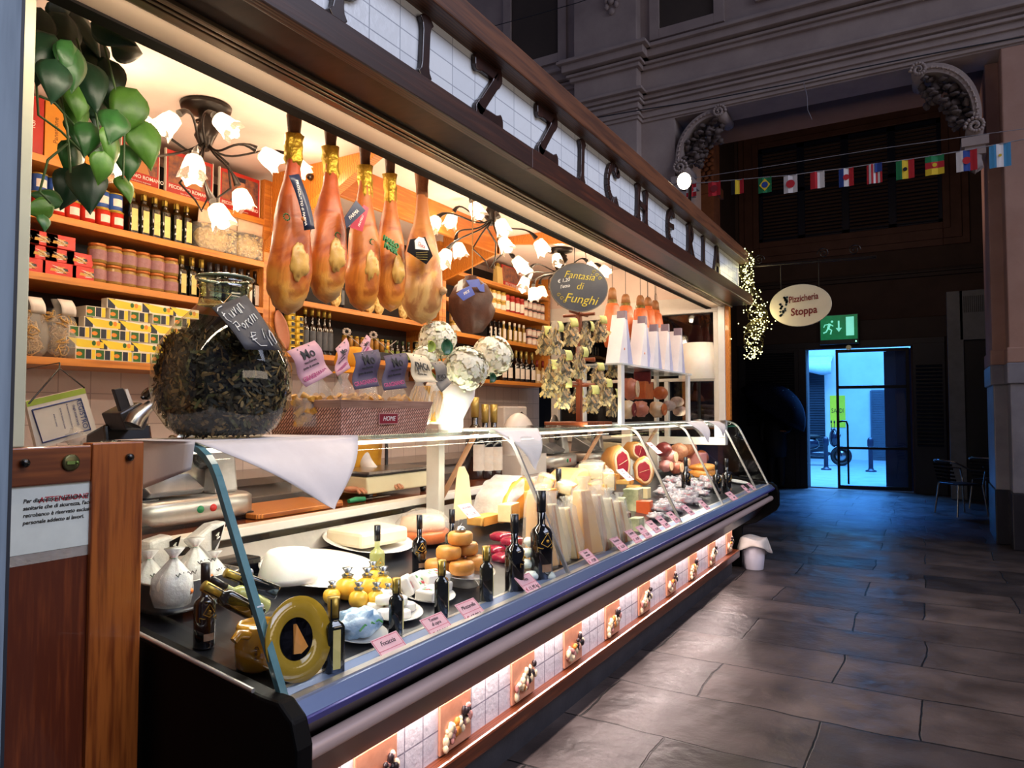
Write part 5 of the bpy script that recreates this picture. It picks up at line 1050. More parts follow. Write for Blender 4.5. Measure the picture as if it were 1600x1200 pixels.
for k in range(3600):
    z = r.uniform(.012, .335); a = r.uniform(-2.7, 1.0); rr = jr(z)*r.uniform(.86, .965)-.004
    if z > .30: rr *= r.uniform(.2, 1) if r.random() < .8 else 1; z = min(z, .29+.03*r.random())
    c = V((rr*cos(a), rr*sin(a), z)); L_ = r.uniform(.006, .022); w = r.uniform(.0025, .0065); T = Matrix.Rotation(a, 3, 'Z') @ Euler((r.uniform(-3.1, 3.1), r.uniform(-.3, .3), r.uniform(-.3, .3))).to_matrix(); cu = r.uniform(-.010, .006)
    if z < .1: L_ *= .8; 
    vs = [c+T @ V((cu*(s*s), s*L_, q*w*(1-.5*abs(s)))) for s in (-1, -.33, .33, 1) for q in (-1, 1)]
    m.add(vs, [(0, 1, 3, 2), (2, 3, 5, 4), (4, 5, 7, 6)], r.choice([0, 0, 0, 1, 1, 4, 4, 2, 3]) if r.random() < .9 else 2, True)
tag(m.build('dried_mushrooms', MUSH, t), None, kind='stuff')
cs = [(331, 481), (384, 461), (438, 547), (383, 546)]; xs = [-1.70, -1.72, -1.62, -1.60]
P4 = [at(*c, x=x)-jc for c, x in zip(cs, xs)]
MB().grid(lambda a, b: tuple((P4[0]*(1-a)+P4[1]*a)*(1-b)+(P4[3]*(1-a)+P4[2]*a)*b+V((.008*sin(pi*b), 0, 0))), 4, 6).build('slate_tag', SLATE, t, thick=.003)
MB().tube([P4[0]+V((0, .02, 0)), V((.07, -.03, .43)), V((.02, -.07, .44))], .0012, 5).build('tag_cord', MATS['twine'], t)
def strokes(parent, name, lines, org, ux, uy, r_, m_, off=V((.006, 0, 0)), M=None):
    """handwriting: polylines in card coordinates, laid on the card"""
    b = MB()
    for ln in lines:
        P = [V(org)+V(ux)*p[0]+V(uy)*p[1]+off for p in ln]; Q = []
        for i in range(len(P)-1):
            p0, p1, p2, p3 = P[max(i-1, 0)], P[i], P[i+1], P[min(i+2, len(P)-1)]
            for k in range(4):
                s = k/4; Q.append(.5*((2*p1)+(p2-p0)*s+(2*p0-5*p1+4*p2-p3)*s*s+(3*p1-p0-3*p2+p3)*s**3))
        Q.append(P[-1]); b.tube(Q, r_, 5)
    return b.build(name, m_, parent)
F1 = [[(.10, .86), (.06, .70), (.12, .62)], [(.02, .90), (.10, .96), (.22, .97)], [(.05, .78), (.14, .82)], [(.22, .80), (.24, .70), (.31, .72), (.33, .84), (.34, .72)], [(.38, .86), (.40, .74), (.46, .88), (.51, .84), (.52, .74)], [(.56, .74), (.58, .9), (.66, .92), (.68, .80)],
      [(.16, .56), (.15, .42)], [(.12, .58), (.24, .62), (.26, .52), (.17, .50)], [(.36, .56), (.30, .5), (.36, .45), (.40, .52), (.36, .56)], [(.44, .46), (.46, .58), (.52, .60)], [(.60, .62), (.54, .56), (.60, .50)], [(.66, .53), (.68, .66)], [(.74, .55), (.75, .67), (.82, .68), (.83, .58)],
      [(.54, .34), (.42, .36), (.36, .22), (.46, .08), (.64, .08)], [(.32, .26), (.50, .30)], [(.33, .20), (.48, .23)], [(.70, .22), (.78, .40), (.80, .08)], [(.95, .36), (.88, .26), (.90, .10), (.98, .14), (.98, .30), (.95, .36)]]
def onq(p):
    a, b = p[0], 1-p[1]; q = (P4[0]*(1-a)+P4[1]*a)*(1-b)+(P4[3]*(1-a)+P4[2]*a)*b+V((.008*sin(pi*b)+.004, 0, 0)); return q
b = MB()
for ln in F1: b.tube([onq(p) for p in ln], .0018, 5)
b.build('chalk_writing', CHALKW, t)
# napkins
NAP = mat('white_napkin', '#e9e1de', '#dcd3d0', 9, .8, bump=.05)
def napkin(label, y0, y1, tip, xt=-1.668, extra=None):
    A = V((-2.0, y0-.02, ZT+.0025)); B = V((-2.0, y1, ZT+.0025)); C0 = V((xt, y0, ZT+.003)); C1 = V((xt, y1, ZT+.003)); T = V(tip)
    m = MB(); m.grid(lambda u, v: tuple((A*(1-u)+B*u)*(1-v)+(C0*(1-u)+C1*u)*v), 8, 6)
    def fl(u, v):
        b = C0*(1-u)+C1*u; e = C1*(1-v)+T*v if u > .98 else None; p = b*(1-v)+T*v; p = p+V((1, 0, .25))*(.028*sin(pi*min(1, v*1.1))+.006*sin(u*9)*v*(1-v)*2); return tuple(p)
    m.grid(fl, 16, 14)
    if extra: m.grid(extra, 8, 8)
    o = m.build('white_napkin', NAP, thick=.0015); tag(o, label, 'napkin', 'white cloth napkins draped over the glass'); return o
def nearflap(u, v):
    x = -2.0+.33*u; return (x, Y0-.01-.01*v, ZT+.003-.17*v*(1-u*.75)-.03*u*v)
napkin('large white napkin under the mushroom jar, one corner hanging over the glass', 1.20, YU(559, -1.668, ZT), at(523, 796, x=-1.515), extra=nearflap)
napkin('white napkin hanging over the glass edge before the mushroom stand', YU(772, -1.668, ZT), YU(840, -1.668, ZT), at(838, 735, x=-1.57))
napkin('white napkin with a long point near the far end of the counter', YU(1072, -1.668, ZT), YU(1100, -1.668, ZT), at(1108, 693, x=-1.54))
napkin('small cream napkin corner, the farthest one on the counter', YU(1106, -1.668, ZT), YU(1127, -1.668, ZT), at(1131, 682, x=-1.57))
# pasta basket
bx = dict(x0=-2.06, x1=-1.70, y0=YU(532, -1.70, 1.48), y1=YU(672, -1.70, 1.48))
bk = thing('pasta_basket', 'woven-print gift basket marked HOME holding bags of pasta', 'basket', (-1.88, (bx['y0']+bx['y1'])/2, ZT+.001)); hx, hy = .18, (bx['y1']-bx['y0'])/2
def wicker():
    m = bpy.data.materials.new('woven_print'); m.use_nodes = True; N = m.node_tree.nodes; L = m.node_tree.links; b = N['Principled BSDF']
    tc = N.new('ShaderNodeTexCoord'); mp = N.new('ShaderNodeMapping'); mp.inputs['Rotation'].default_value = (rad(45), 0, rad(45)); L.new(tc.outputs['Object'], mp.inputs[0])
    ck = N.new('ShaderNodeTexBrick'); ck.inputs['Scale'].default_value = 1; ck.inputs['Brick Width'].default_value = .030; ck.inputs['Row Height'].default_value = .0125; ck.inputs['Mortar Size'].default_value = .0022; ck.inputs['Color1'].default_value = H('#e6b8a2'); ck.inputs['Color2'].default_value = H('#c98e76'); ck.inputs['Mortar'].default_value = H('#4a1f1a')
    sp = N.new('ShaderNodeSeparateXYZ'); cb = N.new('ShaderNodeCombineXYZ'); L.new(tc.outputs['Object'], sp.inputs[0]); a1 = N.new('ShaderNodeMath'); a2 = N.new('ShaderNodeMath'); a3 = N.new('ShaderNodeMath'); a3.operation = 'ADD'; L.new(sp.outputs['X'], a3.inputs[0]); L.new(sp.outputs['Y'], a3.inputs[1])
    a1.operation = 'ADD'; a2.operation = 'SUBTRACT'; L.new(a3.outputs[0], a1.inputs[0]); L.new(sp.outputs['Z'], a1.inputs[1]); L.new(a3.outputs[0], a2.inputs[0]); L.new(sp.outputs['Z'], a2.inputs[1]); L.new(a1.outputs[0], cb.inputs[0]); L.new(a2.outputs[0], cb.inputs[1]); L.new(cb.outputs[0], ck.inputs['Vector'])
    L.new(ck.outputs['Color'], b.inputs['Base Color']); b.inputs['Roughness'].default_value = .5; return m
WK = wicker(); hb = .122
def wallq(mb, a, b_, z0, z1, f0, f1, mi):
    A0 = V((a[0]*f0, a[1]*f0, z0)); B0 = V((b_[0]*f0, b_[1]*f0, z0)); A1 = V((a[0]*f1, a[1]*f1, z1)); B1 = V((b_[0]*f1, b_[1]*f1, z1)); mb.add([A0, B0, B1, A1], [(0, 1, 2, 3)], mi)
cn = [(-hx, -hy), (hx, -hy), (hx, hy), (-hx, hy)]
m = MB()
for i in range(4): wallq(m, cn[i], cn[(i+1) % 4], 0, hb*.8, .93, 1, 0)
m.box(-hx*.93, hx*.93, -hy*.93, hy*.93, 0, .003, 0); m.build('woven_side', WK, bk, thick=.003)
m = MB()
for i in range(4): wallq(m, cn[i], cn[(i+1) % 4], hb*.79, hb, 1.0, 1.035, 0)
m.build('wooden_rim', mat('printed_wood_rim', '#b9917c', '#98705d', 9, .5, str3=(1, 1, 14)), bk, thick=.005)
q = YU(607, -1.70, 1.47)-bk.location.y; MB().box(hx*.995, hx*1.0+.002, q-.05, q+.05, .04, .074).build('red_plaque', mat('dark_red_plaque', '#8e1f2c', '#7a1824', 9, .5), bk)
MB().box(hx*.99, hx+.0012, q-.054, q+.054, .037, .077).build('plaque_border', mat('pink_border', '#c99a90', '#b58479', 9, .5), bk); txt('HOME', .024, FXM(hx+.003, q, .057), PAPER, bk, shear=.3)
# pasta bags in the basket
PT1 = mat('golden_pasta', '#dca84a', '#a97325', 28, .45, bump=.5); LIL = mat('lilac_card', '#c99aa2', '#b98891', 9, .6); PUR = mat('dusky_violet_card', '#4d4058', '#3f344a', 9, .6); KR = mat('cream_card', '#dccaa8', '#cfbb96', 9, .6)
def pbag(c, size, kind, card, cm, textm, word, label, pink='GRAGNANO'):
    c = V(c); t = thing('pasta_bag', label, 'pasta bag', c, group='bags of artisan pasta in the basket'); w, d, h = size; r = random.Random(int(c.y*1000)); m = MB()
    if kind == 'tube':
        for k in range(60):
            p = V((r.uniform(-d, d)*.85, r.uniform(-w, w)*.85, r.uniform(.02, h*.55))); T = Euler((r.uniform(0, 3), r.uniform(0, 3), r.uniform(0, 3))).to_matrix(); a = T @ V((0, 0, .02)); m.tube([p-a, p+a], .011, 8)
    else:
        for k in range(70):
            x, y = r.uniform(-d, d)*.7, r.uniform(-w, w)*.7; m.tube([(x, y-.03, .01), (x*.8, y*.8+.03, h*.85)], .0024, 4)
    m.build('dry_pasta', PT1, t)
    MB().lathe([(w*.9, 0), (w*1.05, h*.15), (w*1.1, h*.45), (w*.75, h*.72), (w*.35, h*.9), (w*.5, h)], 22, sx=d/w, wob=.12).build('clear_bag', CELLO, t)
    xs = [-1.70, -1.71, -1.655, -1.65]; Q = [at(*p, x=x+card[1])-c for p, x in zip(card[0], xs)]
    f = lambda a, b: tuple((Q[0]*(1-a)+Q[1]*a)*(1-b)+(Q[3]*(1-a)+Q[2]*a)*b+V((.010*sin(2*pi*b), 0, 0)))
    MB().grid(f, 4, 8).build('header_card', cm, t, thick=.0012)
    U = (Q[1]-Q[0]).normalized(); W_ = (Q[0]-Q[3]).normalized(); Nn = U.cross(W_).normalized(); W2 = Nn.cross(U)
    def place(s, size_, a, b, mt, **k):
        p = V(f(a, b))+Nn*.0025; M_ = Matrix(((U.x, W2.x, Nn.x, p.x), (U.y, W2.y, Nn.y, p.y), (U.z, W2.z, Nn.z, p.z), (0, 0, 0, 1))); txt(s, size_, M_, mt, t, **k)
    L_ = (Q[1]-Q[0]).length; place(word[0], L_*word[1], .5, word[2], textm, bold=.0004)
    if pink: place(pink, L_*.15, .5, .86, mat('rose_print', '#b8507c', '#a2426c', 9, .6), bold=.0006); place('maccheroni', L_*.09, .5, .46, textm); place('pasta di semola', L_*.09, .5, .6, textm)
    else: place('di grano duro', L_*.09, .5, .72, textm)
    m = MB()
    for a in (.3, .7): m.ell(V(f(a, .06))+Nn*.002, .0028, 6, 4)
    m.build('staples', METAL, t); return t
B0 = bk.location.z+.03; yb = bk.location.y
def bc_(u, dx=0): return (-1.86+dx, YU(u, -1.86+dx, 1.55), B0)
pbag(bc_(492), (.075, .05, .19), 'tube', ([(448, 549), (491, 532), (520, 583), (478, 605)], 0), LIL, INK, ('Mo', .34, .25), 'pasta bag with a tilted pink card marked Mo, leftmost in the basket')
pbag(bc_(566, .03), (.07, .05, .19), 'tube', ([(552, 552), (591, 546), (593, 603), (554, 609)], .02), PUR, INK, ('Mo', .34, .25), 'pasta bag with a violet card marked Mo, in the basket middle')
pbag(bc_(616, .03), (.06, .05, .19), 'tube', ([(599, 556), (634, 551), (636, 606), (600, 610)], .02), PUR, INK, ('Mo', .34, .25), 'second violet carded pasta bag marked Mo, next to the long pici')
pbag(bc_(655, .02), (.05, .045, .19), 'long', ([(634, 551), (664, 556), (684, 597), (650, 597)], .01), KR, INK, ('pici', .52, .4), 'bag of long pici pasta with a cream card, beside the flowers', None)
pbag(bc_(680, .0), (.035, .035, .17), 'long', ([(672, 566), (690, 564), (706, 598), (690, 613)], 0), mat('grey_card', '#7d7468', '#665e54', 9, .6), INK, ('Pici', .5, .55), 'dark-carded pici bag leaning against the vase', None)
pbag(bc_(536, -.08), (.055, .045, .2), 'tube', ([(524, 545), (541, 528), (548, 575), (527, 588)], -.12), LIL, INK, ('Mo', .3, .3), 'pasta bag with a pink card standing at the back of the basket, left')
pbag(bc_(575, -.1), (.045, .04, .21), 'tube', ([(562, 540), (573, 523), (584, 548), (566, 560)], -.14), LIL, INK, ('Mo', .3, .3), 'pasta bag with a small pointed pink card at the back of the basket')
# vase with hydrangeas
vc = V((-1.87, YU(704, -1.87, 1.5), ZT+.001)); t = thing('flower_vase', 'white paper-wrapped vase of white hydrangea blooms', 'vase', vc)
MB().lathe([(.052, 0), (.056, .02), (.052, .05), (.075, .10), (.105, .15), (.115, .19), (.10, .215)], 26, wob=.16).build('paper_wrap', mat('white_tissue', '#eee6e2', '#ddd3cf', 9, .6, sss=.2), t, thick=.002)
WP = [mat('hydrangea_'+n, a, b, 20, .6, sss=.15) for n, a, b in (('white', '#f2ecd8', '#e2dcc2'), ('lime', '#e4e6bd', '#d0d6a0'))]
for k, (u, v, rp, x) in enumerate(((684, 531, 29, -1.93), (727, 577, 34, -1.78), (769, 556, 31, -1.88), (664, 560, 20, -1.9))):
    c = at(u, v, x=x)-vc; R_ = rp*mpp(at(u, v, x=x)); m = MB(); m.ell(c, R_*.88, 14, 10, mi=0); r = random.Random(k)
    for q in range(260):
        d = V((r.gauss(0, 1), r.gauss(0, 1), r.gauss(0, 1))).normalized(); o = c+d*R_*r.uniform(.86, 1.04); X, Y, _ = frame(V((0, 0, 0)), d); s = R_*.21; a0 = r.uniform(0, 6)
        for e in range(4):
            an = a0+e*pi/2; D1 = X*cos(an)+Y*sin(an); D2 = X*cos(an+.7)+Y*sin(an+.7); D3 = X*cos(an-.7)+Y*sin(an-.7); m.add([o, o+D3*s*.7+d*s*.2, o+D1*s+d*s*.05, o+D2*s*.7+d*s*.2], [(0, 1, 2, 3)], 0 if r.random() < .96 else 1, True)
    m.build('hydrangea_bloom', WP, t); MB().tube([c*.85, V((0, 0, .16))], .004, 6).build('stem', mat('green_stem', '#6a8a3a', '#4e6a28', 9, .5), t)
for k, (u, v, s) in enumerate(((696, 542, .045), (672, 541, .03), (768, 590, .03))):
    c = at(u, v, x=-1.82)-vc; MB().grid(lambda a, b: (c.x+.01*cos(a*6), c.y+s*(a-.5)*2*sin(pi*min(1, b+.02))**.6, c.z+s*(b-.5)*1.6), 6, 8).build('leaf', mat('dark_leaf', '#1f5a3a', '#15442a', 9, .35) if k != 1 else mat('lime_leaf', '#a9b84a', '#8d9c35', 9, .5), t, thick=.001)
# mushroom bag stand
sc0 = V((-1.93, YU(905, -1.93, 1.6), ZT+.001)); t = thing('bag_stand', 'wooden rack stand hung with bags of dried mushrooms', 'stand', sc0); K = mpp(sc0+V((0, 0, .3)))
RW = mat('red_stand_wood', '#8c4423', '#64290f', 4, .4, kind='wood', str3=(9, 9, 1), contrast=1.4)
def sz(v): return at(905, v, x=-1.93).z-ZT
MB().box(-.015, .015, -.02, .02, .02, sz(481)).build('pole', RW, t, bevel=.003); MB().box(-.15, .15, -.2, .19, 0, .022).build('base', RW, t, bevel=.004)
bars = [(490, .13), (560, .24), (600, .2)]
for v, w in bars: MB().tube([(0, -w, sz(v)), (0, w, sz(v))], .011, 8).build('crossbar', RW, t); MB().tube([(-.11, 0, sz(v)-.01), (.11, 0, sz(v)-.01)], .011, 8).build('crossbar', RW, t)
SL = [mat('dry_slice_'+n, a, b, 35, .6) for n, a, b in (('cream', '#dcc58c', '#b8924e'), ('dark', '#54452a', '#33281a'), ('tan', '#b88a44', '#8a6028'))]
g = thing('dried_mushroom_bag', '', 'mushroom bag', (0, 0, 0)); m = MB(); r = random.Random(9)
for k in range(70):
    z = -r.uniform(.05, .175); w = .05*min(1, (abs(z)-.02)/.08); c = V((r.uniform(-.02, .028), r.uniform(-w, w), z)); T = Euler((r.uniform(-.9, .9), r.uniform(-.4, .4), r.uniform(-.5, .5))).to_matrix(); L_ = r.uniform(.014, .03); wd = r.uniform(.005, .010)
    m.add([c+T @ V((.006*s*s*(1 if k % 2 else -1), q*wd, s*L_)) for s in (-1, 0, 1) for q in (-1, 1)], [(0, 1, 3, 2), (2, 3, 5, 4)], r.choice([0, 0, 1, 2]), True)
m.build('mushroom_slices', SL, g); MB().lathe([(.04, -.185), (.052, -.17), (.055, -.12), (.045, -.07), (.022, -.03), (.02, -.005)], 18, sx=.6, wob=.15).build('clear_bag', mat('thin_film', '#e6dfc8', '#cfc6a8', 30, .25, trans=.86, spec=.5), g)
MB().grid(lambda a, b: (.034+.010*sin(b*3), -.026+.052*a+.008*b, -.01-.055*b), 3, 4).build('header_card', mat('lime_card', '#cfc97a', '#bfb866', 9, .6), g, thick=.001); MG = Kit(g)
BG = [(866, 500, .04), (893, 496, .06), (915, 500, .05), (938, 492, .05), (852, 508, -.04), (880, 545, .12), (905, 540, .13), (862, 560, .02), (934, 565, .02), (958, 548, .02), (880, 588, .06), (858, 572, -.02), (945, 590, .06), (925, 600, .12), (902, 604, -.06), (955, 605, 0)]
for k, (u, v, dx) in enumerate(BG):
    p = at(u, v, x=-1.93+dx); MG.put(p, rz=random.Random(k).uniform(-.9, .1), label='%s of the dried mushroom bags hanging on the rack, counted from the top' % (ORD[k] if k < 14 else ['fifteenth', 'last'][k-14]), group='dried mushroom bags on the rack', scale=random.Random(k).uniform(.92, 1.12))
# oval chalkboard
q = at(905, 449, x=-1.86); hz = 38*mpp(q); wz = 47*mpp(q); yaw = .75
t = thing('oval_chalkboard', 'oval slate board with yellow script Fantasia di Funghi above the rack', 'chalkboard', q, rz=yaw)
MB().prism([(wz*cos(a), hz*sin(a)) for a in [i*2*pi/44 for i in range(44)]][::-1], 0, .010, ax='y').build('slate_board', SLATE, t); MB().tube([(wz*cos(a), .002, hz*sin(a)) for a in [i*2*pi/44 for i in range(45)]], .0035, 6, cap=False).build('board_edge', mat('weathered_edge', '#6f6454', '#574e41', 30, .7), t)
YC = mat('yellow_chalk', '#c9b53a', '#b3a02e', 40, .8)
txt('Fantasia', hz*.42, FYM(0, -.003, hz*.47, roll=rad(-4)), YC, t, shear=.35, sx=1.0, bold=-.0004); txt('di', hz*.42, FYM(0, -.003, hz*.04), YC, t, shear=.35, bold=-.0004); txt('Funghi', hz*.52, FYM(hz*.05, -.003, -hz*.5, roll=rad(-5)), YC, t, shear=.35, sx=1.05, bold=-.0004); txt('€ 1,20', hz*.2, FYM(-wz*.55, -.003, hz*.25, roll=rad(12)), CHALKW, t, shear=.3); txt("l'etto", hz*.2, FYM(-wz*.5, -.003, hz*.02, roll=rad(12)), CHALKW, t, shear=.3)
m = MB()
for s, cx_, cz_ in ((1, -wz*.72, -hz*.35), (-1, wz*.72, hz*.4)):
    for k in range(3): m.tube([(cx_+s*.02*k+.014*(1-a/14)*cos(a*.6), -.003, cz_-.02*k*s+.014*(1-a/14)*sin(a*.6)) for a in range(14)], .0014, 4)
m.build('drawn_scrolls', YC, t)
MB().tube([(-.03, .005, hz), (-.01, .02, 2.95-q.z)], .002, 4).tube([(.05, .005, hz*.95), (.01, .02, 2.95-q.z)], .002, 4).build('hanging_wire', IRON, t)
# small glass cabinet
cy0, cy1 = YU(972, -1.78, 1.5), YU(1076, -1.78, 1.5); zc = at(972, 570, x=-1.78).z; zc2 = at(1076, 584, x=-1.78).z
t = thing('glass_meat_cabinet', 'small white-framed glass cabinet of cured meats on the counter', 'cabinet', (0, 0, 0))
for x in (-1.80, -2.08):
    for y in (cy0, cy1): MB().box(x, x+.028, y-.03, y+.03, ZT+.001, zc).build('corner_post', WHITEP, t, bevel=.003)
MB().box(-2.10, -1.76, cy0-.035, cy1+.05, zc, zc+.012).build('glass_top', mat('clear_top', '#dfe6e6', '#cfd8d8', 9, .1, trans=.55), t); MB().box(-1.785, -1.783, cy0+.03, cy1-.03, ZT+.001, zc).build('glass_front', GLASS, t)
MB().box(-2.09, -1.775, cy0-.035, cy1+.03, ZT+.0008, ZT+.006).build('base_plate', ALU, t)
MEAT = mat('pink_cured_meat', '#d98a6a', '#b8573f', 22, .35, bump=.2, contrast=.7); MEATD = mat('dark_red_meat', '#8e3430', '#5e1c1c', 25, .35, bump=.2); FAT = mat('creamy_fat', '#ecc9a4', '#d9a878', 16, .4, bump=.2); SPK = mat('orange_rind_meat', '#d9733a', '#b04e22', 14, .4, bump=.3)
def chunk(nm, label, u, v, x, rp, m_, sh='ell', cut=None, group=None, rot=(0, 0, 0), f=(1, 1.3, .8)):
    c = at(u, v, x=x); R_ = rp*mpp(c); t = thing(nm, label, 'cured meat', c, group=group); t.rotation_euler = rot; m = MB()
    if sh == 'ell': m.ell((0, 0, 0), (R_*f[0], R_*f[1], R_*f[2]), 18, 12, jit=.3)
    elif sh == 'cyl': m.lathe([(R_*.5, -R_*f[1]), (R_*.85, -R_*f[1]*.93), (R_, -R_*f[1]*.5), (R_, R_*f[1]*.5), (R_*.85, R_*f[1]*.93), (R_*.5, R_*f[1])], 18, wob=.12, M=Matrix.Rotation(pi/2, 4, 'X'))
    else: m.cbox((0, 0, 0), (R_*2*f[0], R_*2*f[1], R_*2*f[2]))
    b_ = m.build('meat_body', m_, t, bevel=.008 if sh == 'box' else 0)
    if cut: MB().prism([(R_*.82*cos(a)*f[1 if sh == 'ell' else 0]*.8, R_*.8*f[2]*sin(a)) for a in [i*pi/9 for i in range(18)]], R_*f[0]*.86, R_*f[0]*1.02, ax='x').build('cut_face', cut, t, bevel=.004)
    return t
MC = 'cured meats inside the small cabinet'
chunk('cured_meat_piece', 'dark red meat block topmost in the small cabinet', 1004, 588, -1.93, 16, MEATD, 'box', group=MC, f=(.8, 1, .6), rot=(.2, 0, .3)); chunk('cured_meat_piece', 'orange rinded meat block below the dark one in the small cabinet', 1002, 610, -1.93, 17, SPK, 'box', group=MC, f=(.8, 1.1, .8))
chunk('cured_meat_piece', 'rounded pink meat piece against the near cabinet post', 984, 608, -1.9, 15, MEAT, 'ell', FAT, group=MC, f=(.9, .8, 1.1)); chunk('cured_meat_piece', 'small rolled meat at the right of the cabinet stack', 1032, 614, -1.93, 10, SPK, 'cyl', group=MC)
chunk('cured_meat_piece', 'halved ham with red cut face low in the small cabinet', 981, 640, -1.86, 14, FAT, 'ell', MEATD, group=MC, f=(.8, 1, 1)); chunk('cured_meat_piece', 'pale ham end lying low in the middle of the cabinet', 1001, 639, -1.88, 15, MEAT, 'ell', group=MC, f=(.8, 1.2, .8)); chunk('cured_meat_piece', 'yellow fatty ham end low in the small cabinet', 1027, 640, -1.88, 15, FAT, 'ell', SPK, group=MC, f=(.8, 1.2, .8))
for k, (u, v) in enumerate(((1045, 634), (1058, 628), (1062, 642))): chunk('small_salami', 'small wrinkled salami, %s of three at the cabinet far side' % ['left', 'middle', 'right'][k], u, v, -1.9, 8, mat('floury_salami', '#c9aa98', '#a07c6c', 40, .7, bump=.4), 'cyl', group='small salamis in the cabinet', f=(1, 2, 1))
# triangular boxes on cabinet
WB2 = mat('white_wedge_box', '#d9d3d6', '#cbc5ca', 9, .5); BLG = mat('lilac_side', '#a8a8c4', '#9696b4', 9, .5)
for k, (u, vt, vb, w) in enumerate(((968, 492, 565, 46), (1000, 500, 568, 42), (1018, 512, 572, 34), (1036, 512, 576, 36), (1056, 518, 580, 30))):
    x = -1.86-.03*(k % 2); y = YU(u, x, zc+.1); z0 = zc+.013; c = V((x, y, z0)); h = (at(u, vt, x=x).z-z0); w_ = w/2*mpp(c)*1.3
    t = thing('triangular_gift_box', 'tall triangular white gift box, %s on the small cabinet' % nth(k, 5), 'gift box', c, group='triangular white gift boxes on the cabinet')
    o = MB().prism([(-w_, 0), (w_, 0), (.012, h), (-.012, h)], -.05, .05, ax='x').build('box_body', WB2, t); MB().prism([(w_*.25, .004), (w_*.96, .004), (.012, h*.96), (.004, h*.96)], .05, .0506, ax='x').build('lilac_panel', BLG, t)
    MB().prism([(-.022, h*.9), (.022, h*.9), (.018, h*1.07), (-.018, h*1.07)], -.01, .052, ax='x').build('top_band', mat('grey_plum_band', '#7a6c7c', '#67596a', 9, .5), t)
    if k < 2: MB().lathe([(.009, 0), (.009, .001), (0, .001)], 12, M=Matrix.Translation((.0506, -w_*.25, h*.3)) @ Matrix.Rotation(pi/2, 4, 'Y')).build('orange_sticker', mat('orange_dot', '#e0752a', '#d0661f', 9, .5), t)
# hams hanging at far end
for k, (u, vt, vb, w) in enumerate(((957, 450, 545, 26), (978, 460, 530, 24), (1001, 462, 540, 24), (1013, 465, 535, 22), (1024, 470, 545, 24))):
    x = -2.0-.02*k; yc = YU(u, x, 2.0); z0 = at(u, vb, x=x).z; z1 = at(u, vt, x=x).z; L_ = z1-z0; W_ = w/2*mpp((x, yc, 1.9))*1.25
    t = thing('cured_ham', 'small orange cured ham with black band, %s of those above the cabinet' % nth(k, 5), 'ham', (x, yc, z0), group='small hams hanging above the glass cabinet')
    MB().lathe([(0, 0), (W_*.7, L_*.03), (W_, L_*.2), (W_*.9, L_*.45), (W_*.62, L_*.7), (W_*.5, L_*.74)], 18, wob=.15).build('meat_body', SPK, t); MB().lathe([(W_*.52, L_*.66), (W_*.48, L_*.80)], 16).build('black_gold_band' if k < 3 else 'orange_band', mat('black_gold_band', '#2a2418', '#8f7732', 40, .4, contrast=.4) if k < 3 else MATS['orange_rind_meat'], t)
    MB().lathe([(W_*.45, L_*.8), (W_*.4, L_*.95), (W_*.25, L_)], 12, wob=.3).build('shank', mat('tan_shank', '#a8713f', '#80502a', 20, .5), t); MB().tube([(0, 0, L_), (0, 0, 2.94-z0)], .002, 4).build('hanging_cord', IRON, t)
for k, (u, v) in enumerate(((1012, 470), (1025, 466))):
    q = at(u, v, x=-2.1); o = MB().tube([(0, 0, 2.94-q.z)]+[(.0, .02*sin(a), .045*cos(a)) for a in [i*2*pi/12 for i in range(13)]], .0025, 5).build('wire_hook', IRON, loc=q); tag(o, 'empty wire loop hanging from the ceiling, %s of two' % ['left', 'right'][k], 'hook', 'empty wire hooks')
# table lamp
q = at(1092, 565, x=-1.88); R_ = 33*mpp(q); zb, zt_ = at(1092, 592, x=-1.88).z, at(1092, 537, x=-1.88).z
t = thing('table_lamp', 'white drum-shade lamp at the far end of the counter', 'lamp', (q.x, q.y, ZT+.001)); MB().lathe([(R_*.95, zb-ZT), (R_*.72, zt_-ZT)], 36).build('lamp_shade', mat('lamp_linen', '#ece0cf', '#e2d5c2', 9, .7, sss=.3, em=.25), t, thick=.002)
MB().lathe([(.06, 0), (.06, .012), (.015, .02), (.012, zb-ZT+.04), (0, zb-ZT+.05)], 18).build('lamp_base', METAL, t); light('lamp_bulb', 'POINT', (q.x, q.y, (zb+zt_)/2), 2.0, WARM, .03)
# salami trays
t = thing('salami_tray', 'tray of pale sausages stacked at the far end by the post', 'sausage tray', (-1.86, YU(1108, -1.86, 1.5), ZT+.001)); MB().box(-.13, .13, -.28, .28, 0, .01).build('tray', ALU, t, bevel=.004)
SG = thing('pale_sausage', '', 'sausage', (0, 0, 0)); MB().ell((0, 0, 0), (.11, .028, .026), 14, 10, jit=.12).build('sausage_body', mat('pink_grey_sausage', '#c59a90', '#9d736b', 40, .5, bump=.3), SG); MB().lathe([(.006, .10), (.012, .125), (0, .128)], 8, M=Matrix.Rotation(pi/2, 4, 'Y')).build('tied_end', PAPER, SG); SGK = Kit(SG)
for lv in range(3):
    for k in range(7-lv): SGK.put((t.location.x, t.location.y-.19+.062*k+.031*lv, ZT+.039+.048*lv), label='pale tied sausage, %s in the %s layer of the far tray' % (nth(k, 7-lv), ['bottom', 'middle', 'top'][lv]), group='pale sausages on the far tray', rot=(0, 0, .03*k))
t = thing('salami_pyramid', 'tall pink salami with a dark red tied top behind the sausages', 'salami', at(1088, 618, x=-2.0)+V((0, 0, -.02))); MB().lathe([(.085, -.04), (.07, .0), (.035, .05), (.02, .07)], 16, wob=.1).build('salami_body', MEAT, t); MB().lathe([(.02, .06), (.035, .09), (.032, .13), (.02, .15)], 12, wob=.3).build('red_top', MEATD, t)
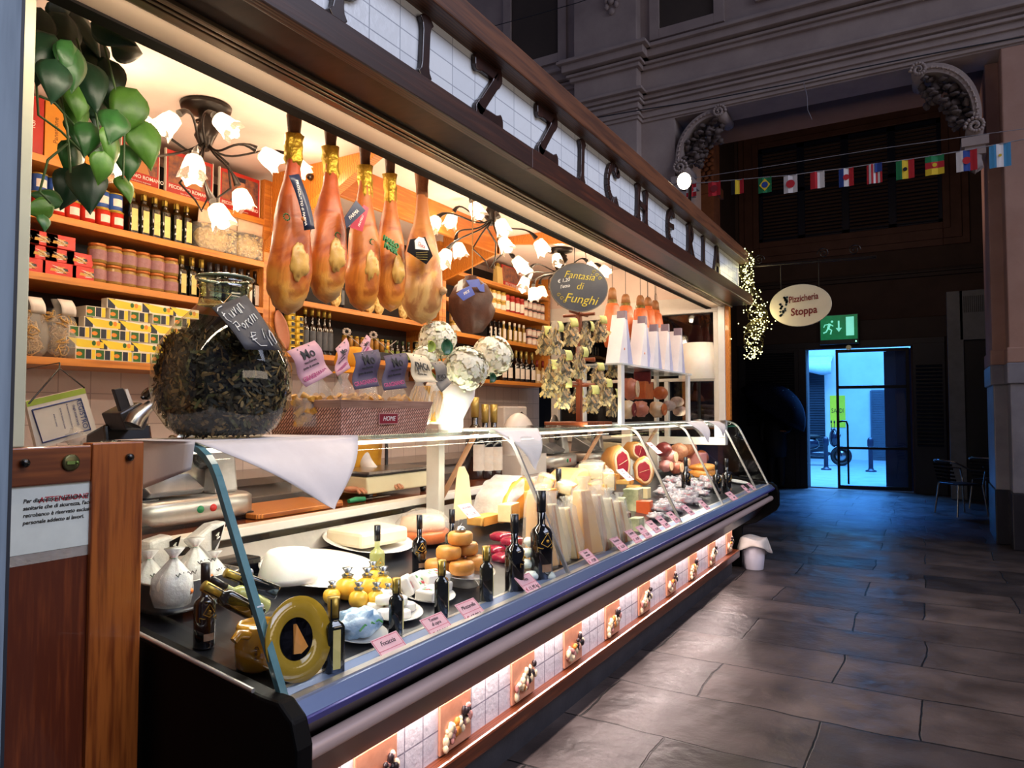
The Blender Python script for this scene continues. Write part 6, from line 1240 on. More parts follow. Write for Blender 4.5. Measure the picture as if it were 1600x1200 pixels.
# ================= BEHIND THE COUNTER =================
ZW = 1.061
def slicer(label, p, rz, s=1, lid=True):
    t = thing('meat_slicer', label, 'slicer', p, rz, 'meat slicers on the worktop'); AL = mat('cast_aluminium', '#c2beb8', '#a6a29c', 6, .3, .7)
    MB().lathe([(.26, .02), (.27, .03), (.27, .10), (.25, .115), (0, .115)], 28, sq=5, sx=.62, sy=1.05).build('base_casting', AL, t); MB().box(-.15, .15, -.26, .26, 0, .03).build('black_foot', BLACKP, t)
    bl = MB().lathe([(.15, -.006), (.155, 0), (.15, .006), (.05, .014), (0, .014)], 36).build('blade', METAL, t, loc=(.02, .08, .27), rot=(0, pi/2, .1)); MB().lathe([(.05, .0), (.05, .03), (.03, .045), (0, .045)], 18).build('blade_hub', BLACKP, bl)
    MB().prism([(-.1, .115), (.1, .115), (.07, .32), (-.06, .36)], .10, .22, ax='y').build('motor_housing', AL, t, bevel=.012); MB().prism([(-.15, .13), (.12, .13), (.14, .15), (-.13, .30)], -.22, .02, ax='y').build('carriage', mat('carriage_grey', '#8d8f92', '#707275', 6, .3, .6), t, bevel=.006)
    MB().lathe([(.022, 0), (.024, .05), (.018, .08), (0, .085)], 14).build('pusher_knob', BLACKP, t, loc=(.05, -.1, .30), rot=(0, .7, 0))
    for k, c in enumerate(('#1f8a5a', '#c62f2f')): MB().lathe([(.016, 0), (.015, .008), (0, .010)], 14).build('switch_button', mat(['green_button', 'red_button'][k], c, c, 9, .3), t, loc=(.163, -.02+.06*k, .07), rot=(0, pi/2, 0))
    t.scale = (s,)*3; return t
q = at(320, 790, z=ZW); s1 = slicer('silver meat slicer with green and red buttons, nearest on the worktop', (-2.59, YU(315, -2.45, 1.12), ZW), .0, .95)
slicer('silver meat slicer seen through the glass, behind the cheese wheels', (-2.58, YU(880, -2.45, 1.2), ZW), .1, 1.0); slicer('third silver slicer beside the far pale scale', (-2.59, YU(945, -2.45, 1.2), ZW), .1, .8)
t = thing('black_slicer', 'black and steel slicer head standing left of the mushroom jar', 'slicer', (-2.60, YU(222, -2.6, 1.3), ZW)); 
MB().box(-.12, .12, -.2, .02, 0, .07).build('base', DARKP, t, bevel=.01); MB().prism([(-.12, .07), (.10, .07), (.02, .40), (-.10, .36)], -.16, .02, ax='y').build('body', BLACKP, t, bevel=.01)
def rel(u, v, x=-2.5): return at(u, v, x=x)-t.location
MB().prism([(rel(*p).y, rel(*p).z) for p in ((178, 608), (193, 606), (207, 636), (190, 645))], .08, .10, ax='x').build('guard_plate', DARKP, t, bevel=.003); MB().prism([(rel(*p).y, rel(*p).z) for p in ((182, 646), (216, 628), (232, 640), (222, 672), (192, 672))], .0, .12, ax='x').build('side_housing', mat('dark_steel', '#4c4c50', '#38383c', 9, .35, .6), t, bevel=.006)
MB().tube([rel(207, 664, -2.44), rel(213, 652, -2.44), rel(236, 632, -2.44)], [.030, .03, .018], 12).build('steel_handle', METAL, t); MB().tube([rel(222, 622, -2.44), rel(246, 604, -2.44)], .008, 8).lathe([(.022, -.01), (.028, 0), (.022, .012)], 14, M=Matrix.Translation(rel(232, 615, -2.44)) @ Euler((.9, 0, 0)).to_matrix().to_4x4()).build('black_knob', BLACKP, t)
MB().prism([(rel(*p).y, rel(*p).z) for p in ((194, 608), (199, 608), (209, 634), (203, 634))], .101, .103, ax='x').build('white_label_strip', PAPER, t)
# scale
q = at(563, 763, z=ZW); ya, yb = YU(563, -2.47, 1.08), YU(668, -2.47, 1.08)
t = thing('counter_scale', 'cream counter scale with a steel top near the middle of the worktop', 'scale', (-2.56, (ya+yb)/2, ZW)); w = (yb-ya)/2
MB().prism([(-.14, .03), (.14, .03), (.13, .115), (-.14, .125)], -w, w, ax='y').build('housing', mat('cream_plastic', '#d9cda9', '#cbbf9b', 6, .4), t, bevel=.008); MB().box(-.14, .14, -w*.97, w*.97, .128, .142).build('weighing_plate', METAL, t, bevel=.003); MB().box(-.145, .135, -w, w, .12, .128).build('dark_rim', DARKP, t)
for y in (-w*.8, w*.8): MB().lathe([(.015, 0), (.02, .03)], 10, M=Matrix.Translation((.1, y, 0))).build('foot', BLACKP, t)
MB().tube([(-.12, w*.6, .12), (-.12, w*.6, .30)], .01, 8).cbox((-.12, w*.6, .34), (.03, .22, .09)).build('display_head', DARKP, t)
t = thing('counter_scale', 'second cream scale beyond the white support post', 'scale', (-2.56, YU(940, -2.5, 1.2), ZW+.0)); t.scale = (1, 1, 1); t['group'] = 'counter scales'
MB().prism([(-.14, .0), (.14, .0), (.13, .16), (-.14, .17)], .3, .95, ax='y').build('housing', MATS['cream_plastic'], t, bevel=.008); MB().box(-.14, .14, .32, .93, .172, .185).build('weighing_plate', METAL, t)
# cutting board, knife
BW = mat('striped_board_wood', '#d98a3a', '#8f4a1c', 6, .35, kind='wood', str3=(14, .6, 1), contrast=1.2)
ya = YU(415, -2.38, 1.075); P = [at(*p, z=ZW+.012) for p in ((333, 797), (415, 808), (549, 782), (468, 772))]
t = MB(); cx_ = sum((V(p) for p in P), V((0, 0, 0)))/4
xa, xb, y0_, y1_ = -2.70, -2.385, YU(400, -2.385, ZW), YU(545, -2.385, ZW); t.prism([(xa, y0_), (xb, y0_), (xb+.01, y0_+.03), (xb+.01, y1_-.05), (xb-.04, y1_), (xa, y1_)], ZW+.001, ZW+.022); tag(t.build('cutting_board', BW, bevel=.004), 'striped wooden cutting board on the worktop under the napkin point', 'cutting board')
t = thing('butcher_knife', 'knife with a green handle lying between board and scale', 'knife', (-2.42, YU(556, -2.42, 1.07), ZW+.012)); MB().tube([(0, -.05, 0), (0, .0, .004), (0, .06, 0)], [.010, .014, .012], 10).build('handle', mat('green_handle', '#1d8a5c', '#146a45', 9, .35), t); MB().prism([(-.016, .06), (.016, .06), (.012, .24), (-.004, .26)], -.001, .001, ax='z').build('blade', METAL, t)
# counter clutter further: wine bottles behind the vase on worktop
for k, (u, hh) in enumerate(((742, .33), (752, .30), (760, .31))): 
    WN.put((-2.62+.03*k, YU(u, -2.62, 1.3), ZW+.001+.13*0), label='dark wine bottle on the worktop right of the vase, %s of three' % ['left', 'middle', 'right'][k], group='wine bottles behind the vase', scale=1.75 if k == 0 else 1.6)
t = thing('white_machine', 'white rounded appliance on the worktop left of the rack', 'appliance', (-2.58, YU(825, -2.5, 1.35), ZW)); MB().ell((0, 0, .22), (.11, .18, .22), 20, 14).box(-.13, .13, -.19, .19, 0, .14).build('body', mat('glossy_white', '#ddd8d4', '#d0cbc7', 6, .2), t); MB().lathe([(.05, 0), (.05, .03), (0, .04)], 18).build('black_dial', BLACKP, t, loc=(.11, -.05, .30), rot=(0, pi/2, 0))
t = thing('label_printer', 'white box-shaped printer with a black lever at the back', 'printer', (-3.4, YU(812, -3.25, 1.3), 1.141)); MB().box(-.12, .12, -.22, .2, 0, .42).build('housing', MATS['glossy_white'], t, bevel=.015); MB().tube([(.13, -.05, .3), (.18, .0, .36)], .014, 8).build('lever', BLACKP, t)
for k, (u, lb) in enumerate(((1000, 'white oval platter stacked on the worktop behind the cut hams'), (1030, 'wicker bread tray leaning at the back of the worktop'))):
    q = at(u, 705 if k == 0 else 675, x=-2.55); o = MB().ell((0, 0, 0), (.04, .30, .05 if k == 0 else .11), 24, 8).build('serving_tray', [mat('pale_platter', '#cfc6bd', '#bdb4ab', 9, .3), mat('bread_basket', '#b08a4c', '#7d5c2c', 40, .6, bump=.5)][k], loc=(q.x, q.y, max(q.z, ZW+.052 if k == 0 else ZW+.115))); tag(o, lb, 'tray')
# register hanging on the wall
q = at(100, 655, x=-2.9); X_ = -2.9
t = thing('hanging_register', 'tilted white registry booklet in a green-edged sleeve hanging from a black cord', 'booklet', q)
c4 = [at(*p, x=X_)-q for p in ((40, 627), (132, 606), (152, 675), (58, 702))]
MB().add([tuple(p) for p in c4]+[tuple(p+V((-.02, 0, 0))) for p in c4], [(3, 2, 1, 0), (4, 5, 6, 7), (0, 1, 5, 4), (1, 2, 6, 5), (2, 3, 7, 6), (3, 0, 4, 7)]).build('booklet', mat('green_white_booklet', '#ddd9cf', '#cfcbc0', 9, .4), t)
MB().add([tuple(V(a)+V((.001, 0, 0))) for a in (c4[0], c4[1], c4[1].lerp(c4[2], .12), c4[0].lerp(c4[3], .12))], [(0, 1, 2, 3)]).build('green_edge', mat('lime_edge', '#9db84a', '#86a038', 9, .4), t)
fr = [c4[0].lerp(c4[3], .2).lerp(c4[1].lerp(c4[2], .2), .06), c4[0].lerp(c4[3], .2).lerp(c4[1].lerp(c4[2], .2), .88), c4[0].lerp(c4[3], .9).lerp(c4[1].lerp(c4[2], .9), .9), c4[0].lerp(c4[3], .9).lerp(c4[1].lerp(c4[2], .9), .1)]
MB().tube([p+V((.003, 0, 0)) for p in fr+fr[:1]], .003, 4).build('blue_border', mat('blue_border', '#3a4f8c', '#2d3f73', 9, .5), t)
ang = math.atan2((c4[1]-c4[0]).z, (c4[1]-c4[0]).y)
for k, (sx_, s_, w_) in enumerate((('REGISTRO', .027, .83), ('degli interventi', .014, .73), ('di manutenzione e controllo', .009, .62), ('azienda sanitaria locale', .009, .5), ('anno in corso', .009, .38))):
    c = c4[0].lerp(c4[3], .52).lerp(c4[1].lerp(c4[2], .52), w_); txt(sx_, s_, Matrix.Translation(c+V((.003, 0, 0))) @ FXM(0, 0, 0, roll=ang-pi/2), mat('blue_border', '#3a4f8c'), t)
pk = at(93, 575, x=X_)-q; MB().tube([c4[0]+V((0, .01, -.01)), pk, c4[1]], .0035, 5).tube([pk, pk+V((-.0, 0, .02)), V((-.55, .12, pk.z+.02))], .003, 5).build('black_cord', BLACKP, t)
MB().ell(at(118, 684, x=X_)-q, (.03, .045, .035), 12, 8, jit=.8).build('plastic_wrap', CELLO, t)
# ---- shop assistant bending behind the basket ----
X_ = -2.62; hc = at(552, 556, x=X_)
SKIN = mat('skin', '#c98f6e', '#b87c5c', 9, .5, sss=.2); YEL = mat('mustard_cloth', '#d9980f', '#c08208', 12, .7, bump=.2); WSH = mat('white_shirt', '#e2ddd8', '#d0cbc6', 9, .7)
pr = thing('person', 'shop assistant in mustard cap and apron bending behind the pasta basket', 'person', (-2.92, hc.y+.05, 0)); o_ = pr.location
bd = skin('body', [(0, 0, .92), (.02, -.0, 1.14), (.10, -.02, 1.36), (.22, -.03, 1.50), (.30, -.04, 1.58), (.07, -.20, 1.42), (.20, -.26, 1.22), (.36, -.18, 1.13), (.07, .17, 1.42), (.20, .15, 1.22), (.38, .10, 1.13), (-.02, -.10, .5), (0, -.10, .08), (-.02, .10, .5), (0, .10, .08)], [(0, 1), (1, 2), (2, 3), (3, 4), (2, 5), (5, 6), (6, 7), (2, 8), (8, 9), (9, 10), (0, 11), (11, 12), (0, 13), (13, 14)],
     [.15, .15, .155, .06, .05, .065, .048, .03, .065, .048, .03, .08, .05, .08, .05], WSH, pr)
hd = MB(); hq = V((hc.x, hc.y+.015, hc.z-.09))-o_; hd.ell(hq, (.088, .082, .115), 20, 16).ell(hq+V((.095, -.01, -.02)), (.02, .012, .02), 10, 8).ell(hq+V((.0, -.085, -.01)), (.02, .01, .03), 10, 8).ell(hq+V((.0, .085, -.01)), (.02, .01, .03), 10, 8).ell(hq+V((.085, -.01, -.062)), (.012, .028, .007), 10, 8); hd.build('head', SKIN, pr)
MB().ell(hq+V((.083, -.035, .012)), (.008, .013, .007), 8, 6).ell(hq+V((.083, .035, .012)), (.008, .013, .007), 8, 6).build('eyes', INK, pr)
MB().tube([hq+V((0, 0, -.07)), V((.24, -.03, 1.5))], [.05, .055], 12).build('neck', SKIN, pr)
hr = MB(); hr.ell(hq+V((-.02, .0, .01)), (.085, .088, .10), 18, 12); hr.build('hair', mat('dark_hair', '#2b1d14', '#1a110b', 30, .6), pr)
cp = MB(); cp.lathe([(.098, -.01), (.102, .02), (.09, .062), (.05, .088), (0, .095)], 26, M=Matrix.Translation(hq+V((-.01, 0, .045))) @ Euler((0, .2, -.9)).to_matrix().to_4x4(), wob=.04)
cp.grid(lambda a, b: tuple(hq+V((-.01, 0, .045))+Euler((0, .2, -.9)).to_matrix() @ V(((.09+.095*b)*cos(-.75+1.5*a), (.09+.06*b)*sin(-.75+1.5*a), -.008-.02*b+.012*cos((a-.5)*3)))), 12, 5); cp.build('cap', YEL, pr, thick=.003)
MB().grid(lambda a, b: (.20+.03*sin(a*pi)-.06*b, -.19+.50*a, 1.40-.66*b), 12, 12).build('apron', YEL, pr, thick=.006)
def hand(c, s, parent):
    m = MB(); m.ell(c, (.045, .036, .016), 12, 8)
    for k in range(4): a = (-.024+.016*k); L_ = (.052, .064, .06, .045)[k]; m.tube([V(c)+V((.03, a, 0)), V(c)+V((.03+L_*.6, a*1.15, .004)), V(c)+V((.03+L_, a*1.2, -.014))], [.009, .0082, .0065], 8)
    m.tube([V(c)+V((-.005, -s*.03, 0)), V(c)+V((.03, -s*.055, -.006)), V(c)+V((.055, -s*.05, -.014))], [.011, .0095, .007], 8); return m.build('hand', SKIN, parent)
hand((.41, -.17, 1.115), -1, pr); hand((.43, .09, 1.115), 1, pr)
# ---- passer-by in the dark with an umbrella ----
p = at(1213, 762, z=0); DKC = mat('dark_coat', '#11131b', '#0a0c12', 9, .7)
ps_ = thing('person', 'dark silhouetted passer-by holding a patterned umbrella near the doorway', 'person', (p.x, p.y, 0), rz=0)
skin('body', [(0, 0, .95), (0, 0, 1.2), (0, 0, 1.42), (0, 0, 1.54), (.21, 0, 1.40), (.27, -.03, 1.15), (.16, -.16, 1.12), (-.21, 0, 1.40), (-.26, -.02, 1.15), (-.24, -.06, .9), (.10, 0, .5), (.11, -.03, .1), (-.10, .04, .5), (-.10, .06, .1), (.11, -.14, .05), (-.10, -.05, .05)], [(0, 1), (1, 2), (2, 3), (2, 4), (4, 5), (5, 6), (2, 7), (7, 8), (8, 9), (0, 10), (10, 11), (0, 12), (12, 13), (11, 14), (13, 15)],
     [.17, .17, .15, .06, .075, .06, .04, .075, .06, .04, .09, .055, .09, .055, .045, .045], DKC, ps_)
MB().lathe([(.20, .62), (.22, .9), (.20, 1.2), (.19, 1.42), (.06, 1.52)], 20, wob=.06).build('long_coat', DKC, ps_)
h_ = MB(); h_.ell((0, -.01, 1.66), (.085, .10, .12), 18, 14).ell((0, -.11, 1.65), (.014, .02, .02), 8, 6); h_.build('head', mat('shadow_skin', '#6b4c3e', '#5b4034', 9, .6), ps_); MB().ell((0, .015, 1.69), (.095, .105, .115), 18, 12).build('hair', mat('black_hair', '#0c0b0d', '#070608', 30, .6), ps_)
hand((.15, -.20, 1.14), 1, ps_)
q = at(1246, 612, y=p.y-.15); um = thing('umbrella', 'dark speckled umbrella held tilted by the passer-by', 'umbrella', (p.x+.17, p.y-.20, 1.12)); uo = um.location
ap = V((.10, 0, .86)); m = MB(); nseg = 8
def um_p(a, t): r_ = .74*sin(t*1.25)/sin(1.25); z = -.52*(1-cos(t*1.25))/(1-cos(1.25)); sc_ = 1-.05*abs(sin(4*a))*t; v = Euler((0, .62, 0)).to_matrix() @ V((r_*sc_*cos(a), r_*sc_*sin(a), z)); return tuple(ap+v)
m.grid(lambda a, b: um_p(a*2*pi, b), 48, 8); m.build('canopy', mat('speckled_umbrella', '#0d0f18', '#1d2233', 60, .95, spec=.05, contrast=.25), um, thick=.002)
MB().tube([(0, 0, -.06), tuple(ap+V((.01, 0, .05)))], .006, 6).build('shaft', BLACKP, um); m = MB()
for k in range(8): m.tube([um_p(k*pi/4, t_) for t_ in (.02, .3, .6, 1)], .003, 4)
m.build('ribs', METAL, um)
# ---- hanging ivy ----
iv = thing('hanging_ivy', 'trailing artificial ivy hanging at the top left of the opening', 'plant', (0, 0, 0)); r = random.Random(4); LG1 = mat('mid_green_leaf', '#32692f', '#1d4a20', 14, .38, bump=.2); LG2 = mat('bright_green_leaf', '#5d8f34', '#3c6c24', 14, .38, bump=.2); LG3 = mat('deep_green_leaf', '#173f26', '#0e2c19', 14, .4, bump=.2)
XL = -2.0
LV = [(60, 30, 60, 2, 180), (95, 20, 58, 2, 200), (75, 70, 62, 2, 160), (125, 35, 60, 2, 230), (160, 45, 50, 2, 250), (185, 72, 52, 2, 280), (110, 85, 60, 0, 190), (135, 115, 62, 2, 200), (85, 110, 55, 2, 170), (108, 80, 50, 0, 175), (120, 145, 46, 1, 185), (165, 110, 60, 2, 190), (172, 145, 58, 0, 185), (205, 158, 62, 1, 160), (220, 205, 60, 1, 200), (115, 162, 50, 1, 185), (180, 185, 50, 0, 180), (140, 205, 46, 0, 170), (120, 200, 50, 0, 190), (172, 215, 52, 1, 175), (112, 235, 52, 0, 185), (150, 232, 46, 0, 200), (198, 240, 44, 0, 190), (135, 275, 62, 2, 180), (110, 280, 52, 2, 170), (72, 325, 36, 1, 110), (85, 312, 34, 0, 100), (68, 342, 22, 0, 190), (192, 285, 34, 1, 190), (60, 90, 44, 2, 180), (150, 165, 44, 2, 180), (100, 40, 60, 2, 170), (140, 70, 60, 2, 190), (90, 150, 30, 0, 200), (160, 250, 40, 1, 170)]
for k, (u, v, s, mi, an) in enumerate(LV):
    x = XL+r.uniform(-.16, .10); c = at(u, v, x=x); h = s*.80*mpp(c); a = rad(an)+r.uniform(-.15, .15); tilt = r.uniform(-.5, .5); yaw_ = r.uniform(-.5, .5)
    def lf(p, q, h=h, c=c, a=a, tilt=tilt, yaw_=yaw_):
        t_ = q; w = (sin(pi*min(1, t_**.62))*(1-.12*t_))*.62*h; x_ = (p-.5)*2*w; y_ = (t_-.25)*h*1.7; z_ = -.35*abs(x_)+.25*h*sin(t_*3)
        v_ = V((z_*1.0, x_, -y_)); v_ = Euler((0, 0, yaw_)).to_matrix() @ Euler((a-pi+tilt*.2, tilt*.5, 0)).to_matrix() @ v_; return tuple(c+v_)
    MB().grid(lf, 6, 10).build('leaf', [LG1, LG2, LG3][mi], iv, thick=.001)
STM = mat('vine_stem', '#4a6a34', '#33502a', 20, .5)
for pts in ([(52, 60), (56, 120), (60, 180), (95, 205), (125, 235)], [(120, 60), (135, 120), (150, 180), (160, 240), (140, 300)], [(62, 150), (85, 160), (120, 200)], [(105, 225), (75, 250), (62, 300), (80, 318)], [(60, 80), (90, 130), (105, 200), (110, 270)], [(160, 60), (178, 130), (195, 200), (192, 280)], [(138, 135), (150, 175), (170, 185)]):
    P = [at(u, v, x=XL-.05) for u, v in pts]; MB().tube(P, .0035, 5).build('stem', STM, iv)
# ================= INSIDE THE DISPLAY CASE =================
TL = math.atan(.165)
def on(u, v, dz=.002): p = deck(u, v); p.z += dz; return p
EMB = mat('gold_emblem', '#c89a3c', '#a97f2a', 20, .35, .5)
def emblem(kit, r, z):
    t = kit.root; m = MB()
    def P(a, b): an = a/r; return ((r+.0012)*cos(an), (r+.0012)*sin(an), z+b)
    m.tube([P(a, b) for a, b in ((-.022, 0), (0, .034), (.022, 0), (0, -.012), (-.022, 0))], .0016, 5).tube([P(a, b) for a, b in ((-.034, -.012), (-.02, -.016), (.02, -.016), (.034, -.012), (.034, -.026), (-.034, -.026), (-.034, -.012))], .0016, 5)
    m.ell(P(0, .008), .006, 6, 4); m.build('gold_emblem', EMB, t)
BW1 = bottle_kit('wine_bottle', '', 'bottle', '', .30, .038, WINE, mat('black_capsule', '#1b1a1e', '#121114', 9, .3), None, neck=.0135, nh=.40, caph=.24, seg=22); emblem(BW1, .038, .125)
MB().add([(.0386*cos(a), .0386*sin(a), z) for z in (.03, .055) for a in [-.5+.1*i for i in range(11)]], [(i, i+1, 12+i, 11+i) for i in range(10)], 0, True).build('small_label', mat('tan_label', '#a98468', '#8f6c52', 30, .6), BW1.root)
BWG = bottle_kit('white_wine_bottle', '', 'bottle', '', .30, .038, WHITEG, mat('black_capsule', '#1b1a1e'), None, neck=.0135, nh=.40, caph=.26, seg=22); emblem(BWG, .038, .11)
SQB = bottle_kit('small_oil_bottle', '', 'bottle', '', .21, .026, OLIVE, GOLD, LABEL, sq=7, neck=.0135, nh=.30, caph=.26, labz=(.10, .60), labw=.6)
def bot(kit, u, vt, vb, label, group, x=None, rz=0, kh=.30):
    p = on(u, vb); s = (vb-vt)*mpp(p)/kh; return kit.put(p, rz=rz, label=label, group=group, scale=s)
GW, GO = 'black wine bottles with gold emblem in the case', 'small square oil bottles in the case'
bot(BW1, 319, 882, 1012, 'large black bottle with gold emblem beside the bagged mozzarella', GW, rz=-.2); bot(BW1, 655, 806, 895, 'black gold-emblem bottle behind the green and red packs', GW, rz=-.5); bot(BW1, 706, 797, 885, 'black bottle half hidden behind the cheese pyramid', GW, rz=-.3)
bot(BW1, 804, 805, 925, 'black gold-emblem bottle right of the cheese pyramid', GW, rz=.5); bot(BW1, 846, 768, 905, 'tallest black gold-emblem bottle beside the parmesan wedges', GW, rz=-.5)
for u, a, b, lb in ((1043, 672, 770, 'x'),): pass
bot(BW1, 873, 733, 815, 'black bottle with golden neck standing among the parmesan', GW); bot(BW1, 1072, 715, 772, 'dark bottle standing among the wrapped meats', GW)
bot(BW1, 1120, 722, 772, 'left one of two dark bottles by the bread tray', GW); bot(BW1, 1136, 717, 772, 'dark bottle with a cream label by the bread tray', GW)
bot(BWG, 589, 822, 915, 'pale white wine bottle with dark capsule behind the yellow cheeses', 'wine bottles in the case', rz=-.4)
for u, a, b, lb in ((619, 905, 992, 'gold-capped square oil bottle left of the first pink cards'), (690, 877, 965, 'gold-capped square oil bottle behind the second price card'), (760, 855, 940, 'gold-capped square oil bottle before the cheese pyramid')): bot(SQB, u, a, b, lb, GO, kh=.21, rz=.5)
bot(SQB, 520, 935, 1055, 'tall dark square bottle right beside the yellow plate', GO, kh=.21, rz=-.4)
# leaning bottles behind the pitcher
for k, (a, b, kit, lb) in enumerate((((405, 962), (318, 915), SQB, 'dark oil bottle lying with its gold cap towards the big bottle'), ((415, 950), (330, 905), BWG, 'pale bottle with grey cap lying behind the dark one'), ((430, 925), (352, 895), SQB, 'pale gold-capped oil bottle lying above the other two'))):
    p, q = at(*a, x=-1.62-.05*k), at(*b, x=-1.66-.05*k); d = (q-p); h = .21 if kit is SQB else .30; kit.put(p, label=lb, group='bottles lying behind the yellow pitcher', scale=d.length/h*1.0, rot=d.to_track_quat('Z', 'X').to_euler())
# steel tub with bagged mozzarella
p = on(258, 985); t = thing('steel_tub', 'steel tub holding the bagged mozzarella at the near end', 'tub', (-2.0, 1.40, DZ(-2.0)+.012)); MB().lathe([(.13, 0), (.14, .02), (.145, .085), (.15, .09), (.14, .09), (.13, .02), (0, .015)], 30, sq=5, sx=.85).build('tub_body', METAL, t); tz = t.location
ZB = mat('white_mozzarella', '#f2ece2', '#e6dfd4', 8, .3, sss=.3); OD = mat('orange_dot', '#e0752a')
def mozz(u, v, rp, x, label):
    c = at(u, v, x=x); R_ = rp*mpp(c); c.z = max(c.z, tz.z+.06); t = thing('mozzarella_bag', label, 'cheese bag', c, group='clear bags of white mozzarella'); MB().ell((0, 0, 0), (R_*.8, R_, R_), 18, 12, jit=.08).build('mozzarella', ZB, t)
    MB().lathe([(R_*.9, -R_), (R_*1.08, -R_*.3), (R_*1.0, R_*.5), (R_*.35, R_*1.25), (R_*.14, R_*1.5), (R_*.5, R_*2.0)], 22, wob=.2).build('clear_bag', CELLOW, t); m = MB()
    for k, mm in enumerate((0, 1, 2)): m.lathe([(R_*.17, R_*(1.44+.05*k)), (R_*.17, R_*(1.49+.05*k))], 12, mi=k)
    m.build('tricolour_tie', [mat('tie_green', '#2c8a4a', '#2c8a4a'), PAPER, mat('tie_red', '#cc3030', '#cc3030')], t); MB().lathe([(R_*.16, 0), (0, .002)], 12, M=Matrix.Translation((R_*1.0, R_*.35, -R_*.25)) @ Matrix.Rotation(pi/2, 4, 'Y')).build('orange_sticker', OD, t)
    m = MB(); r = random.Random(u)
    for k in range(5): y = -R_*.4+R_*.25*k; m.tube([(R_*.75, y, R_*.75), (R_*.85, y+R_*.1, R_*.6), (R_*.8, y+.2*R_, R_*.78)], .0015, 4)
    m.build('black_print', INK, t)
mozz(271, 915, 29, -1.90, 'round bagged mozzarella with an orange dot, nearest in the tub'); mozz(232, 915, 27, -2.06, 'bagged mozzarella against the wooden stile'); mozz(305, 893, 26, -2.0, 'bagged mozzarella behind the big black bottle'); mozz(335, 905, 20, -1.98, 'smaller bagged mozzarella behind, by the lying bottles')
for k, (u, v, s, x, lb) in enumerate(((252, 862, 30, -2.14, 'clear bag of cheese shreds with a black label against the stile'), (318, 848, 34, -2.12, 'white cone bag with a black and gold emblem standing upright'))):
    c = at(u, v, x=x); R_ = s*mpp(c); t = thing('cheese_cone_bag', lb, 'cheese bag', c, group='printed cone bags of cheese'); MB().prism([(-R_*.9, R_*.2), (R_*.3, -R_*1.0), (R_*1.0, R_*.9), (R_*.2, R_*.85)] if k else [(-R_, R_*.7), (-R_*.8, -R_*.8), (R_*.9, -R_*.9), (R_*.3, R_*.9)], -.03, .03, ax='x').build('clear_bag', CELLOW, t, bevel=.012)
    MB().prism([(-R_*.5, R_*.1), (R_*.25, -R_*.8), (R_*.5, R_*.2)], -.022, .02, ax='x').build('cheese_filling', FAT, t, bevel=.01); MB().prism([(R_*.15, -R_*.5), (R_*.55, R_*.1), (R_*.75, R_*.75), (R_*.1, R_*.55)], .031, .033, ax='x').build('black_print', BLACKP, t); MB().tube([(.035, R_*.3, R_*.3), (.035, R_*.45, R_*.45), (.035, R_*.35, R_*.15), (.035, R_*.5, R_*.25)], .0025, 5).build('white_logo', PAPER, t)
t = thing('black_crate', 'black crate the cone bags stand on, behind the mozzarella', 'crate', (-2.17, 1.62, DZ(-2.1))); MB().box(-.05, .07, -.17, .17, 0, .06).build('crate_body', BLACKP, t, bevel=.006)
# yellow pitcher and plate
MUS = mat('mustard_ceramic', '#b3922e', '#9a7b20', 7, .12, coat=.7); OCH = mat('ochre_ceramic', '#c98f26', '#ad781a', 7, .15, coat=.6)
p = on(378, 1030); t = thing('yellow_pitcher', 'ochre ceramic pitcher with engraved cheese names, lying bottle behind', 'pitcher', V((-1.535, 1.30, DZ(-1.535)+.004)))
MB().lathe([(.045, 0), (.055, .01), (.058, .06), (.055, .11), (.05, .118), (.05, .11), (.0, .10)], 28).build('pitcher_body', OCH, t); MB().tube([(.02, -.05, .10), (.03, -.085, .112), (.03, -.10, .10)], [.013, .012, .010], 10).build('handle', OCH, t)
for k, wd in enumerate(('Grana', 'Parmigiano', 'Olivo', 'Delizia')): txt(wd, .014, FXM(.0575-.004*abs(k-1.5), -.03+.02*k, .055, roll=pi/2) if False else Matrix.Rotation(-.75+.5*k, 4, 'Z') @ FXM(.0585, 0, .055, roll=-pi/2), mat('brown_print', '#5c3a14', '#4b2f10', 9, .6), t)
pc = at(462, 998, x=-1.395); t = thing('yellow_plate', 'round mustard plate with a cheese wedge painted on black, leaning on the glass', 'plate', pc); R_ = .104
u_ = V((.42, .42, .0)).normalized(); nrm = V((.98, -.03, .2)).normalized(); M_ = nrm.to_track_quat('Z', 'Y').to_matrix().to_4x4()
MB().lathe([(0, -.004), (R_*.5, -.004), (R_*.58, .002), (R_, .012), (R_*1.0, .017), (R_*.56, .006), (R_*.5, .002), (0, .001)], 44, M=M_).build('plate_body', MUS, t)
MB().lathe([(R_*.5, .0045), (0, .0045)], 36, M=M_).build('black_centre', mat('black_glaze', '#141118', '#0d0b10', 6, .15), t); MB().add([(-.006, -.036, .006), (.022, -.030, .006), (.006, .036, .006), (-.001, .037, .006), (-.024, -.030, .006), (-.006, -.036, .016), (.022, -.030, .012), (.004, .036, .012), (-.024, -.030, .010)], [(4, 0, 5, 8), (0, 1, 6, 5), (8, 5, 7), (5, 6, 7), (1, 2, 7, 6), (2, 3, 7), (3, 4, 8, 7)], 0, False, M_ @ Euler((0, 0, .15)).to_matrix().to_4x4()).build('cheese_wedge_relief', mat('orange_cheese', '#d8954a', '#c47f36', 9, .3), t)
DISH = mat('white_porcelain', '#e9e6e0', '#dedad3', 5, .15, coat=.5)
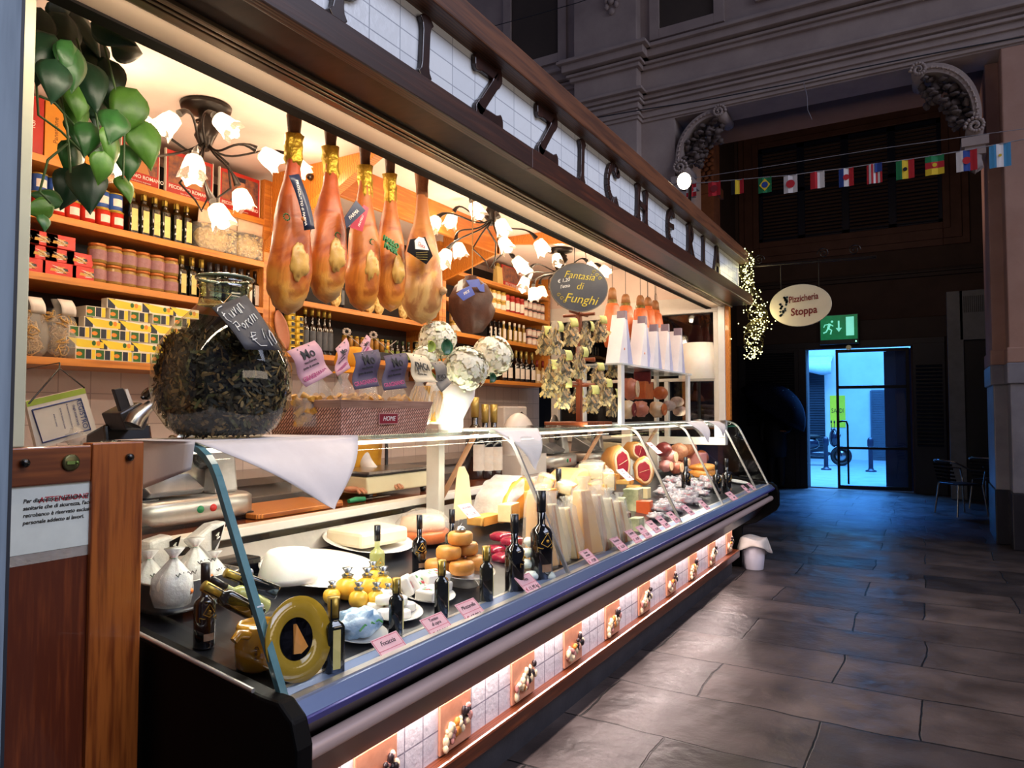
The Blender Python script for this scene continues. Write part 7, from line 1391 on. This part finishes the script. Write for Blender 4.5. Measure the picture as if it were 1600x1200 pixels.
def dish(label, c, r_, h=.018, sx=1, name='serving_dish'):
    t = MB().lathe([(0, .004), (r_*.6, .004), (r_, h), (r_*1.02, h+.003), (r_*.62, 0), (0, 0)][::-1] if 0 else [(r_*.55, 0), (r_*.6, 0), (r_*1.0, h), (r_*1.02, h+.003), (r_*.98, h+.002), (r_*.6, .005), (0, .005)], 40, sx=sx).build(name, DISH, loc=c); t.rotation_euler = (0, TL, 0); return tag(t, label, 'dish', 'white dishes in the display case')
dish('white dish rim under the leaning yellow plate', (-1.475, pc.y+.05, DZ(-1.475)+.012), .075)
# ricotta and fresh cheese
c = V((-1.95, YU(500, -1.95, .96), DZ(-1.95)+.015)); dish('large white platter under the moulded ricotta', c, .215, .02)
RIC = mat('white_ricotta', '#f4efe6', '#eae4da', 12, .4, bump=.1, sss=.3)
o = MB().lathe([(.10, 0), (.103, .02), (.09, .06), (.078, .095), (.068, .105), (.03, .108), (0, .108)], 32, wob=.04).build('ricotta_mould', RIC, loc=(c.x+.02, YU(452, -1.93, 1.03), c.z+.008)); tag(o, 'white moulded ricotta on the large platter', 'cheese')
c = V((-2.08, YU(575, -2.08, .96), DZ(-2.08)+.02)); dish('second white platter under the fresh cheese slab', c, .19, .02)
o = MB().prism([(-.12, -.13), (.10, -.15), (.14, .10), (-.08, .15)], .01, .075).build('fresh_cheese_slab', mat('pale_fresh_cheese', '#f1e4c6', '#e8d8b4', 9, .4, sss=.3), loc=c, bevel=.015); tag(o, 'pale yellow-white slab of fresh cheese behind the wine bottle', 'cheese')
# yellow ball cheeses
YB = mat('yellow_scamorza', '#efc24a', '#dfa92c', 9, .3, sss=.2)
bc2 = V((-1.70, YU(556, -1.70, .9), DZ(-1.70)+.004)); t0 = thing('ball_cheese', '', 'cheese', (0, 0, 0)); MB().ell((0, 0, .033), (.036, .036, .034), 18, 12, jit=.06).ell((0, 0, .072), (.012, .012, .010), 10, 6).build('cheese_body', YB, t0); MB().lathe([(.012, .066), (.016, .074), (.006, .08), (.014, .095)], 10, wob=.5).build('foil_top', METAL, t0); BK_ = Kit(t0)
bl_ = [(542, 938, 1.0), (573, 935, .95), (598, 932, .95), (560, 952, .8), (588, 952, .8), (518, 945, .7), (582, 918, .85), (606, 948, .7)]
for k, (u, v, s) in enumerate(bl_): p = on(u, v); BK_.put(p, label='yellow ball cheese, %s from the left behind the blue bag' % ORD[sorted(range(len(bl_)), key=lambda i: bl_[i][0]).index(k)], group='yellow ball cheeses', scale=s*1.15)
# blue and white milk bag
p = on(572, 1000); t = thing('mozzarella_bag', 'blue and white printed mozzarella bag on a dish behind the first price card', 'cheese bag', p+V((-.03, 0, .05))); dish('white dish under the blue and white bag', p+V((-.03, 0, .004)), .085, .015)
BLUB = mat('blue_white_film', '#dbe8ee', '#4a8cc0', 16, .2, bump=.6, contrast=.55, spec=.8); MB().ell((0, 0, -.005), (.055, .085, .042), 22, 14, jit=.35).build('printed_bag', BLUB, t); m = MB()
for k in range(3): m.tube([(.05-.006*k, -.05+.03*k, -.01), (.053, -.03+.03*k, .004), (.05, -.01+.03*k, -.008)], .003, 5)
m.build('green_leaf_print', mat('print_green', '#4ca04a', '#3b8a3a', 9, .4), t)
# tomini plate
p = on(628, 968)+V((-.05, .01, .004)); dish('white dish of small round fresh cheeses', p, .10, .018); TM = MB().lathe([(.025, 0), (.028, .006), (.027, .022), (.02, .027), (0, .027)], 18, wob=.1).build('small_round_cheese', RIC)
TMs = [(-.05, -.03, .008), (.01, -.05, .006), (.045, .0, .004), (-.01, .02, .007), (.02, .06, .006), (-.06, .05, .01), (-.02, -.02, .036), (.015, .02, .034), (-.05, .02, .037)]
for k, (a, b, z) in enumerate(TMs):
    o = TM if k == 0 else TM.copy()
    if k: C.objects.link(o)
    o.location = p+V((a, b, z-.16*a)); tag(o, 'small round white cheese, %s of those on the small dish' % ORD[k], 'cheese', 'small round white cheeses on a dish')
# plate of printed packs
p = on(692, 940)+V((-.07, 0, .004)); dish('white dish of red and green printed cheese packs', p, .10, .018)
PK = [(-.05, -.055, .05, 1.1, .6, 'green and red printed cheese pack leaning left'), (-.04, -.005, .055, 1.0, .3, 'second green and red printed cheese pack'), (.01, .045, .032, .15, -.2, 'white pack with red stripe on the dish'), (-.005, .05, .066, .2, -.4, 'upper white pack with red stripe'), (.04, -.04, .028, .1, .2, 'flat green and red wrapped pack at the front')]
for k, (dx, dy, dz, tl_, rz, lb) in enumerate(PK):
    c = p+V((dx, dy, dz)); t = thing('cheese_pack', lb, 'cheese pack', c, group='printed cheese packs'); t.rotation_euler = (0, tl_, rz); MB().prism([(-.035, -.05), (.035, -.045), (.03, .055), (-.03, .045)], -.018, .018).build('pack_body', mat('white_pack', '#ebe6e0', '#dfd9d2', 9, .25), t, bevel=.007)
    m = MB(); r = random.Random(k)
    for q in range(7): a, b = r.uniform(-.02, .02), r.uniform(-.03, .035); m.prism([(a-.007, b-.005), (a+.007, b-.006), (a+.004, b+.008)], .0185, .019, mi=q % 2)
    m.build('printed_pattern', [mat('print_green', '#4ca04a'), mat('print_red', '#d8303c', '#c2242f', 9, .4)], t)
# cheese pyramid
CHS = mat('amber_round_cheese', '#d9994a', '#b9742c', 18, .45, bump=.25, sss=.15)
pyc = on(744, 918)+V((-.075, 0, 0)); dish('tall-rimmed white stand plate under the cheese pyramid', pyc+V((0, 0, .045)), .135, .02); o = MB().lathe([(.075, 0), (.06, .02), (.055, .05), (0, .05)], 24).build('cake_stand_foot', DISH, loc=pyc); tag(o, 'grey-white pedestal under the pyramid plate', 'stand')
CR = MB().lathe([(.038, 0), (.047, .006), (.050, .02), (.049, .038), (.042, .047), (.0, .049)], 26, wob=.05).build('round_cheese', CHS)
lay = [[(a, b) for a, b in ((-.055, -.075), (-.055, .035), (.045, -.055), (.045, .055), (-.08, .10))], [(-.02, -.05), (-.01, .055)], [(.0, .0)]]
k = 0
for lv, L_ in enumerate(lay):
    for a, b in L_:
        o = CR if k == 0 else CR.copy()
        if k: C.objects.link(o)
        o.location = pyc+V((a, b, .057+.0505*lv)); o.rotation_euler = (0, 0, k); tag(o, 'amber round cheese, %s in the pyramid' % ['first of the bottom layer', 'second of the bottom layer', 'third of the bottom layer', 'fourth of the bottom layer', 'rearmost of the bottom layer', 'left of the middle layer', 'right of the middle layer', 'topmost'][k], 'cheese', 'amber round cheeses in a pyramid'); k += 1
t = thing('glass_card_holder', 'round glass card holder on top of the cheese pyramid', 'card holder', pyc+V((0, 0, .209))); MB().lathe([(.022, 0), (.022, .008), (.012, .018), (0, .02)], 18).build('glass_dome', METAL, t); MB().tube([(0, 0, .02)]+[(0, .012*sin(a), .034-.012*cos(a)) for a in [i*.6 for i in range(10)]], .0012, 5).build('wire_clip', METAL, t)
# wrapped cheese wheel behind bottle 655
p = V((-2.02, YU(665, -2.0, .97), DZ(-2.0)+.004)); t = thing('film_wrapped_cheese', 'cut orange-sided cheese wheel under crumpled clear film', 'cheese', p); MB().lathe([(.10, 0), (.125, .01), (.125, .045), (.12, .055), (0, .055)], 34).build('wheel_body', SPK, t); MB().lathe([(.095, .055), (.10, .07), (.09, .115), (0, .12)], 26, wob=.15).build('cheese_body', FAT, t); MB().lathe([(.11, .05), (.11, .09), (.085, .13), (.04, .15), (0, .145)], 26, wob=.35).build('clear_film', CELLO, t)
# white rolls
WR = MB().ell((0, 0, 0), (.030, .024, .020), 14, 10, jit=.2).build('wrapped_goat_cheese', mat('white_wrap', '#dfe6e0', '#bfcac4', 14, .3, bump=.3, sss=.2)); r = random.Random(2); k = 0
for lv, us in enumerate(((830, 845, 858), (832, 848), (834, 846), (838,))):
    for u in us:
        p = on(u, 908-lv*2); o = WR if k == 0 else WR.copy()
        if k: C.objects.link(o)
        o.location = p+V((-.03*(k % 2), 0, .02+.041*lv)); o.rotation_euler = (0, 0, r.uniform(-.5, .5)); tag(o, 'small white wrapped goat cheese, %s in the stack, counted upwards' % ORD[k], 'cheese', 'stack of small white wrapped cheeses'); k += 1
# red netted packs
for k, (u, v) in enumerate(((800, 880), (785, 868), (812, 868), (795, 860))):
    p = on(u, v); o = MB().lathe([(.035, 0), (.05, .008), (.05, .03), (.035, .038), (0, .04)], 16, sq=3.5, wob=.1).build('red_wrapped_cheese', mat('glossy_red_wax', '#b01a3a', '#6a1030', 30, .2, coat=.5), loc=p+V((-.04, 0, .041*(k // 2)))); tag(o, 'glossy red wrapped cheese, %s behind the pyramid' % ORD[k], 'cheese', 'glossy red wrapped cheeses')
# tall wrapped card behind, slabs
q = at(722, 775, x=-2.06); t = thing('plastic_chopping_sheet', 'tall translucent yellowish plastic sheet with a hanging hole at the case back', 'sheet', q); MB().prism([(-.085, -.12), (.10, -.12), (.06, .10), (.02, .15), (-.03, .15), (-.05, .10)], -.003, .003, ax='x').build('sheet_body', mat('translucent_cream', '#f3e4bc', '#ecd9a8', 6, .3, trans=.2, sss=.3), t, bevel=.003)
t = thing('hard_cheese_half', 'huge half wheel of orange-yellow hard cheese with pale film', 'cheese', V((-1.98, YU(808, -1.95, 1.0), DZ(-1.98)+.03)))
R_ = .215; arcp = [(R_*cos(a)*1.15, R_*sin(a)) for a in [pi*i/18 for i in range(19)]]
MB().prism(arcp, -.10, .09, ax='x').build('cheese_body', mat('orange_hard_cheese', '#eda94c', '#dd9236', 5, .4, bump=.1, sss=.2), t, bevel=.012); MB().grid(lambda a, b: (-.10+.17*b, (R_+.006)*1.15*cos(1.5+1.5*a), (R_+.006)*sin(1.5+1.5*a)+.006*sin(a*20)), 24, 8).grid(lambda a, b: (.096+.004*sin(9*a+6*b), (R_+.006)*(1-.35*b)*1.15*cos(1.75+1.25*a), (R_+.006)*(1-.35*b)*sin(1.75+1.25*a)), 24, 6).build('clear_film', CELLOW, t)
t = thing('hard_cheese_half', 'second big pale yellow cheese half wheel, right behind the first', 'cheese', V((-2.05, YU(893, -2.05, 1.0), DZ(-2.05)+.03))); MB().prism([(R_*.9*cos(a)*1.2, R_*.9*sin(a)) for a in [pi*i/18 for i in range(19)]], -.10, .09, ax='x').build('cheese_body', mat('pale_hard_cheese', '#efd49a', '#e2bf78', 5, .4, bump=.1, sss=.2), t, bevel=.02)
HC = [mat('hard_cheese_'+n, a, b, 7, .42, bump=.25, sss=.15) for n, a, b in (('gold', '#e8b666', '#d69a44'), ('straw', '#ecd7a6', '#dcc086'), ('rind', '#d58f3a', '#b9722a'), ('cream', '#efe3c4', '#e2d2aa'))]
def block(nm, lb, u, v, x, sz_, mi, rz=0, tl=0, film=True, group='cut pieces of hard cheese'):
    c = at(u, v, x=x); t = thing(nm, lb, 'cheese', c, group=group); t.rotation_euler = (0, tl, rz); a, b, h = sz_
    MB().prism([(-a, -b), (a*.8, -b), (a, b*.9), (-a*.7, b)], -h, h).build('cheese_body', HC[mi], t, bevel=.006); MB().box(a*.96, a*1.02, -b*.95, b*.9, -h*.96, h*.96).build('rind', HC[2], t)
    if film: MB().ell((0, 0, 0), (a*1.35, b*1.3, h*1.5), 14, 10, jit=.15).build('clear_film', CELLO, t)
block('cheese_piece', 'long orange cheese slab lying below the half wheel', 762, 810, -1.95, (.05, .12, .022), 0, 0, film=False); block('cheese_piece', 'pale cheese block with a printed seal, below the half wheel', 795, 800, -1.84, (.04, .06, .045), 1, .2, film=False)
block('cheese_piece', 'wrapped pale orange cheese slab in the middle of the case', 845, 785, -1.82, (.05, .12, .07), 0, .1); block('cheese_piece', 'wedge-topped parmesan piece above the slab, left', 852, 755, -1.85, (.05, .055, .04), 0, .5, .3); block('cheese_piece', 'parmesan piece lying on the standing wedges', 885, 762, -1.78, (.05, .07, .03), 1, .3, .25)
block('cheese_piece', 'large square white-topped cheese block at the back', 925, 735, -2.0, (.09, .12, .05), 3, .4); block('cheese_piece', 'orange-rinded wrapped block under the white-topped one', 935, 765, -1.85, (.06, .09, .045), 0, .3); block('cheese_piece', 'film-wrapped parmesan piece right of the white block', 950, 752, -1.78, (.04, .05, .055), 1, .6)
block('cheese_piece', 'small pale piece tied in film between the wedges', 898, 790, -1.66, (.04, .045, .04), 3, .7)
# standing parmesan wedges
def wedge(k, u, vt, vb, wpx, lb):
    p = on(u, vb); h = (vb-vt)*mpp(p); w = wpx/2*mpp(p)*1.25; t = thing('parmesan_wedge', lb, 'cheese', p+V((-.05, 0, 0)), group='standing wrapped parmesan wedges'); t.rotation_euler = (0, -.06, .25*(k % 3-1))
    m = MB(); m.add([(.05, -w, 0), (.05, w, 0), (-.06, w*.8, 0), (-.06, -w*.8, 0), (.015, -w*.62, h), (.015, w*.5, h), (-.05, w*.4, h), (-.05, -w*.4, h)], [(0, 1, 5, 4), (1, 2, 6, 5), (2, 3, 7, 6), (3, 0, 4, 7), (4, 5, 6, 7), (3, 2, 1, 0)]); m.build('cheese_body', HC[(0, 1, 1, 0, 1, 3, 1)[k]], t, bevel=.008)
    m = MB(); m.add([(.0515, -w*.98, .002), (.0515, -w*.3, .002), (.0165, -w*.2, h*.98), (.0165, -w*.6, h*.98)], [(0, 1, 2, 3)]); m.build('rind', HC[2], t, thick=.003)
    MB().lathe([(w*1.15, 0), (w*1.2, h*.3), (w*.9, h*.8), (w*.7, h*1.02), (w*.25, h*1.1), (w*.5, h*1.22)], 20, wob=.2, sx=1.1).build('clear_film', CELLO, t)
for k, a in enumerate(((862, 772, 888, 36, 'nearest standing parmesan wedge, dark rind towards the glass joint'), (884, 790, 882, 30, 'second standing parmesan wedge from the glass joint'), (905, 795, 873, 28, 'third standing parmesan wedge, narrow and pale'), (932, 768, 866, 38, 'broad golden parmesan wedge in the middle of the row'), (953, 775, 860, 30, 'grey-filmed parmesan wedge right of the golden one'), (970, 780, 852, 26, 'sixth parmesan wedge of the row'), (985, 785, 848, 22, 'last small parmesan wedge of the row'))): wedge(k, *a)
# specialities
p = on(984, 822); o = MB().lathe([(.052, 0), (.056, .008), (.056, .07), (.05, .078), (0, .078)], 26).build('brown_rind_cheese', mat('brown_rind', '#6d3a26', '#4a2417', 16, .5, bump=.3), loc=p+V((-.05, 0, 0))); tag(o, 'small cylinder cheese with a dark brown rind', 'cheese'); q = p+V((-.05, 0, .079))
o = MB().prism([(-.03, -.02), (.03, -.025), (.02, .03), (-.02, .03)], 0, .085).build('green_cheese_piece', mat('green_veined_cheese', '#b7bd8c', '#98a06c', 14, .4, bump=.2), loc=q, bevel=.006); tag(o, 'upright greenish cheese slice standing on the brown cylinder', 'cheese')
BV = mat('blue_veined_cheese', '#dcd6a8', '#7c8460', 9, .4, bump=.2, contrast=.35)
for nm, u, v, sz_, m_, lb in (('blue_cheese_block', 1003, 800, (.05, .06, .075), BV, 'tall pale block with green veins behind the brown cylinder'), ('blue_cheese_wedge', 1010, 832, (.03, .055, .04), BV, 'triangular blue cheese wedge by the price cards'), ('orange_cheese_block', 1021, 805, (.045, .04, .045), mat('bright_orange_cheese', '#e0622a', '#c94f1e', 9, .4), 'bright orange cheese block'), ('pale_cheese_block', 1016, 780, (.05, .05, .04), HC[1], 'pale yellow block behind the orange one')):
    p = on(u, v); a, b, h = sz_; o = MB().prism([(-a, -b), (a, -b*.6), (a, b), (-a, b*.8)], 0, 2*h).build(nm, m_, loc=p+V((-.06, 0, 0)), bevel=.005); tag(o, lb, 'cheese', 'speciality cheeses')
# cut hams
def cutham(lb, u, v, x, s, rz, tilt):
    c = at(u, v, x=x); t = thing('cut_prosciutto', lb, 'ham', c, group='cut hams in the case'); t.rotation_euler = (tilt, 0, rz); MB().lathe([(s*.55, -s*.9), (s*.9, -s*.3), (s*1.0, s*.3), (s*.85, s*.6)], 26, wob=.12, sy=.72, M=Matrix.Rotation(pi/2, 4, 'Y')).build('rind_body', mat('golden_ham_rind', '#e0a25a', '#c98442', 9, .4, bump=.15), t)
    MB().lathe([(s*.84, s*.6), (s*.78, s*.63), (0, s*.63)], 26, wob=.12, sy=.72, M=Matrix.Rotation(pi/2, 4, 'Y')).build('fat_layer', FAT, t); MB().lathe([(s*.66, s*.64), (s*.6, s*.65), (0, s*.65)], 22, wob=.16, sy=.66, M=Matrix.Rotation(pi/2, 4, 'Y')).build('red_cut_face', mat('raw_red_ham', '#a8323c', '#7c1c28', 14, .3, contrast=.6), t)
    MB().tube([(s*.66, -s*.3, -s*.1), (s*.67, 0, .0), (s*.66, s*.35, s*.12)], s*.014, 6).build('fat_vein', FAT, t)
cutham('cut ham with a wide red face, left of the pair', 962, 722, -1.98, .125, -.5, .1); cutham('cut ham propped higher with a narrow red face', 992, 705, -2.05, .10, -.5, .9); cutham('pale-rinded cut ham in the front of the pair', 1006, 735, -1.88, .11, -1.2, .0)
for k, (u, v) in enumerate(((950, 745), (975, 752), (990, 762))): block('cheese_piece', 'flat yellow cheese piece below the cut hams, %s' % ['left', 'middle', 'right'][k], u, v, -1.93, (.06, .07, .018), 0 if k else 2, .2*k, 0, False)
# salumi and wrapped meats
SAL = [MEAT, SPK, mat('mortadella_pink', '#dc9a94', '#c98079', 14, .4), MEATD, mat('netted_roast', '#c98a62', '#8f4f34', 60, .5, bump=.6)]
for k, (u, v, s, m_, sh) in enumerate(((1037, 702, 11, 3, 'cyl'), (1045, 714, 12, 2, 'ell'), (1060, 706, 13, 4, 'cyl'), (1075, 700, 12, 4, 'cyl'), (1083, 722, 16, 2, 'box'), (1040, 728, 10, 2, 'ell'), (1055, 730, 11, 0, 'ell'), (1068, 722, 9, 0, 'ell'), (1095, 715, 11, 1, 'cyl'))):
    chunk('cured_meat', '%s piece of cured meat stacked at the back, counted from the cut hams' % ORD[k], u, v, -2.0, s, SAL[m_], sh, FAT if sh == 'ell' else None, group='cured meats stacked at the back of the case', f=(1, 1.3, .9))
WM = thing('wrapped_meat_pack', '', 'meat pack', (0, 0, 0)); MB().ell((0, 0, .022), (.045, .055, .022), 14, 8, jit=.3).build('meat_slices', mat('sliced_red_white', '#c9606a', '#f0dcd6', 22, .3, contrast=.35), WM); MB().ell((0, 0, .024), (.055, .068, .03), 16, 10, jit=.7, fr=5).build('clear_film', mat('crinkled_white_film', '#e6e2e4', '#8f8e98', 30, .15, bump=1, trans=.45, spec=.8), WM); WK_ = Kit(WM)
r = random.Random(12); k = 0
for j in range(6):
    for i in range(6):
        u = 1025+i*15+j*5+r.uniform(-4, 4); v = 812-j*11-i*6.5+r.uniform(-3, 3); p = deck(u, v)
        if p.x < -2.12 or p.x > -1.46 or p.y > 6.9: continue
        WK_.put(p+V((0, 0, .003+.018*((i+j) % 2))), rz=r.uniform(-1, 1), label='film-wrapped pack of sliced meat in the pile, %s row, %s from the left' % (ORD[j], ORD[i]), group='pile of film-wrapped sliced meats', scale=r.uniform(.85, 1.15)); k += 1
# far tray of breaded rolls
p = on(1150, 745); t = thing('oven_tray', 'white tray of golden rolls near the far end glass', 'tray', (-1.84, 6.72, DZ(-1.84)+.004), 0); MB().box(-.16, .16, -.25, .25, 0, .02).build('tray_body', DISH, t, bevel=.006); GR = MB().ell((0, 0, 0), (.10, .035, .03), 14, 10, jit=.2).build('golden_roll', mat('golden_crust', '#d9923a', '#b5691e', 16, .5, bump=.3)); tz2 = t.location
for k in range(9):
    o = GR if k == 0 else GR.copy()
    if k: C.objects.link(o)
    lv = k // 5; o.location = tz2+V((.0, -.16+.08*(k % 5)+.04*lv, .055+.05*lv)); o.rotation_euler = (0, .05, .1*(k % 3)); tag(o, 'golden baked roll, %s in the %s layer of the far tray' % (ORD[k % 5], 'top' if lv else 'bottom'), 'roll', 'golden rolls on the far tray')
dish('white platter between the meats and the far bottles', V((-1.72, YU(1100, -1.7, .9), DZ(-1.72)+.004)), .13); dish('last small white dish at the far end of the case', V((-1.56, 6.9, DZ(-1.56)+.004)), .10)
for k, (u, v) in enumerate(((1100, 712), (1128, 708))):
    q = at(u, v, x=-1.95); t = thing('serving_fork', 'clear plastic serving fork standing near the rolls, %s of two' % ['left', 'right'][k], 'fork', V((q.x, min(q.y, 6.95), DZ(q.x)+.005)), group='clear serving forks'); h = max(.12, q.z-t.location.z+.03); MB().tube([(0, 0, 0), (0, 0, h*.55)], .006, 6).tube([(0, -.03, h), (0, -.025, h*.7), (0, 0, h*.55), (0, .025, h*.7), (0, .03, h)], .005, 6).tube([(0, 0, h*.55), (0, 0, h)], .005, 6).build('fork_body', mat('frosted_plastic', '#cfd2d8', '#b9bdc6', 9, .2), t)
# price cards
def card(u, v, lines, k, w=.088, h=.072, x=None, label=None, rz=0):
    p = at(u, v, x=-1.345 if x is None else x); t = thing('price_card', label, 'price card', p, group='pink handwritten price cards'); 
    # leans back like the rail glass, face turned to the aisle
    Mx = Euler((0, 0, rz)).to_matrix().to_4x4() @ Matrix(((0, -sin(.85), cos(.85), 0), (1, 0, 0, 0), (0, cos(.85), sin(.85), 0), (0, 0, 0, 1)))
    MB().box(-w/2, w/2, -h/2, h/2, 0, .0012, 0, Mx).build('card', PINKP, t); m = MB()
    for a, b, c, d in ((-w*.47, w*.47, h*.44, h*.46), (-w*.47, w*.47, -h*.46, -h*.44), (-w*.47, -w*.455, -h*.46, h*.46), (w*.455, w*.47, -h*.46, h*.46), (-w*.47, w*.47, -.001, .0005)): m.box(a, b, c, d, .0012, .0015, 0, Mx)
    m.build('red_rules', mat('rose_rule', '#cc4a68', '#b93c59', 9, .5), t)
    for j, s_ in enumerate(lines[:-1]): txt(s_, h*(.24 if len(lines) < 3 else .19), Mx @ Matrix.Translation((0, h*(.24 if len(lines) < 3 else .33-.18*j), .0016)), INK, t, shear=.3, sx=.9)
    txt('€', h*.26, Mx @ Matrix.Translation((-w*.34, -h*.24, .0016)), REDINK, t); txt(lines[-1], h*.27, Mx @ Matrix.Translation((w*.08, -h*.24, .0016)), INK, t, shear=.35, sx=.95)
CARDS = [(612, 1012, ('Focaccia', '1,90 l\'una')), (685, 979, ('Tomino', 'di capra', '25,00 kg')), (737, 955, ('Mozzarella', '17,90 kg')), (826, 912, ('Feta', '15,90 kg')), (921, 871, ('Grana', 'vecchio', '19,80')), (967, 850, ('Pecorino', '16,50')), (990, 838, ('Caprino', '14,90')), (1006, 831, ('Brie', '13,50')), (1021, 823, ('Toma', '15,00')), (1036, 816, ('Fontina', '18,90')), (1052, 808, ('Asiago', '16,90')), (1075, 797, ('Coppa', '22,00')), (1100, 789, ('Lardo', '19,00')), (1143, 775, ('Arrosto', '24,00')), (1165, 764, ('Olive', '12,00')), (1174, 760, ('Torta', '10,00'))]
for k, (u, v, ln) in enumerate(CARDS):
    card(u, v, ln, k, w=.115 if k < 4 else .10 if k != 13 else .17, h=.086, label='pink handwritten price card on the front rail, %s from the near end' % (ORD[k] if k < 14 else ['fifteenth', 'sixteenth'][k-14]))
card(733, 798, ('Stracchino', '12,90'), 0, x=-1.86, w=.10, h=.085, label='pink price card clipped above the cheese pyramid'); card(977, 742, ('Crudo', 'dolce', '35,00'), 1, x=-1.8, w=.13, h=.11, label='pink price card leaning on the cut hams'); card(625, 893, ('Ricotta', '9,90'), 2, x=-1.86, w=.1, h=.04, label='lilac price card lying behind the yellow cheeses')
card(1022, 700, ('Salumi', '21,00'), 3, x=-1.9, w=.12, h=.13, label='pale pink price card standing among the salumi')
# ================= tidy =================
for o in list(bpy.data.objects):
    if o.type == 'EMPTY' and not o.children and o.get('category'): bpy.data.objects.remove(o)
